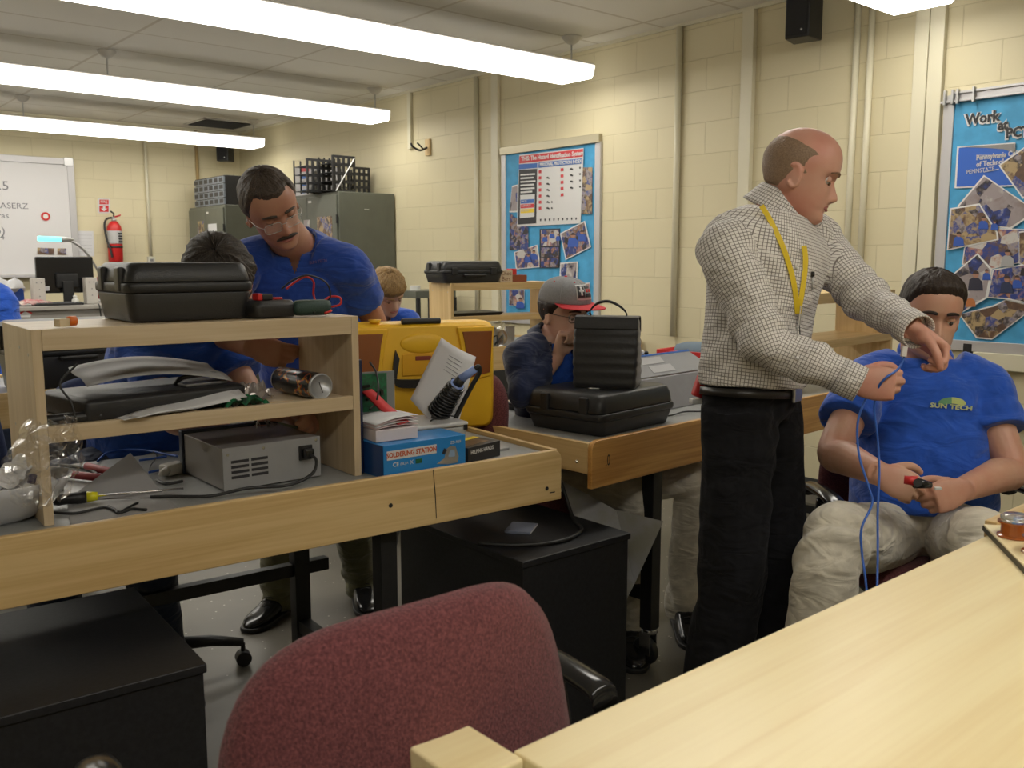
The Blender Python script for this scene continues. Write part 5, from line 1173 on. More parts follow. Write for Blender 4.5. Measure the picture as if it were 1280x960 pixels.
# items glimpsed behind the instructor on the riser behind him
# ---------------- people ----------------
V = Vector
def lerp(a, b, t): return a*(1-t)+b*t
def sstep(t): t = max(0., min(1., t)); return t*t*(3-2*t)
def spath(pts, rad, n=6):
    """resample a joint chain and its radii smoothly"""
    P = smooth_path(pts, n); m = len(pts)-1; r = []
    for i in range(len(P)):
        t = i/(len(P)-1)*m; k = min(int(t), m-1); f = sstep(t-k) if False else t-k
        r.append(rad[k]*(1-f)+rad[k+1]*f)
    return P, r
def limb(mb, pts, rad, n=6, seg=18, tip=False):
    P, r = spath(pts, rad, n); mb.tube(P, r, seg)
    if tip: mb.sphere(P[-1], r[-1]*.99, 14, 8)
    return mb
def remeshed(mb, name, m, parent, voxel=.005, it=3, fold=None, sub_world=True):
    me = bpy.data.meshes.new('t'); me.from_pydata([tuple(v) for v in mb.v], [], mb.f)
    bm = bmesh.new(); bm.from_mesh(me); bmesh.ops.recalc_face_normals(bm, faces=bm.faces); bm.to_mesh(me); bm.free()
    t = bpy.data.objects.new('t', me); C.objects.link(t)
    md = t.modifiers.new('r', 'REMESH'); md.mode = 'VOXEL'; md.voxel_size = voxel; md.adaptivity = 0
    if it: s = t.modifiers.new('s', 'SMOOTH'); s.factor = .5; s.iterations = it
    out = bpy.data.meshes.new_from_object(t.evaluated_get(bpy.context.evaluated_depsgraph_get()))
    bpy.data.objects.remove(t); bpy.data.meshes.remove(me)
    n = len(out.vertices)
    co = np.empty(n*3); out.vertices.foreach_get('co', co); co = co.reshape(-1, 3)
    if fold is not None:
        no = np.empty(n*3); out.vertices.foreach_get('normal', no); no = no.reshape(-1, 3)
        co = co+no*fold(co, no)[:, None]
    world = co.copy()
    if parent is not None:
        inv = np.array(wmat(parent).inverted()); co = co @ inv[:3, :3].T+inv[:3, 3]
    out.vertices.foreach_set('co', co.reshape(-1)); out.update()
    out.name = name; out.materials.clear(); out.materials.append(m); out.shade_smooth()
    o = bpy.data.objects.new(name, out); C.objects.link(o)
    if parent is not None: o.parent = parent
    return o, world
def seg_uv(o, world, chains):
    """cloth coordinates: every face takes the coordinates of the body part it covers"""
    me = o.data; nf = len(me.polygons)
    cen = np.empty(nf*3); me.polygons.foreach_get('center', cen); cen = cen.reshape(-1, 3)
    if o.parent is not None:
        mm = np.array(wmat(o.parent)); cen = cen @ mm[:3, :3].T+mm[:3, 3]
    best = np.full(nf, 1e9); idx = np.zeros(nf, int)
    for i, c in enumerate(chains):
        a, b = np.array(c['a']), np.array(c['b']); d = b-a; L = np.linalg.norm(d)
        t = np.clip(((cen-a) @ d)/L**2, 0, 1); q = np.linalg.norm(cen-(a+t[:, None]*d), axis=1)/c['r']
        k = q < best; best[k] = q[k]; idx[k] = i
    lv = np.empty(len(me.loops), int); me.loops.foreach_get('vertex_index', lv)
    tot = np.empty(nf, int); me.polygons.foreach_get('loop_total', tot); li = np.repeat(idx, tot)
    uv = np.zeros((len(lv), 2)); W = world[lv]
    for i, c in enumerate(chains):
        k = li == i
        if not k.any(): continue
        a, b = np.array(c['a']), np.array(c['b']); d = b-a; L = np.linalg.norm(d); d = d/L
        x = np.array(c['x']); x = x-d*(x @ d); x /= np.linalg.norm(x); y = np.cross(d, x)
        p = W[k]-a; s = p @ d; px, py = p @ x, p @ y
        cc = cen.repeat(tot, axis=0)[k]-a; ca = np.arctan2(cc @ y, cc @ x); ang = np.arctan2(py, px)
        ang = np.where(ang-ca > PI, ang-2*PI, ang); ang = np.where(ang-ca < -PI, ang+2*PI, ang)
        uv[k, 0] = ang*c['r']; uv[k, 1] = s
    u = me.uv_layers.new(name='cloth'); u.data.foreach_set('uv', uv.reshape(-1))

# ---- head ----
ZT_, ZB_ = .122, -.118
def _tab(z, xs, ys): return float(np.interp(z, xs, ys))
def hw(z, jaw=1):
    if z > .03: return .077*math.sqrt(max(0, 1-((z-.03)/.0925)**2))
    return _tab(z, [-.118, -.110, -.10, -.085, -.065, -.045, -.02, .0, .03], [.018, .030, .040*jaw, .050*jaw, .058*jaw, .0635, .069, .073, .077])
def hf(z):
    if z > .035: return .0935*math.sqrt(max(0, 1-((z-.035)/.0875)**2.3))
    return _tab(z, [-.118, -.112, -.10, -.088, -.077, -.066, -.058, -.045, -.03, -.01, .0, .012, .022, .035], [.052, .078, .0875, .0865, .0825, .0885, .088, .0865, .085, .0835, .083, .087, .0925, .0935])
def hb(z):
    if z > .03: return -.104*math.sqrt(max(0, 1-((z-.03)/.0925)**2.2))
    return _tab(z, [-.118, -.10, -.08, -.06, -.03, 0, .03], [.0, -.010, -.030, -.055, -.084, -.098, -.104])
def hsurf(a, z, jaw=1):
    """a: angle, 0 = face front, clockwise to the person's right"""
    w = hw(z, jaw); y0 = -.008 if z > -.03 else _tab(z, [-.118, -.03], [.012, -.008])
    f, b = hf(z), hb(z); c, s = math.cos(a), math.sin(a)
    if c >= 0:
        e = 2/2.35; x = w*math.copysign(abs(s)**e, s); y = y0+(f-y0)*abs(c)**e
        nz = _tab(z, [-.062, -.054, -.048, -.040, -.030, -.015, .0, .012, .022], [0, .003, .015, .0245, .0215, .0125, .006, .003, 0])
        sg = _tab(z, [-.06, -.048, -.040, -.03, -.015, 0, .02], [.019, .0175, .0145, .0115, .0095, .0085, .012])
        y += nz*math.exp(-(abs(x)/sg)**2.4)
        y -= .0125*math.exp(-((abs(x)-.0325)/.0165)**2-((z-.002)/.0115)**2)
        y += .0035*math.exp(-((abs(x)-.046)/.016)**2-((z+.028)/.016)**2)
        y += .0035*math.exp(-((abs(x)-.030)/.020)**2-((z-.022)/.008)**2)
        y -= .0025*math.exp(-(x/.026)**2-((z+.0665)/.0022)**2)
        y += .003*math.exp(-(x/.018)**4-((z+.072)/.004)**2)
        y -= .002*math.exp(-((abs(x)-.030)/.006)**2-((z+.055)/.014)**2)
    else:
        e = 2/2.1; x = w*math.copysign(abs(s)**e, s); y = y0-(y0-b)*abs(c)**e
    return V((x, y, z))
def head_shape(mb, Hm, s=1, jaw=1, fat=1):
    rings = []; zs = [ZB_+(.03-ZB_)*k/52 for k in range(52)]+[.03+.0922*math.sin(k/22*PI/2) for k in range(23)]
    for z in zs: rings.append([Hm @ (hsurf(2*PI*k/96, z, jaw)*s) for k in range(96)])
    mb.loft(rings)
    for sx in (-1, 1):   # ears: concave shell with rim
        c0 = V((sx*.0715, -.014, -.012)); rr = []
        for i in range(17):
            a = R(-150+i*17.5); k = 1-.12*max(0, -math.sin(a))
            rr.append(c0+V((sx*(.006+.007*max(0, -math.cos(a))), .0165*math.cos(a)*k+.004*math.sin(a)*-1, .0305*math.sin(a)*k)))
        mb.tube([Hm @ (p*s) for p in rr], .0038*s, 8)
        mb.sphere(Hm @ ((c0+V((sx*.001, 0, 0)))*s), (.0065*s, .016*s, .028*s), 14, 8, rot=Hm.to_3x3() @ Matrix.Rotation(R(sx*-14), 3, 'Z'))
    return mb
def hair(name, Hm, m, parent, line, thick=.012, top=.0, s=1, seed=0, strand=1.0, jaw=1, nu=150, nv=46, fwd=0, bald=None):
    """line(a) -> lowest hair level for that angle; thickness tapers to the skin at the edge"""
    def fn(u, v):
        a = u*2*PI+PI; z0 = line(a)+.005*noise.noise(V((math.cos(a)*5, math.sin(a)*5, seed)))+.0035*noise.noise(V((math.cos(a)*24, math.sin(a)*24, seed))); sv = math.sin(v*PI/2)**1.0; z = z0+(.12249-z0)*sv
        p = hsurf(a, min(z, .12249), jaw); c = V((0, -.008, min(z, .03)*.8+.0)); n = (p-c).normalized()
        e = sstep(v/.22)**.8
        t = thick*e*(1+.35*noise.noise(V((a*4, v*3, seed))))+top*sstep((z-.04)/.06)*e
        t += strand*.0022*e*noise.noise(V((a*22+6*v, v*5, seed+3)))+strand*.0012*e*noise.noise(V((a*55, v*9, seed+9)))
        if bald: t -= bald(p, a)
        q = p+n*(t-.0008); q.y += fwd*e*max(0, math.cos(a))*sstep((z-.03)/.06)
        return Hm @ (q*s)
    mb = MB(); mb.grid(fn, nu, nv)
    return mb.build(name, m, parent, smooth=True, world=True)
def hair_mat(name, c1, c2):
    m = pm(name, c1, .55, c2=c2, nscale=1, bump=.8, bscale=1, spec=.35)
    for n in m.node_tree.nodes:
        if n.type == 'TEX_NOISE': n.inputs['Scale'].default_value = 260; n.inputs['Detail'].default_value = 2
    return m
def skin_mat(name, c, red):
    m = pm(name, c, .48, c2=red, nscale=11, bump=.10, bscale=500, spec=.4, sss=.10); return m
def eye_parts(body, Hm, s, m_skin, m_brow, look=-.5, openn=.45, bw=.0036, iris=(.10, .06, .03), brow_h=.0):
    wh = EYEW; ir = pm('iris', iris, .2)
    for sx in (-1, 1):
        c = V((sx*.0325, .0665, .001)); r = .0118
        e = MB().sphere(Hm @ (c*s), r*s, 20, 14).build('eye', wh, body, smooth=True, world=True)
        d = V((sx*.04, math.cos(look), math.sin(look))).normalized(); p = c+d*(r*.93)
        mb = MB(); mb.sphere(Hm @ (p*s), .0052*s, 14, 10); mb.build('iris', ir, e, smooth=True, world=True)
        def lid(u, v, up):
            az = R(-80+160*u); el0, el1 = (R(95), R(-42+88*openn)) if up else (R(-95), R(-58+10*openn))
            el = lerp(el0, el1, v); rr = r*1.10+.0006*math.sin(PI*v)
            return Hm @ ((c+V((rr*math.cos(el)*math.sin(az), rr*math.cos(el)*math.cos(az), rr*math.sin(el))))*s)
        for up in (1, 0):
            mb = MB(); mb.grid(lambda u, v: lid(u, v, up), 14, 8); mb.build('eyelid', m_skin, body, smooth=True, world=True, solid=.0008)
        mb = MB(); mb.tube([lid(u/10, 1, 1) for u in range(11)], .0007*s, 5); mb.build('eyelash', M['lash'], body, smooth=True, world=True)
        pts = []
        for k in range(9):
            t = k/8; x = sx*(.013+.038*t); z = .0205+.0045*math.sin(PI*(t*.8))-.004*t*t+brow_h
            a = math.asin(min(1, abs(x)/hw(z))**(2.35/2)); q = hsurf(math.copysign(a, x), z); pts.append(Hm @ ((q+V((0, .0006, 0)))*s))
        mb = MB(); mb.tube(pts, [bw*s*(.55+.6*math.sin(PI*min(1, .25+t_/8*.75))) for t_ in range(9)], 7); mb.build('eyebrow', m_brow, body, smooth=True, world=True)
def mouth(body, Hm, s, m, openn=0):
    for up in (1, 0):
        pts, rad = [], []
        for k in range(13):
            t = k/12*2-1; x = .0245*t; z = -.0665+(.0032+openn if up else -.0042)*(1-t*t)+(.0008*math.cos(t*6) if up else 0)
            a = math.asin(min(1, abs(x)/hw(z))**(2.35/2)); q = hsurf(math.copysign(a, x), z); q.y -= .0005
            pts.append(Hm @ (q*s)); rad.append((.0030 if up else .0040)*s*(1-t*t)**.5+.0006)
        MB().tube(pts, rad, 8).build('lip', m, body, smooth=True, world=True)
def glasses(parent, Hm, s, m, w=.024, h=.016, y=.0865, z=-.004, rim=.0011, tilt=0, name='glasses', drop=0):
    g = None
    for sx in (-1, 1):
        pts = [V((sx*.0325+x, y-.06*(sx*.0325+x)**2/.03, z+q)) for x, q in rrect(w*2, h*2, h*.75, 5)]
        mb = MB(); mb.tube([Hm @ (p*s) for p in pts+[pts[0]]], rim*s, 6)
        o = mb.build('glasses_rim', m, parent, smooth=True, world=True)
        tp = [V((sx*.0565, y-.006, z+.006)), V((sx*.071, .060, z+.008)), V((sx*.078, .0, z+.006)), V((sx*.080, -.02, z-.002)), V((sx*.078, -.03, z-.018))]
        MB().tube([Hm @ (p*s) for p in smooth_path(tp, 5)], rim*s*1.1, 6).build('glasses_temple', m, parent, smooth=True, world=True)
        mb = MB(); mb.add([Hm @ (p*s) for p in pts], [tuple(range(len(pts)))]); mb.build('lens', LENSM, parent, world=True)
    MB().tube([Hm @ (V((x, y+.002, z+.005))*s) for x in (-.010, 0, .010)], rim*s, 6).build('bridge', m, parent, smooth=True, world=True)

# ---- hand ----
def hand(mb, W, d, t, right, curl=(.5, .6, .7, .8), thumb=(.3, .3), s=1, spread=.06, thumb_out=.75, thumb_n=.45):
    """W wrist; d towards the knuckles; t thumb side. curl: knuckle bend per finger (radians, index to little)"""
    d = V(d).normalized(); t = V(t); t = (t-d*t.dot(d)).normalized(); n = t.cross(d) if right else d.cross(t)
    # palm
    rings = []
    for k, (x, w, h, o_) in enumerate(((-.012, .027, .021, 0), (.0, .028, .019, 0), (.02, .036, .018, .001), (.05, .042, .0165, 0), (.078, .041, .0140, -.002), (.094, .037, .0105, -.003))):
        c = V(W)+d*(x*s)+n*(o_*s)
        rings.append([c+t*(w*s*math.copysign(abs(math.cos(a))**.8, math.cos(a)))+n*(h*s*math.copysign(abs(math.sin(a))**.8, math.sin(a))) for a in [2*PI*q/20 for q in range(20)]])
    mb.loft(rings)
    mb.sphere(V(W)+d*(.034*s)+t*(.024*s)+n*(.010*s), (.020*s,)*3, 14, 8)
    tips = []
    L = (.070, .078, .073, .058); off = (.0285, .0095, -.0100, -.0285); fr = (.0090, .0093, .0089, .0079)
    for i in range(4):
        b = V(W)+d*((.088-.006*abs(i-1))*s)+t*(off[i]*s)
        dirv = (d+t*(spread*(1.2-i))).normalized(); c = curl[i]; p = b; pts = [b-dirv*.012*s, b]; ang = c*.9
        segs = (.47, .30, .25)
        for j in range(3):
            dd = (dirv*math.cos(ang)+n*math.sin(ang)).normalized(); p = p+dd*(L[i]*segs[j]*s); pts.append(p); ang += c*(1.15, .75, 0)[j]
        rad = [fr[i]*s*q for q in (1.05, 1.06, .98, .90, .80)]
        P, r = spath(pts, rad, 4); mb.tube(P, r, 12); mb.sphere(P[-1], r[-1], 12, 8)
        for q in (2, 3): mb.sphere(pts[q], rad[q]*1.07, 12, 8)
        tips.append((P[-1], dd, n))
    b = V(W)+d*(.030*s)+t*(.026*s)+n*(.008*s); dv = (t*thumb_out+d*.75+n*thumb_n).normalized()
    p1 = b+dv*(.038*s); d2 = (dv+d*thumb[0]+n*thumb[0]*.6-t*thumb[0]*.6).normalized(); p2 = p1+d2*(.031*s); d3 = (d2+d*thumb[1]*.5+n*thumb[1]*.5-t*thumb[1]).normalized(); p3 = p2+d3*(.024*s)
    P, r = spath([b-dv*.008*s, b, p1, p2, p3], [q*s for q in (.014, .0145, .0115, .0108, .0088)], 4); mb.tube(P, r, 12); mb.sphere(P[-1], r[-1], 12, 8)
    tips.append((p3, d3, n)); return tips
def nails(body, tips, m, s=1):
    for k, (p, d, n) in enumerate(tips[:4]):
        x = d.cross(n).normalized(); nn = -(n-d*n.dot(d)).normalized()
        mb = MB(); mb.sphere(p+nn*.0062*s-d*.002, (.0048*s, .0062*s, .0018*s), 10, 6, rot=Matrix((x, d, x.cross(d))).transposed()); mb.build('nail', m, body, smooth=True, world=True)

# ---- torso ----
def torso_rings(pel, mid, nb, rp, rs, secs, off=0, n=40, zoff=0):
    """secs: (t, half width, front depth, back depth); t runs 0 at the pelvis to 1 at the neck base"""
    P = smooth_path([pel, mid, nb], 12); m = len(P)-1; rings = []
    for (t, w, f, b) in secs:
        if t < 0: c = P[0]+(P[1]-P[0]).normalized()*(t*(P[-1]-P[0]).length); T = (P[1]-P[0]).normalized()
        elif t >= 1: c = P[-1]+(P[-1]-P[-2]).normalized()*((t-1)*(P[-1]-P[0]).length); T = (P[-1]-P[-2]).normalized()
        else:
            q = t*m; k = min(int(q), m-1); c = P[k].lerp(P[k+1], q-k); T = (P[k+1]-P[k]).normalized()
        r = V(rp).lerp(V(rs), max(0, min(1, t))); r = (r-T*r.dot(T)).normalized(); fw = T.cross(r)
        w += off; f += off; b += off; ring = []
        for k in range(n):
            a = 2*PI*k/n; cc, ss = math.cos(a), math.sin(a); e = .86
            x = w*math.copysign(abs(cc)**e, cc); y = (f if ss > 0 else b)*math.copysign(abs(ss)**e, ss)
            ring.append(c+r*x+fw*y)
        rings.append(ring)
    # ease between sections
    out = []
    for i in range(len(rings)-1):
        a = rings[max(0, i-1)]; b_ = rings[i]; c_ = rings[i+1]; d_ = rings[min(len(rings)-1, i+2)]
        for q in range(4):
            t = q/4
            out.append([.5*((2*b_[k])+(c_[k]-a[k])*t+(2*a[k]-5*b_[k]+4*c_[k]-d_[k])*t*t+(3*b_[k]-a[k]-3*c_[k]+d_[k])*t**3) for k in range(n)])
    out.append(rings[-1]); return out
def SECS(sc=1, belly=0, lo=-.14):
    return [(lo, .135*sc, .085*sc, .10*sc), (0, .168*sc, .105*sc+belly*.6, .115*sc), (.2, .160*sc+belly*.5, .108*sc+belly, .105*sc), (.42, .152*sc+belly*.4, .108*sc+belly*.9, .098*sc), (.65, .163*sc, .118*sc+belly*.3, .105*sc), (.82, .172*sc, .110*sc, .105*sc), (.93, .150*sc, .082*sc, .090*sc), (1.0, .088*sc, .062*sc, .070*sc), (1.06, .062*sc, .056*sc, .060*sc)]

def folds(chains, amp=.004, seed=0, base=.0015, scale=1):
    """soft wrinkles: across the sleeve round a bend, slanting on the trunk"""
    def fn(co, no, scale=scale):
        out = np.zeros(len(co))
        for c in chains:
            a = np.array(c['p']); d = np.array(c['d']); L = c.get('L', .12); f = c.get('f', 60)
            r = co-a; s = r @ d; dist = np.linalg.norm(r, axis=1); w = np.exp(-(dist/L)**2)
            k2 = np.array(c.get('k', (0, 0, 0)))
            out += w*c.get('amp', amp)*np.sin(s*f+3*np.sin((r @ np.array([13., 17., 11.]))+seed)+r @ k2)
        nz = np.array([noise.noise(V(p)*9+V((seed, 0, 0)))+.6*noise.noise(V(p)*21+V((0, seed, 0))) for p in co])
        return scale*(out+base*nz)
    return fn
def unit(v): return tuple(V(v).normalized())
def shoe(parent, A, fwd, m, s=1.1, name='shoe'):
    """A: ankle centre; sole lies on the floor"""
    f = V((fwd[0], fwd[1], 0)).normalized(); r = V((f.y, -f.x, 0)); z0 = 0
    st = [(-.075, .028, .055), (-.055, .036, .080), (-.02, .038, .105), (.02, .038, .098), (.07, .042, .070), (.12, .047, .055), (.165, .044, .047), (.195, .030, .036), (.208, .012, .02)]
    rings = []
    for (x, w, h) in st:
        c = V((A[0], A[1], 0))+f*x*s
        rings.append([c+r*(w*s*math.copysign(abs(math.cos(a))**.7, math.cos(a)))+V((0, 0, .012*s+(h*s-.012*s)*(.5+.5*math.sin(a)))) for a in [2*PI*k/20 for k in range(20)]])
    o = MB().loft(rings).build(name, m, parent, smooth=True, world=True, sub=1)
    rings = []
    for (x, w, h) in st:
        c = V((A[0], A[1], 0))+f*x*s*1.03
        rings.append([c+r*((w+.004)*s*q)+V((0, 0, z)) for q, z in ((-1, .001), (1, .001), (1, .018), (-1, .018))])
    MB().loft(rings).build('sole', M['cablak'], o, world=True, bevel=.003)
    for k in range(4):
        c = V((A[0], A[1], 0))+f*(.03+k*.022)*s+V((0, 0, (.097-.008*k)*s)); MB().tube([c-r*.020, c+V((0, 0, .004)), c+r*.020], .0022, 6).build('lace', M['cablak'], o, world=True, smooth=True)
    return o
def rot3(f, u):
    """head matrix: forward f, up u"""
    f = V(f).normalized(); u = V(u); r = f.cross(u).normalized(); u = r.cross(f).normalized(); return Matrix((r, f, u)).transposed()
def hmat(o, f, u): return Matrix.Translation(V(o)) @ rot3(f, u).to_4x4()
EYEW = pm('eye_white', (.55, .52, .50), .25); M['lash'] = pm('lash', (.03, .02, .018), .6); M['lipm'] = pm('lip', (.36, .13, .11), .45)
LENSM = pm('lens_glass', (.95, .95, .95), .05, alpha=.12, spec=.8)
M['nail'] = pm('nail', (.55, .32, .27), .35)
def wrinkle(m, scale=9, dist=.02, strength=.75):
    nt = m.node_tree; b = nt.nodes['Principled BSDF']; tc = nt.nodes.new('ShaderNodeTexCoord'); mp = nt.nodes.new('ShaderNodeMapping'); mp.inputs['Rotation'].default_value = (.5, .4, .6); mp.inputs['Scale'].default_value = (1, 1, 2.4)
    n = nt.nodes.new('ShaderNodeTexNoise'); n.inputs['Scale'].default_value = scale; n.inputs['Detail'].default_value = 2.5; n.inputs['Distortion'].default_value = 1.1; n.inputs['Roughness'].default_value = .45
    bp = nt.nodes.new('ShaderNodeBump'); bp.inputs['Strength'].default_value = strength; bp.inputs['Distance'].default_value = dist
    nt.links.new(tc.outputs['Object'], mp.inputs[0]); nt.links.new(mp.outputs[0], n.inputs[0]); nt.links.new(n.outputs['Fac'], bp.inputs['Height'])
    old = b.inputs['Normal'].links
    if old: nt.links.new(old[0].from_socket, bp.inputs['Normal'])
    nt.links.new(bp.outputs[0], b.inputs['Normal']); return m
def fabric(name, c, rough=.85, var=.12, ns=30, sheen=.3): return wrinkle(pm(name, c, rough, noise_amt=var, nscale=ns, bump=.25, bscale=700, sheen=sheen, spec=.2))
M['royal'] = fabric('royal_blue_cotton', (.018, .085, .46)); M['navyshirt'] = fabric('navy_cotton', (.014, .022, .062))
M['polo'] = fabric('royal_blue_pique', (.022, .070, .36)); M['khaki'] = fabric('khaki_twill', (.60, .555, .455)); M['olive'] = fabric('olive_twill', (.135, .13, .062))
M['blackpants'] = fabric('black_twill', (.011, .011, .013), 1.0, .2, 30, .03); M['denim'] = fabric('dark_denim', (.03, .045, .09))
SK = {'inst': skin_mat('skin_ruddy', (.56, .31, .23), (.53, .235, .175)), 'stud': skin_mat('skin_tan', (.53, .31, .215), (.48, .235, .16)), 'fair': skin_mat('skin_fair', (.58, .37, .28), (.54, .28, .21)), 'man': skin_mat('skin_brown', (.45, .245, .165), (.40, .185, .125))}
def check_mat():
    m, nt, b = _nm('checked_shirting'); uv = nt.nodes.new('ShaderNodeUVMap'); uv.uv_map = 'cloth'
    sp = nt.nodes.new('ShaderNodeSeparateXYZ'); nt.links.new(uv.outputs[0], sp.inputs[0]); fac = []
    for ax in 'XY':
        f = nt.nodes.new('ShaderNodeMath'); f.operation = 'MULTIPLY'; f.inputs[1].default_value = 1/.0088; nt.links.new(sp.outputs[ax], f.inputs[0])
        g = nt.nodes.new('ShaderNodeMath'); g.operation = 'FRACT'; nt.links.new(f.outputs[0], g.inputs[0])
        h = nt.nodes.new('ShaderNodeMath'); h.operation = 'LESS_THAN'; h.inputs[1].default_value = .20; nt.links.new(g.outputs[0], h.inputs[0]); fac.append(h)
    mx = nt.nodes.new('ShaderNodeMath'); mx.operation = 'MAXIMUM'; nt.links.new(fac[0].outputs[0], mx.inputs[0]); nt.links.new(fac[1].outputs[0], mx.inputs[1])
    mi = nt.nodes.new('ShaderNodeMix'); mi.data_type = 'RGBA'; mi.inputs['A'].default_value = (.70, .67, .64, 1); mi.inputs['B'].default_value = (.20, .18, .165, 1)
    nt.links.new(mx.outputs[0], mi.inputs['Factor']); nt.links.new(mi.outputs['Result'], b.inputs['Base Color']); b.inputs['Roughness'].default_value = .8; return m
M['check'] = wrinkle(check_mat(), 10, .02, .7)

def make_person(label, cat, base, J, o):
    """J: joints in world space. o: options"""
    th = thing('person', label, 'person', base)
    rp = (J['hR']-J['hL']).normalized(); rs = (J['sR']-J['sL']).normalized()
    sc = o.get('sc', 1); belly = o.get('belly', 0); sk = o['skin']; Hm = J['head']; hs = o.get('hs', 1)
    if o.get('w'): pass
    secs = SECS(sc, belly); mb = MB()
    slim = [(t, w-.014, f-.014, b-.014) if t < .95 else (t, w-.006, f-.006, b-.006) for t, w, f, b in secs]
    mb.loft(torso_rings(J['pel'], J['mid'], J['nb'], rp, rs, slim))
    neck0 = Hm @ (V((0, -.026, -.055))*hs)
    limb(mb, [J['nb']-(neck0-J['nb'])*.25, J['nb'].lerp(neck0, .5), neck0, Hm @ (V((0, -.018, -.02))*hs)], [.066*sc, .058*hs*o.get('neck', 1), .056*hs*o.get('neck', 1), .05*hs], 5, 24)
    head_shape(mb, Hm, hs, o.get('jaw', 1))
    tips = {}
    for sd in 'RL':
        S, E_, W = J['s'+sd], J['e'+sd], J['w'+sd]
        mb.sphere(S, .048*sc, 18, 12)
        ar = o.get('arm', 1)
        limb(mb, [J['nb'].lerp(S, .45), S, S.lerp(E_, .5), E_, E_.lerp(W, .3), W], [.044*sc, .047*sc, .045*ar, .040*ar, .043*ar, .029*ar], 5)
        mb.sphere(E_, .041*ar, 14, 10)
        h = o['hand'+sd]; tips[sd] = hand(mb, W, h['d'], h['t'], sd == 'R', h.get('curl', (.5, .6, .7, .8)), h.get('thumb', (.3, .3)), h.get('s', .98), h.get('spread', .05), h.get('to', .75), h.get('tn', .45))
        H, K, A = J['h'+sd], J['k'+sd], J['a'+sd]
        limb(mb, [H, H.lerp(K, .5), K, K.lerp(A, .3), A], [.068*sc, .056*sc, .042, .040, .030], 5)
        f = V(J.get('foot'+sd, (0, -1, 0))).normalized(); limb(mb, [A, A+f*.04+V((0, 0, -.045)), A+f*.11+V((0, 0, -.058))], [.030, .022, .016], 4)
    body, _ = remeshed(mb, 'body', sk, th, o.get('vox', .0045), 2)
    # shirt
    mb = MB(); off = o.get('loose', .013); lo = o.get('hem', -.16)
    ss = [(t, w, f, b) for t, w, f, b in SECS(sc, belly, -.14) if t > lo-.01]
    if ss[0][0] > lo: ss = [(lo, ss[0][1]*.995, ss[0][2]*.99, ss[0][3]*.99)]+ss
    ss = [q for q in ss if q[0] <= 1.0]
    mb.loft(torso_rings(J['pel'], J['mid'], J['nb'], rp, rs, ss, off))
    chains = [dict(a=J['pel'], b=J['nb'], r=.16*sc, x=rp)]
    fl = []
    for sd in 'RL':
        S, E_, W = J['s'+sd], J['e'+sd], J['w'+sd]; ar = o.get('arm', 1)
        mb.sphere(S, (.058*sc+off), 18, 12)
        if o['sleeve'] == 'short':
            cut = o.get('cut', .72); e2 = S.lerp(E_, cut)
            limb(mb, [J['nb'].lerp(S, .45), S, S.lerp(e2, .5), e2], [.055*sc+off, .058*sc+off, .062*sc+off*.8, .060*sc+off*1.1], 6)
            fl += [dict(p=tuple(S.lerp(E_, .2)), d=unit(E_-S), L=.10, f=48, amp=.004)]
        else:
            w2 = E_.lerp(W, o.get('cuffat', .97)); up = o.get('slv', .062)
            limb(mb, [J['nb'].lerp(S, .45), S, S.lerp(E_, .5), E_, E_.lerp(W, .45), w2], [.055*sc+off, .056*sc+off, up, up*.92, up*.80, .040], 6)
            mb.sphere(E_, up*.93, 14, 10)
            fl += [dict(p=tuple(E_), d=unit((E_-S).normalized()+(W-E_).normalized()), L=.11, f=58, amp=.0085), dict(p=tuple(S), d=unit(E_-S), L=.10, f=45, amp=.006), dict(p=tuple(E_.lerp(W, .6)), d=unit(W-E_), L=.09, f=70, amp=.005)]
        chains += [dict(a=S, b=E_, r=.058, x=rs), dict(a=E_, b=w2 if o['sleeve'] != 'short' else W, r=.05, x=rs)]
        fl += [dict(p=tuple(S.lerp(J['mid'], .35)), d=unit((J['mid']-S)+V((0, 0, .2))), L=.12, f=46, amp=.006)]
    fl += [dict(p=tuple(J['mid'].lerp(J['pel'], .5)), d=(0, 0, 1), L=.17, f=o.get('wf', 42), amp=o.get('wa', .006), k=tuple(rs*9))]
    shirt, world = remeshed(mb, 'shirt', o['shirt'], body, .006, 3, folds(fl, seed=o.get('seed', 1), base=.004, scale=o.get('fs', 1)))
    if o.get('uv'): seg_uv(shirt, world, chains)
    if o.get('vcut') is not None:
        bm = bmesh.new(); bm.from_mesh(shirt.data); mm = wmat(shirt)
        dead = [f for f in bm.faces if o['vcut'](mm @ f.calc_center_median())] if callable(o['vcut']) else []
        bmesh.ops.delete(bm, geom=dead, context='FACES'); bm.to_mesh(shirt.data); bm.free()
    # trousers
    mb = MB(); pl = o.get('pl', .016)
    hp = [(-.14, .128*sc, .085*sc, .10*sc), (0, .162*sc, .098*sc+belly*.5, .108*sc), (o.get('rise', .10), .155*sc+belly*.2, .098*sc+belly*.6, .100*sc)]
    mb.loft(torso_rings(J['pel'], J['mid'], J['nb'], rp, rs, hp, o.get('po', .010)))
    fl = []
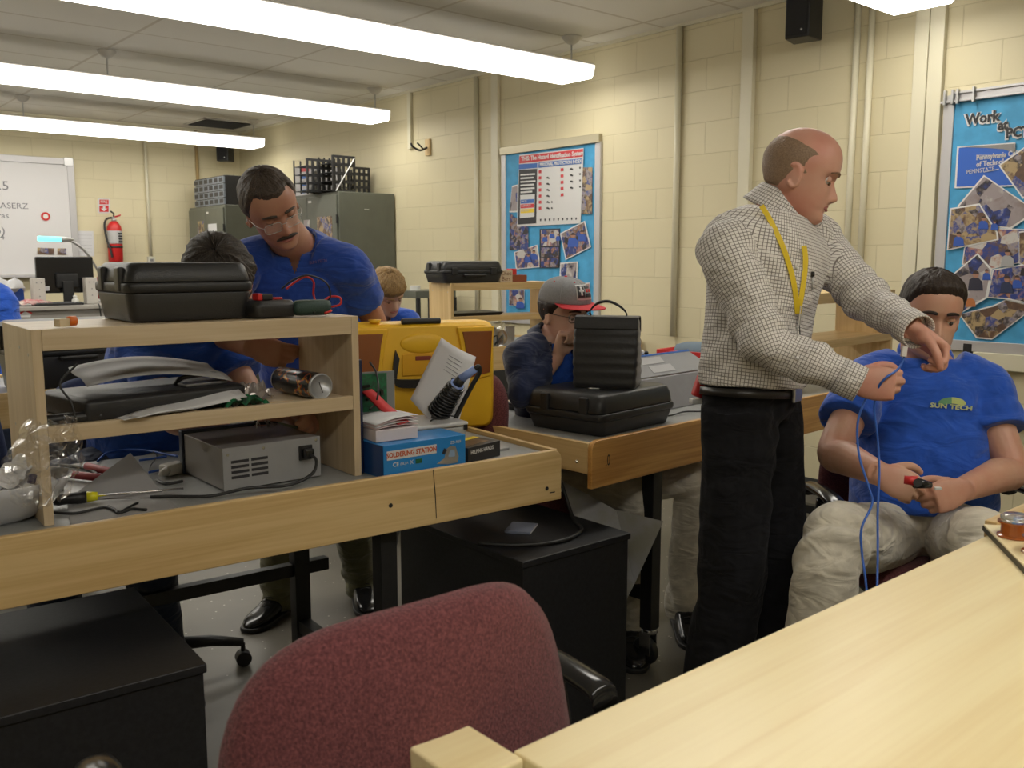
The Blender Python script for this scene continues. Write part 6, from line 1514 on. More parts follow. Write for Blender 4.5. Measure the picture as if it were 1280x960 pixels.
    for sd in 'RL':
        H, K, A = J['h'+sd], J['k'+sd], J['a'+sd]
        limb(mb, [H+(H-K).normalized()*.02, H.lerp(K, .5), K, K.lerp(A, .5), A+(K-A).normalized()*o.get('cufflen', -.05)], [.088*sc+pl*.4, .076*sc+pl*.7, .060+pl, .056+pl*1.1, .052+pl*1.0], 6)
        mb.sphere(K, .060+pl, 16, 10)
        bend = (K-H).normalized().dot((A-K).normalized())
        fl += [dict(p=tuple(K), d=unit((K-H).normalized()+(A-K).normalized()), L=.13, f=46, amp=.009 if bend < .7 else .006), dict(p=tuple(H), d=unit(K-H+V((0, 0, -.2))), L=.15, f=40, amp=.009), dict(p=tuple(A), d=unit(A-K), L=.13, f=46, amp=.009)]
    pants, _ = remeshed(mb, 'trousers', o['pants'], body, .0075, 3, folds(fl, seed=o.get('seed', 1)+5, base=.006))
    for sd in 'RL': shoe(body, J['a'+sd], J.get('foot'+sd, (0, -1, 0)), M['gloss'] if o.get('shoes', 'black') == 'black' else o['shoes']) if o.get('shoeon', True) else None
    return th, body, Hm, tips, shirt
def collar(body, nb, axis, front, m, r0=.062, h=.038, pt=.045, flare=.026, gap=.10, name='collar', back=0, tilt=.35):
    """folded shirt collar: a band and two leaves that open at the front"""
    ax = V(axis).normalized(); f = V(front); f = (f-ax*f.dot(ax)).normalized(); s = f.cross(ax)
    def fn(u, v, out):
        a = gap+(2*PI-2*gap)*u; c = math.cos(a); rr = r0+(.0 if not out else flare*v+.004)
        hh = h*(1-.45*max(0, c)) if not out else h*(1-.45*max(0, c))*(1-v)+(-.012-pt*max(0, c)**5)*v
        if not out: hh = -.01+(hh+.01)*v
        return V(nb)+f*(rr*1.08*c)+s*(rr*math.sin(a))+ax*(hh-tilt*max(0, c)*.05+back)
    mb = MB(); mb.grid(lambda u, v: fn(u, v, 0), 40, 4); mb.grid(lambda u, v: fn(u, v, 1), 40, 6)
    return mb.build(name, m, body, smooth=True, world=True, solid=.0025)
def neck_rib(body, nb, axis, front, m, r=.066):
    ax = V(axis).normalized(); f = V(front); f = (f-ax*f.dot(ax)).normalized(); s = f.cross(ax)
    pts = [V(nb)+f*(r*1.05*math.cos(a))+s*(r*math.sin(a))-ax*(.018*math.cos(a)-.004) for a in [2*PI*k/28 for k in range(29)]]
    return MB().tube(pts, .0075, 8).build('neckband', m, body, smooth=True, world=True)
CFH = V((math.sin(YAW), math.cos(YAW), 0))
UP = V((0, 0, 1))
def dirc(r, f, u=0): return (CR*r+CFH*f+UP*u)     # right, away from the viewpoint, up
def chain_line(x): return lambda a: _tab(math.cos(a), x[0], x[1])
# ---- standing instructor ----
g = dirc(.80, -.60); gr = g.cross(UP)
J = dict(head=hmat(at(1001, 220, 2.42), dirc(.93, -.30, -.26), dirc(.24, -.06, .95)), nb=at(972, 270, 2.45), mid=at(948, 385, 2.46), pel=at(941, 492, 2.47),
    sR=at(908, 313, 2.32), sL=at(1021, 308, 2.58), eR=at(957, 428, 2.26), wR=at(1066, 477, 2.20), eL=at(1086, 377, 2.44), wL=at(1141, 411, 2.27))
pz = J['pel']
J['hR'] = pz+gr*.085+V((0, 0, -.05)); J['hL'] = pz-gr*.085+V((0, 0, -.05))
J['aR'] = V((pz.x, pz.y, .09))+gr*.11-g*.06; J['aL'] = V((pz.x, pz.y, .09))-gr*.10+g*.04
J['kR'] = J['hR'].lerp(J['aR'], .5)+g*.025; J['kL'] = J['hL'].lerp(J['aL'], .5)+g*.03
J['footR'] = J['footL'] = g
o = dict(skin=SK['inst'], shirt=M['check'], pants=M['blackpants'], sleeve='long', hem=.045, pl=.028, uv=True, seed=2, slv=.066, belly=.0, sc=.97, loose=.022, wa=.006, wf=30, vox=.004, rise=.10,
    handR=dict(d=dirc(.93, -.30, -.05), t=dirc(.1, .1, 1), curl=(.95, 1.0, 1.05, 1.1), thumb=(.6, .5), to=.45, tn=.55, s=1.0),
    handL=dict(d=dirc(.72, -.25, -.64), t=dirc(0, -.90, .36), curl=(1.0, .95, .9, .85), thumb=(.5, .4), to=.5, tn=.5, s=1.0))
inst, body, Hm, tips, shirt = make_person('balding man in a checked long-sleeved shirt and black trousers standing with a blue cable', 'person', (pz.x, pz.y, 0), J, o)
eye_parts(body, Hm, 1, SK['inst'], hair_mat('sandy_brow', (.22, .12, .07), (.18, .09, .05)), look=-.7, openn=.22, bw=.0030); mouth(body, Hm, 1, M['lipm'], .0012)
# cropped hair round the sides and back
hm = hair_mat('sandy_grey_hair', (.27, .185, .12), (.20, .13, .085))
def ring_hair(u, v):
    a = R(66+10*math.sin(v*PI*1.3))+R(228-20*math.sin(v*PI*1.3))*u; c = math.cos(a)
    lo = _tab(c, [-1, -.6, -.2, .1, .5], [-.062, -.05, -.02, -.005, .012]); hi = _tab(c, [-1, -.6, -.2, .2, .5], [.098, .098, .088, .070, .045])
    z = lerp(lo, hi, v); p = hsurf(a, z); n = (p-V((0, -.008, z*.7))).normalized()
    e = min(sstep(v/.25), sstep((1-v)/.5), sstep(u/.2), sstep((1-u)/.2))
    return Hm @ (p+n*(.0055*e-.0007+.0009*e*noise.noise(V((a*30, v*9, 3)))))
MB().grid(ring_hair, 110, 30).build('hair', hm, body, smooth=True, world=True)
axn = (Hm.translation-J['nb']).normalized()
cl_ = collar(body, J['nb']+axn*.016-g*.004, axn, g, M['check'], r0=.066, h=.046, pt=.050, flare=.024)
def wverts(o_): mm = wmat(o_); return np.array([tuple(mm @ v.co) for v in o_.data.vertices])
seg_uv(cl_, wverts(cl_), [dict(a=J['nb']-axn*.1, b=J['nb']+axn*.1, r=.085, x=g)])
def chest(u, d=.0, w=.0):   # point on the front of the shirt: u 0 neck .. 1 belt
    P_ = smooth_path([J['nb'], J['mid'], J['pel']], 10); q = u*20; k = min(int(q), 19); return P_[k].lerp(P_[min(k+1, 20)], q-k)
def surf(px, py, D0=2.0, D1=2.9):
    """first point of the shirt along a line of sight"""
    mm = wmat(shirt).inverted(); a = mm @ at(px, py, 1.2); b_ = mm @ at(px, py, 3.2)
    ok, loc, nor, fi = shirt.ray_cast(a, (b_-a).normalized())
    return (wmat(shirt) @ loc) if ok else None
bpy.context.view_layer.update()
LM = pm('yellow_lanyard', (.72, .52, .02), .6)
def ribbon(pts, w, m, name, par, lift=.004):
    """flat ribbon laid over the shirt"""
    P_ = []
    for (x, y) in pts:
        s_ = surf(x, y); P_.append((s_ if s_ else at(x, y, 2.3))-CF*lift)
    P_ = smooth_path(P_, 4); mb = MB(); rings = []
    for i, p in enumerate(P_):
        t = (P_[min(i+1, len(P_)-1)]-P_[max(0, i-1)]).normalized(); sd = t.cross(CF).normalized()*w
        rings.append([p-sd-CF*.0008, p+sd-CF*.0008, p+sd+CF*.0008, p-sd+CF*.0008])
    mb.loft(rings); return mb.build(name, m, par, world=True, smooth=False)
ly = thing('lanyard', 'yellow lanyard hanging round the standing man\'s neck', 'lanyard', tuple(at(990, 360, 2.3)))
ribbon([(951, 258), (962, 276), (976, 305), (985, 330), (992, 358), (996, 392)], .0065, LM, 'strap', ly, .007)
ribbon([(1004, 308), (1006, 325), (1004, 350), (1000, 375), (997, 393)], .0065, LM, 'strap', ly, .007)
q = surf(998, 399); q = q-CF*.010
MB().cyl(q+UP*.012, q-UP*.016, .004).build('metal_clip', M['silver'], ly, world=True)
MB().tube([q-UP*.016, q-UP*.05+CR*.004], .0012).build('cord', M['cablak'], ly, world=True)
pn = thing('pen', 'dark pen clipped in the standing man\'s shirt pocket', 'pen', tuple(surf(1015, 350)-CF*.006))
q = surf(1015, 348)-CF*.006
MB().tube([q+UP*.016, q+UP*.004], [.0045, .0045], 10).build('cap', M['plastic'], pn, world=True, smooth=True)
MB().tube([q+UP*.004, q-UP*.030], .0022).build('clip', M['silver'], pn, world=True, smooth=True)
# placket and pocket seams
SEAM = pm('shirt_seam', (.40, .38, .35), .8)
ribbon([(1000, 312), (1003, 340), (1001, 380), (996, 420), (990, 465)], .0011, SEAM, 'placket_seam', shirt, .0022)
for y in (335, 372, 410, 448):
    q = surf(996, y); MB().sphere(q-CF*.003, .0042, 10, 6).build('button', M['white'], shirt, smooth=True, world=True)
# belt
rp = (J['hR']-J['hL']).normalized()
rg = torso_rings(J['pel'], J['mid'], J['nb'], rp, rp, [(-.03, .162*.97, .098*.97, .110*.97), (.01, .162*.97, .098*.97, .108*.97), (.05, .160*.97, .098*.97, .106*.97)], .019)
mb = MB(); mb.loft([rg[2], rg[-3]]); bl = mb.build('belt', pm('black_leather', (.02, .017, .015), .35, bump=.3, bscale=200), body, world=True, smooth=True)
fwv = UP.cross(rp)*1; cbk = J['pel'].lerp(J['mid'], .03)+g*.120
MB().box((0, 0, 0), (.050, .010, .038), Matrix.Rotation(math.atan2(gr.y, gr.x), 3, 'Z')).build('buckle', M['silver'], bl, bevel=.003, world=False)
bk_ = [c for c in bl.children][-1] if bl.children else None
for o_ in bpy.data.objects:
    if o_.name.startswith('buckle'): o_.location = cbk-inst.location
for sd in 'RL':
    W, E_ = J['w'+sd], J['e'+sd]; ax = (W-E_).normalized()
    mb = MB(); c0 = E_.lerp(W, .84); mb.tube([c0, c0+ax*.055], [.043, .042], 26, cap=False)
    o_ = mb.build('cuff', M['check'], shirt, smooth=True, world=True, solid=.004); seg_uv(o_, wverts(o_), [dict(a=E_, b=W, r=.045, x=UP)])
nails(body, tips['R'], M['nail']); nails(body, tips['L'], M['nail'])
rgp = J['wL']+V(dirc(.72, -.25, -.64)).normalized()*.108
rt_ = thing('ring', 'gold wedding ring on the standing man\'s left hand', 'ring', tuple(rgp))
d_ = dirc(.72, -.25, -.64).normalized(); t_ = dirc(0, -.90, .36); t_ = (t_-d_*t_.dot(d_)).normalized(); n_ = d_.cross(t_)
c_ = J['wL']+d_*.098-t_*.012+n_*.007
rm_ = [c_+(t_*math.cos(a)+n_*math.sin(a))*.0112 for a in [2*PI*k/16 for k in range(17)]]
MB().tube(rm_, .0022, 6).build('band', pm('gold', (.75, .5, .15), .25, 1), rt_, world=True, smooth=True)
# blue network cable from the hands
bc_ = thing('network_cable', 'blue network cable with a clear plug, hanging from the standing man\'s hands', 'cable', tuple(at(1127, 455, 2.17)))
M['cabblue'] = pm('cable_blue', (.03, .12, .50), .35)
p = smooth_path([at(1131, 444, 2.16), at(1127, 455, 2.16), at(1120, 464, 2.155), at(1108, 472, 2.15), at(1098, 485, 2.17), at(1093, 510, 2.19), at(1097, 550, 2.20), at(1099, 590, 2.19), at(1097, 640, 2.17), at(1097, 690, 2.14), at(1096, 740, 2.10), at(1094, 830, 2.05)])
MB().tube(p, .0028, 8).build('cable', M['cabblue'], bc_, world=True, smooth=True)
p = smooth_path([at(1092, 490, 2.19), at(1082, 500, 2.20), at(1072, 530, 2.20), at(1074, 570, 2.19), at(1086, 610, 2.17), at(1090, 630, 2.16), at(1077, 660, 2.14), at(1077, 690, 2.13), at(1083, 740, 2.10), at(1085, 830, 2.05)])
MB().tube(p, .0028, 8).build('cable', M['cabblue'], bc_, world=True, smooth=True)
mq = at(1130, 440, 2.155)
MB().box(tuple(mq), (.012, .010, .024), rot3(CF, UP) @ Matrix.Rotation(R(8), 3, 'Y')).build('plug', pm('clear_plug', (.75, .72, .70), .15, trans=.3), bc_, world=True, bevel=.001)

# ---- student in the blue T-shirt ----
J = dict(head=hmat(at(1163, 396, 2.60), dirc(-.12, -.95, -.10), dirc(.05, -.20, .97)), nb=at(1156, 450, 2.66), mid=at(1152, 555, 2.66), pel=at(1152, 655, 2.66),
    sR=at(1078, 482, 2.64), sL=at(1228, 486, 2.62), eR=at(1042, 566, 2.50), wR=at(1098, 592, 2.30), eL=at(1264, 588, 2.50), wL=at(1204, 612, 2.32),
    hR=at(1115, 668, 2.62), hL=at(1188, 668, 2.60), kR=at(1042, 680, 2.26), kL=at(1235, 690, 2.22))
J['aR'] = at(1004, 905, 2.28); J['aL'] = at(1240, 930, 2.26); J['footR'] = J['footL'] = -CFH
for k in ('aR', 'aL'): J[k].z = max(J[k].z, .12)
o = dict(skin=SK['stud'], shirt=M['royal'], pants=M['khaki'], sleeve='short', hem=.10, rise=.22, seed=5, belly=.045, sc=1.0, arm=1.08, hs=.99, loose=.018, wa=.0065, wf=36, vox=.004, cut=.55, neck=1.12, jaw=1.06, pl=.022,
    handR=dict(d=dirc(.80, -.25, -.35), t=dirc(.35, .25, .85), curl=(.75, .8, .85, .9), thumb=(.4, .4)),
    handL=dict(d=dirc(-.85, -.25, -.20), t=dirc(-.30, .2, .85), curl=(1.0, 1.0, 1.05, 1.1), thumb=(.6, .5), to=.5))
stu, body, Hm, tips, shirt = make_person('seated dark-haired young man in a blue T-shirt and khaki trousers watching the cable', 'person', (J['pel'].x, J['pel'].y, 0), J, o)
hm = hair_mat('dark_brown_hair', (.035, .022, .015), (.018, .011, .008))
eye_parts(body, Hm, .99, SK['stud'], hm, look=-.6, openn=.40, bw=.0044, iris=(.03, .02, .015)); mouth(body, Hm, .99, M['lipm'])
hair('hair', Hm, hm, body, chain_line(([-1, -.5, -.2, .0, .22, .45, .7, 1], [-.072, -.06, -.028, -.022, .014, .048, .066, .074])), .0105, .006, .99, seed=2, strand=1.3)
neck_rib(body, J['nb']+UP*.012, (Hm.translation-J['nb']), -CFH, M['royal'], .069)
bpy.context.view_layer.update()
nails(body, tips['R'], M['nail']); nails(body, tips['L'], M['nail'])
def flat_on(px, py, lift=.0015):
    s_ = surf(px, py); return (s_ if s_ else at(px, py, 2.4))-CF*lift
lg_ = pm('logo_gold', (.42, .48, .16), .6); lgr = pm('logo_green', (.10, .26, .12), .6)
arc = []
for k in range(13):
    a = PI*(1-k/12); arc.append((1189+18*math.cos(a), 506-9*math.sin(a), 1189+10*math.cos(a), 508-3*math.sin(a)))
for (k0, k1, m) in ((0, 6, lgr), (6, 12, lg_)):
    mb = MB(); V_ = []
    for k in range(k0, k1+1): V_.append(flat_on(arc[k][0], arc[k][1], .003)); V_.append(flat_on(arc[k][2], arc[k][3], .003))
    mb.add(V_, [(2*i, 2*i+1, 2*i+3, 2*i+2) for i in range(k1-k0)]); mb.build('sun_logo', m, shirt, world=True, solid=.0008)
c_ = flat_on(1188, 509, .0045); xd = (flat_on(1205, 511)-flat_on(1170, 508)).normalized()
text_mesh('lettering', 'SUN TECH', .0175, pm('logo_text', (.55, .60, .30), .6), shirt, frame(c_, xd, UP), .0006, sx=1.35, bold=.0005)
tl = thing('crimping_tool', 'small red and black crimping tool in the seated student\'s right hand', 'tool', tuple(at(1142, 603, 2.24)))
MB().tube([at(1130, 600, 2.22), at(1146, 602, 2.21)], [.010, .013], 10).build('red_grip', M['red'], tl, world=True, smooth=True)
MB().tube([at(1144, 604, 2.21), at(1163, 607, 2.22)], [.014, .008], 10).build('jaw', M['gloss'], tl, world=True, smooth=True)
MB().cyl(at(1147, 604, 2.195), at(1147, 604, 2.205), .010).build('pivot', M['plastic'], tl, world=True)
pl_ = thing('connector', 'tiny clear connector pinched in the seated student\'s left hand', 'connector', tuple(at(1172, 610, 2.22)))
MB().box(tuple(at(1172, 611, 2.22)), (.016, .009, .007), Matrix.Rotation(R(-40), 3, 'Z')).build('plug', M['white'], pl_, world=True, bevel=.001)

# ---- student with the cap ----
gd = dirc(.35, -.93); 
J = dict(head=hmat(at(706, 391, 3.34), dirc(.62, -.72, -.14), dirc(.08, -.14, .98)), nb=at(691, 425, 3.38), mid=at(694, 500, 3.42), pel=at(700, 590, 3.42),
    sR=at(652, 448, 3.26), sL=at(736, 452, 3.44), eR=at(655, 492, 3.20), wR=at(697, 446, 3.28), eL=at(776, 480, 3.34), wL=at(756, 450, 3.38))
J['hR'] = J['pel']-CR*.09+UP*-.03; J['hL'] = J['pel']+CR*.09+UP*-.03
J['kR'] = J['hR']-CFH*.20+CR*.34; J['kL'] = J['hL']-CFH*.02+CR*.40
for s_ in 'RL': J['a'+s_] = V((J['k'+s_].x, J['k'+s_].y, .10))+CFH*.10; J['foot'+s_] = -CFH
J['kR'].z = J['kL'].z = .60; J['pel'].z = .66; J['hR'].z = J['hL'].z = .62
o = dict(skin=SK['fair'], shirt=M['navyshirt'], pants=M['khaki'], sleeve='long', hem=-.12, seed=8, fs=.6, sc=.92, hs=1.0, loose=.016, slv=.058, arm=.9, vox=.0045, neck=.92,
    vcut=lambda p: (p-VC).dot(CFH) < .07 and abs((p-VC).dot(CR)-.012) < .040-.10*max(0, VC.z-p.z-.02)*0 and VC.z-.30 < p.z < VC.z+.06 and (p-VC).dot(CR) > -.05,
    handR=dict(d=dirc(.28, .05, .90), t=dirc(.5, .8, -.1), curl=(1.2, 1.3, 1.3, 1.3), thumb=(.6, .4), to=.5),
    handL=dict(d=dirc(-.05, .1, .75), t=dirc(-.7, .1, -.1), curl=(1.1, 1.2, 1.2, 1.2), thumb=(.6, .4), to=.5))
VC = at(700, 436, 3.26)
kid, body, Hm, tips, shirt = make_person('seated young man in a grey and red cap, glasses and navy shirt', 'person', (J['pel'].x, J['pel'].y, 0), J, o)
# blue T-shirt under the open shirt
rp = (J['hR']-J['hL']).normalized(); rs = (J['sR']-J['sL']).normalized(); mb = MB()
mb.loft(torso_rings(J['pel'], J['mid'], J['nb'], rp, rs, [q_ for q_ in SECS(.90) if q_[0] <= .93]+[(.99, .088*.9, .062*.9, .070*.9)], .006)); mb.build('inner_shirt', M['royal'], body, smooth=True, world=True)
eye_parts(body, Hm, 1, SK['fair'], hm, look=-.8, openn=.25, bw=.0036); mouth(body, Hm, 1, M['lipm'])
hair('hair', Hm, hm, body, chain_line(([-1, -.5, -.2, .0, .3, .6, 1], [-.066, -.05, -.024, -.034, .02, .05, .06])), .010, 0, 1, seed=4, bald=lambda p, a: .012*sstep((p.z-.03)/.03))
glasses(body, Hm, 1, M['gloss'], w=.023, h=.014)
collar(body, J['nb']+UP*.004, Hm.translation-J['nb'], gd, M['navyshirt'], r0=.064, h=.030, pt=.035, flare=.028, gap=.45)
# cap
ct = thing('baseball_cap', 'grey cap with a red brim and white-edged badge on the seated young man', 'cap', tuple(Hm @ V((0, 0, .08))))
greyf = pm('grey_wool', (.24, .24, .25), .85, noise_amt=.1, nscale=200, bump=.3, bscale=500); redf = pm('red_brim', (.55, .03, .04), .8)
HC = Hm @ Matrix.Rotation(R(2), 4, 'X')
def crown(u, v):
    a = 2*PI*u; el = v*PI/2
    rx, ry = .0835, .105; k = math.cos(el)**.8
    fr = 1+.03*max(0, math.cos(a))
    z = .040+.088*math.sin(el)**.9+.010*max(0, math.cos(a))*math.cos(el)**2*math.sin(el*2)
    return HC @ (V((rx*math.sin(a)*k, -.006+ry*math.cos(a)*k*fr, z))*1.01)
MB().grid(crown, 48, 16).build('crown', greyf, ct, smooth=True, world=True, solid=.002)
for k in range(3):
    a = k*PI/3
    pts = [crown((a/(2*PI)) % 1, v/12) for v in range(12)]+[crown(((a+PI)/(2*PI)) % 1, v/12) for v in range(12, -1, -1)]
    MB().tube([p+(p-HC.translation).normalized()*.001 for p in pts], .0010, 5).build('seam', greyf, ct, smooth=True, world=True)
MB().sphere(HC @ V((0, -.006, .128)), .007, 12, 8).build('button', redf, ct, smooth=True, world=True)
def brim(u, v):
    a = R(-72+144*u); r_ = 1+.0*v; x = .0835*math.sin(a); y = -.006+.108*math.cos(a); ext = .072*v*math.cos(a*1.05)**.35 if abs(a) < R(84) else 0
    return HC @ (V((x*(1+.12*v), y+ext, .043-.006*v-.010*abs(math.sin(a))**2*v*.5))*1.01)
MB().grid(brim, 32, 8).build('brim', redf, ct, smooth=True, world=True, solid=.003)
for (sx, sz) in ((-.35, .45), (.35, .45), (1.6, .5), (-1.6, .5)):
    p_ = crown(((sx)/(2*PI)) % 1, .62); MB().sphere(p_, .0035, 8, 6).build('eyelet', redf, ct, smooth=True, world=True)
def badge(x0, x1, z0, z1, d, m, nm):
    mb = MB(); mb.grid(lambda u, v: crown(((x0+(x1-x0)*u)/.0835/(2*PI)) % 1, (z0+(z1-z0)*v))+(crown(((x0+(x1-x0)*u)/.0835/(2*PI)) % 1, z0+(z1-z0)*v)-HC.translation).normalized()*d, 8, 5)
    return mb.build(nm, m, ct, smooth=True, world=True, solid=.001)
badge(-.036, .036, .10, .50, .0025, M['poster'], 'badge_border'); badge(-.033, .033, .13, .47, .0035, pm('badge_grey', (.30, .30, .30), .6), 'badge_face')
badge(.004, .031, .15, .45, .0045, M['ink'], 'badge_panel'); badge(-.031, .0, .15, .24, .0045, M['ink'], 'badge_bar'); badge(-.031, .0, .36, .45, .0045, M['ink'], 'badge_bar')
badge(.014, .021, .19, .41, .0055, M['poster'], 'cross'); badge(.008, .027, .27, .33, .0055, M['poster'], 'cross')
badge(-.029, -.018, .26, .34, .0048, M['red'], 'badge_button'); badge(-.013, -.003, .26, .34, .0048, M['red'], 'badge_button')

# ---- moustached man leaning over ----
J = dict(head=hmat(at(340, 260, 2.86), dirc(.50, -.70, -.42), dirc(-.22, -.40, .88)), nb=at(370, 308, 3.04), mid=at(385, 400, 3.20), pel=at(392, 486, 3.36),
    sR=at(308, 328, 3.02), sL=at(434, 334, 3.04), eR=at(246, 405, 2.84), wR=at(316, 434, 2.62), eL=at(470, 408, 3.22), wL=at(430, 466, 3.22))
J['hR'] = J['pel']-CR*.09-UP*.05; J['hL'] = J['pel']+CR*.09-UP*.05
J['aR'] = atz(350, 738, .09); J['aL'] = atz(452, 722, .09); J['footR'] = dirc(-.35, -1); J['footL'] = dirc(.30, -1)
J['kR'] = J['hR'].lerp(J['aR'], .5)-CFH*.03; J['kL'] = J['hL'].lerp(J['aL'], .5)-CFH*.03
VN = J['nb']
fwm = dirc(.1, -1, 0).normalized()
def vneck(p):
    r_ = p-(VN-UP*.0); s_ = r_.dot(fwm); x = abs(r_.dot(CR)-.0-.01); dz = VN.z+.03-p.z
    return s_ > .0 and 0 < dz < .12 and x < .044*(1-dz/.12)
o = dict(skin=SK['man'], shirt=M['polo'], pants=M['olive'], sleeve='short', hem=-.12, seed=12, belly=.02, sc=1.0, hs=1.03, arm=1.02, loose=.016, cut=.58, vox=.0045, vcut=vneck, pl=.022, neck=1.08,
    handR=dict(d=dirc(.85, -.20, -.20), t=dirc(.2, .1, .95), curl=(.5, .7, .8, .9)), handL=dict(d=dirc(-.3, -.7, -.4), t=dirc(-.8, .2, .2), curl=(.5, .6, .6, .7)))
man, body, Hm, tips, shirt = make_person('man with moustache and glasses in a blue polo shirt leaning over the bench', 'person', (J['pel'].x, J['pel'].y, 0), J, o)
hm2 = hair_mat('grizzled_brown_hair', (.085, .062, .048), (.035, .026, .021))
def line2(a): return _tab(math.cos(a), [-1, -.5, -.2, .0, .2, .45, .62, .85, 1], [-.075, -.06, -.030, -.030, .004, .050, .080, .078, .072])
hair('hair', Hm, hm2, body, line2, .0085, .001, 1.03, seed=6, strand=1.3, bald=lambda p, a: .008*sstep((p.z-.085)/.02)*(.5+.5*math.cos(a))*max(0, noise.noise(V((p.x*30, p.y*30, 1)))+.6))
eye_parts(body, Hm, 1.03, SK['man'], hm2, look=-.7, openn=.25, bw=.0042); mouth(body, Hm, 1.03, M['lipm'])
glasses(body, Hm, 1.03, M['silver'], w=.026, h=.015, z=-.014, y=.093, rim=.0009)
pts = []
for k in range(13):
    t = k/12*2-1; x = .033*t; z = -.0555-.009*t*t; a = math.asin(min(1, abs(x)/hw(z))**(2.35/2)); q = hsurf(math.copysign(a, x), z); pts.append(Hm @ ((q+V((0, .002, 0)))*1.03))
mb = MB(); mb.tube(pts, [.0022+.0048*(1-(k/6-1)**2) for k in range(13)], 9); mb.build('moustache', hair_mat('dark_moustache', (.04, .028, .022), (.02, .014, .01)), body, smooth=True, world=True)
collar(body, J['nb']-UP*.004, (Hm.translation-J['nb']).normalized()+UP*.6, fwm, M['polo'], r0=.072, h=.030, pt=.050, flare=.040, gap=.55)
bpy.context.view_layer.update()
c_ = flat_on(398, 327, .003); xd = (flat_on(408, 326)-flat_on(388, 329)).normalized()
text_mesh('embroidery', 'SUN TECH', .013, pm('faint_stitch', (.16, .10, .25), .7), shirt, frame(c_, xd, UP), .0006)

# ---- student bent over at the left ----
J = dict(head=hmat(at(279, 352, 2.52), dirc(.55, -.42, -.72), dirc(.05, -.70, .66)), nb=at(243, 404, 2.70), mid=at(200, 470, 2.88), pel=at(180, 575, 3.02),
    sR=at(176, 428, 2.70), sL=at(268, 420, 2.86), eR=at(214, 520, 2.56), wR=at(298, 548, 2.56), eL=at(318, 500, 2.78), wL=at(372, 520, 2.62))
J['hR'] = J['pel']-CR*.09-UP*.02; J['hL'] = J['pel']+CR*.09-UP*.02; J['kR'] = J['hR']-CFH*.36-CR*.08; J['kL'] = J['hL']-CFH*.36+CR*.04
for s_ in 'RL': J['k'+s_].z = J['h'+s_].z-.02; J['a'+s_] = V((J['k'+s_].x, J['k'+s_].y, .11))+CFH*.12; J['foot'+s_] = -CFH
o = dict(skin=SK['fair'], shirt=M['royal'], pants=M['denim'], sleeve='short', hem=-.12, seed=15, sc=.97, loose=.018, cut=.62, vox=.005,
    handR=dict(d=dirc(.9, -.1, .0), t=dirc(.1, .3, .9), curl=(.6, .7, .8, .9)), handL=dict(d=dirc(.5, -.6, .0), t=dirc(-.5, -.1, .8), curl=(.6, .7, .8, .9)))
st1, body, Hm, tips, shirt = make_person('dark-haired student in a blue T-shirt bent low over the bench behind the big case', 'person', (J['pel'].x, J['pel'].y, 0), J, o)
hair('hair', Hm, hair_mat('dark_hair', (.045, .034, .026), (.018, .013, .010)), body, chain_line(([-1, -.5, -.2, .0, .2, .45, .7, 1], [-.082, -.07, -.040, -.030, -.004, .030, .040, .042])), .017, .006, 1, seed=9, strand=2.6)
eye_parts(body, Hm, 1, SK['fair'], hm, look=-.8, openn=.2); mouth(body, Hm, 1, M['lipm'])

# ---- fair-haired student far behind ----
J = dict(head=hmat(at(485, 366, 4.75), dirc(.52, -.62, -.50), dirc(.12, -.45, .85)), nb=at(474, 396, 4.88), mid=at(474, 440, 4.98), pel=at(474, 500, 5.0),
    sR=at(437, 402, 4.86), sL=at(510, 402, 4.88), eR=at(430, 452, 4.75), wR=at(470, 458, 4.60), eL=at(520, 450, 4.80), wL=at(490, 458, 4.62))
J['hR'] = J['pel']-CR*.09; J['hL'] = J['pel']+CR*.09; J['kR'] = J['hR']-CFH*.38; J['kL'] = J['hL']-CFH*.38
for s_ in 'RL': J['a'+s_] = V((J['k'+s_].x, J['k'+s_].y, .11))+CFH*.06; J['foot'+s_] = -CFH
HD = dict(d=dirc(.2, -.8, -.2), t=dirc(-.1, .1, .9), curl=(.6, .7, .8, .9))
o = dict(skin=SK['fair'], shirt=M['royal'], pants=M['denim'], sleeve='short', hem=-.12, seed=18, sc=.92, hs=.96, cut=.7, vox=.006, handR=HD, handL=HD)
bl_, body, Hm, tips, shirt = make_person('fair-haired student in a blue T-shirt looking down, far behind the yellow case', 'person', (J['pel'].x, J['pel'].y, 0), J, o)
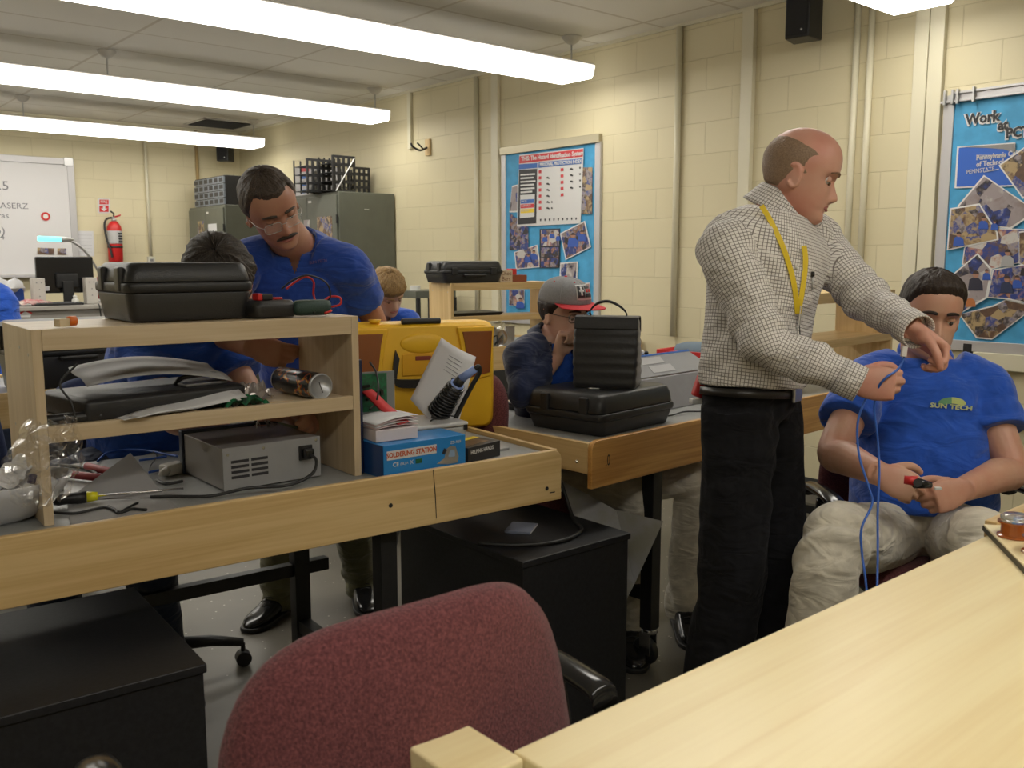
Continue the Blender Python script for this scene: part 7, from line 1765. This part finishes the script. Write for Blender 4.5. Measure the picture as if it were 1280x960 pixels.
hmb = hair_mat('blond_hair', (.42, .27, .11), (.22, .13, .055))
hair('hair', Hm, hmb, body, chain_line(([-1, -.5, -.2, .0, .2, .45, .7, 1], [-.075, -.06, -.035, -.030, .0, .022, .030, .034])), .015, .006, .96, seed=11, strand=3)
eye_parts(body, Hm, .96, SK['fair'], hmb, look=-.8, openn=.25); mouth(body, Hm, .96, M['lipm'])

# ---- person just cut by the left edge ----
J = dict(head=hmat(at(-38, 318, 5.0), dirc(-.2, .9, -.2), UP), nb=at(-34, 356, 5.0), mid=at(-30, 400, 5.0), pel=at(-26, 470, 5.0),
    sR=at(4, 374, 5.0), sL=at(-72, 374, 5.0), eR=at(13, 425, 4.98), wR=at(10, 450, 5.2), eL=at(-84, 425, 5.0), wL=at(-74, 450, 5.2))
J['hR'] = J['pel']+CR*.09; J['hL'] = J['pel']-CR*.09; J['kR'] = J['hR']+CFH*.38; J['kL'] = J['hL']+CFH*.38
for s_ in 'RL': J['a'+s_] = V((J['k'+s_].x, J['k'+s_].y, .11)); J['foot'+s_] = CFH
HD = dict(d=dirc(.0, .8, -.2), t=dirc(-.1, -.1, .9), curl=(.6, .7, .8, .9))
o = dict(skin=SK['fair'], shirt=M['royal'], pants=M['denim'], sleeve='short', hem=-.12, seed=20, sc=.95, cut=.85, vox=.006, handR=HD, handL=HD)
lf, body, Hm, tips, shirt = make_person('person in a blue shirt seen from behind, cut off by the left edge', 'person', (J['pel'].x, J['pel'].y, 0), J, o)
hair('hair', Hm, hm, body, chain_line(([-1, 0, 1], [-.06, -.02, .06])), .012, .004, 1, seed=12)
sc = bpy.context.scene
w = bpy.data.worlds.new('world'); sc.world = w; w.use_nodes = True
w.node_tree.nodes['Background'].inputs[0].default_value = (.8, .85, 1, 1); w.node_tree.nodes['Background'].inputs[1].default_value = .02
sc.view_settings.view_transform = 'Standard'; sc.view_settings.look = 'None'; sc.view_settings.gamma = 1; sc.view_settings.use_curve_mapping = False
sc.view_settings.exposure = EXPOSURE
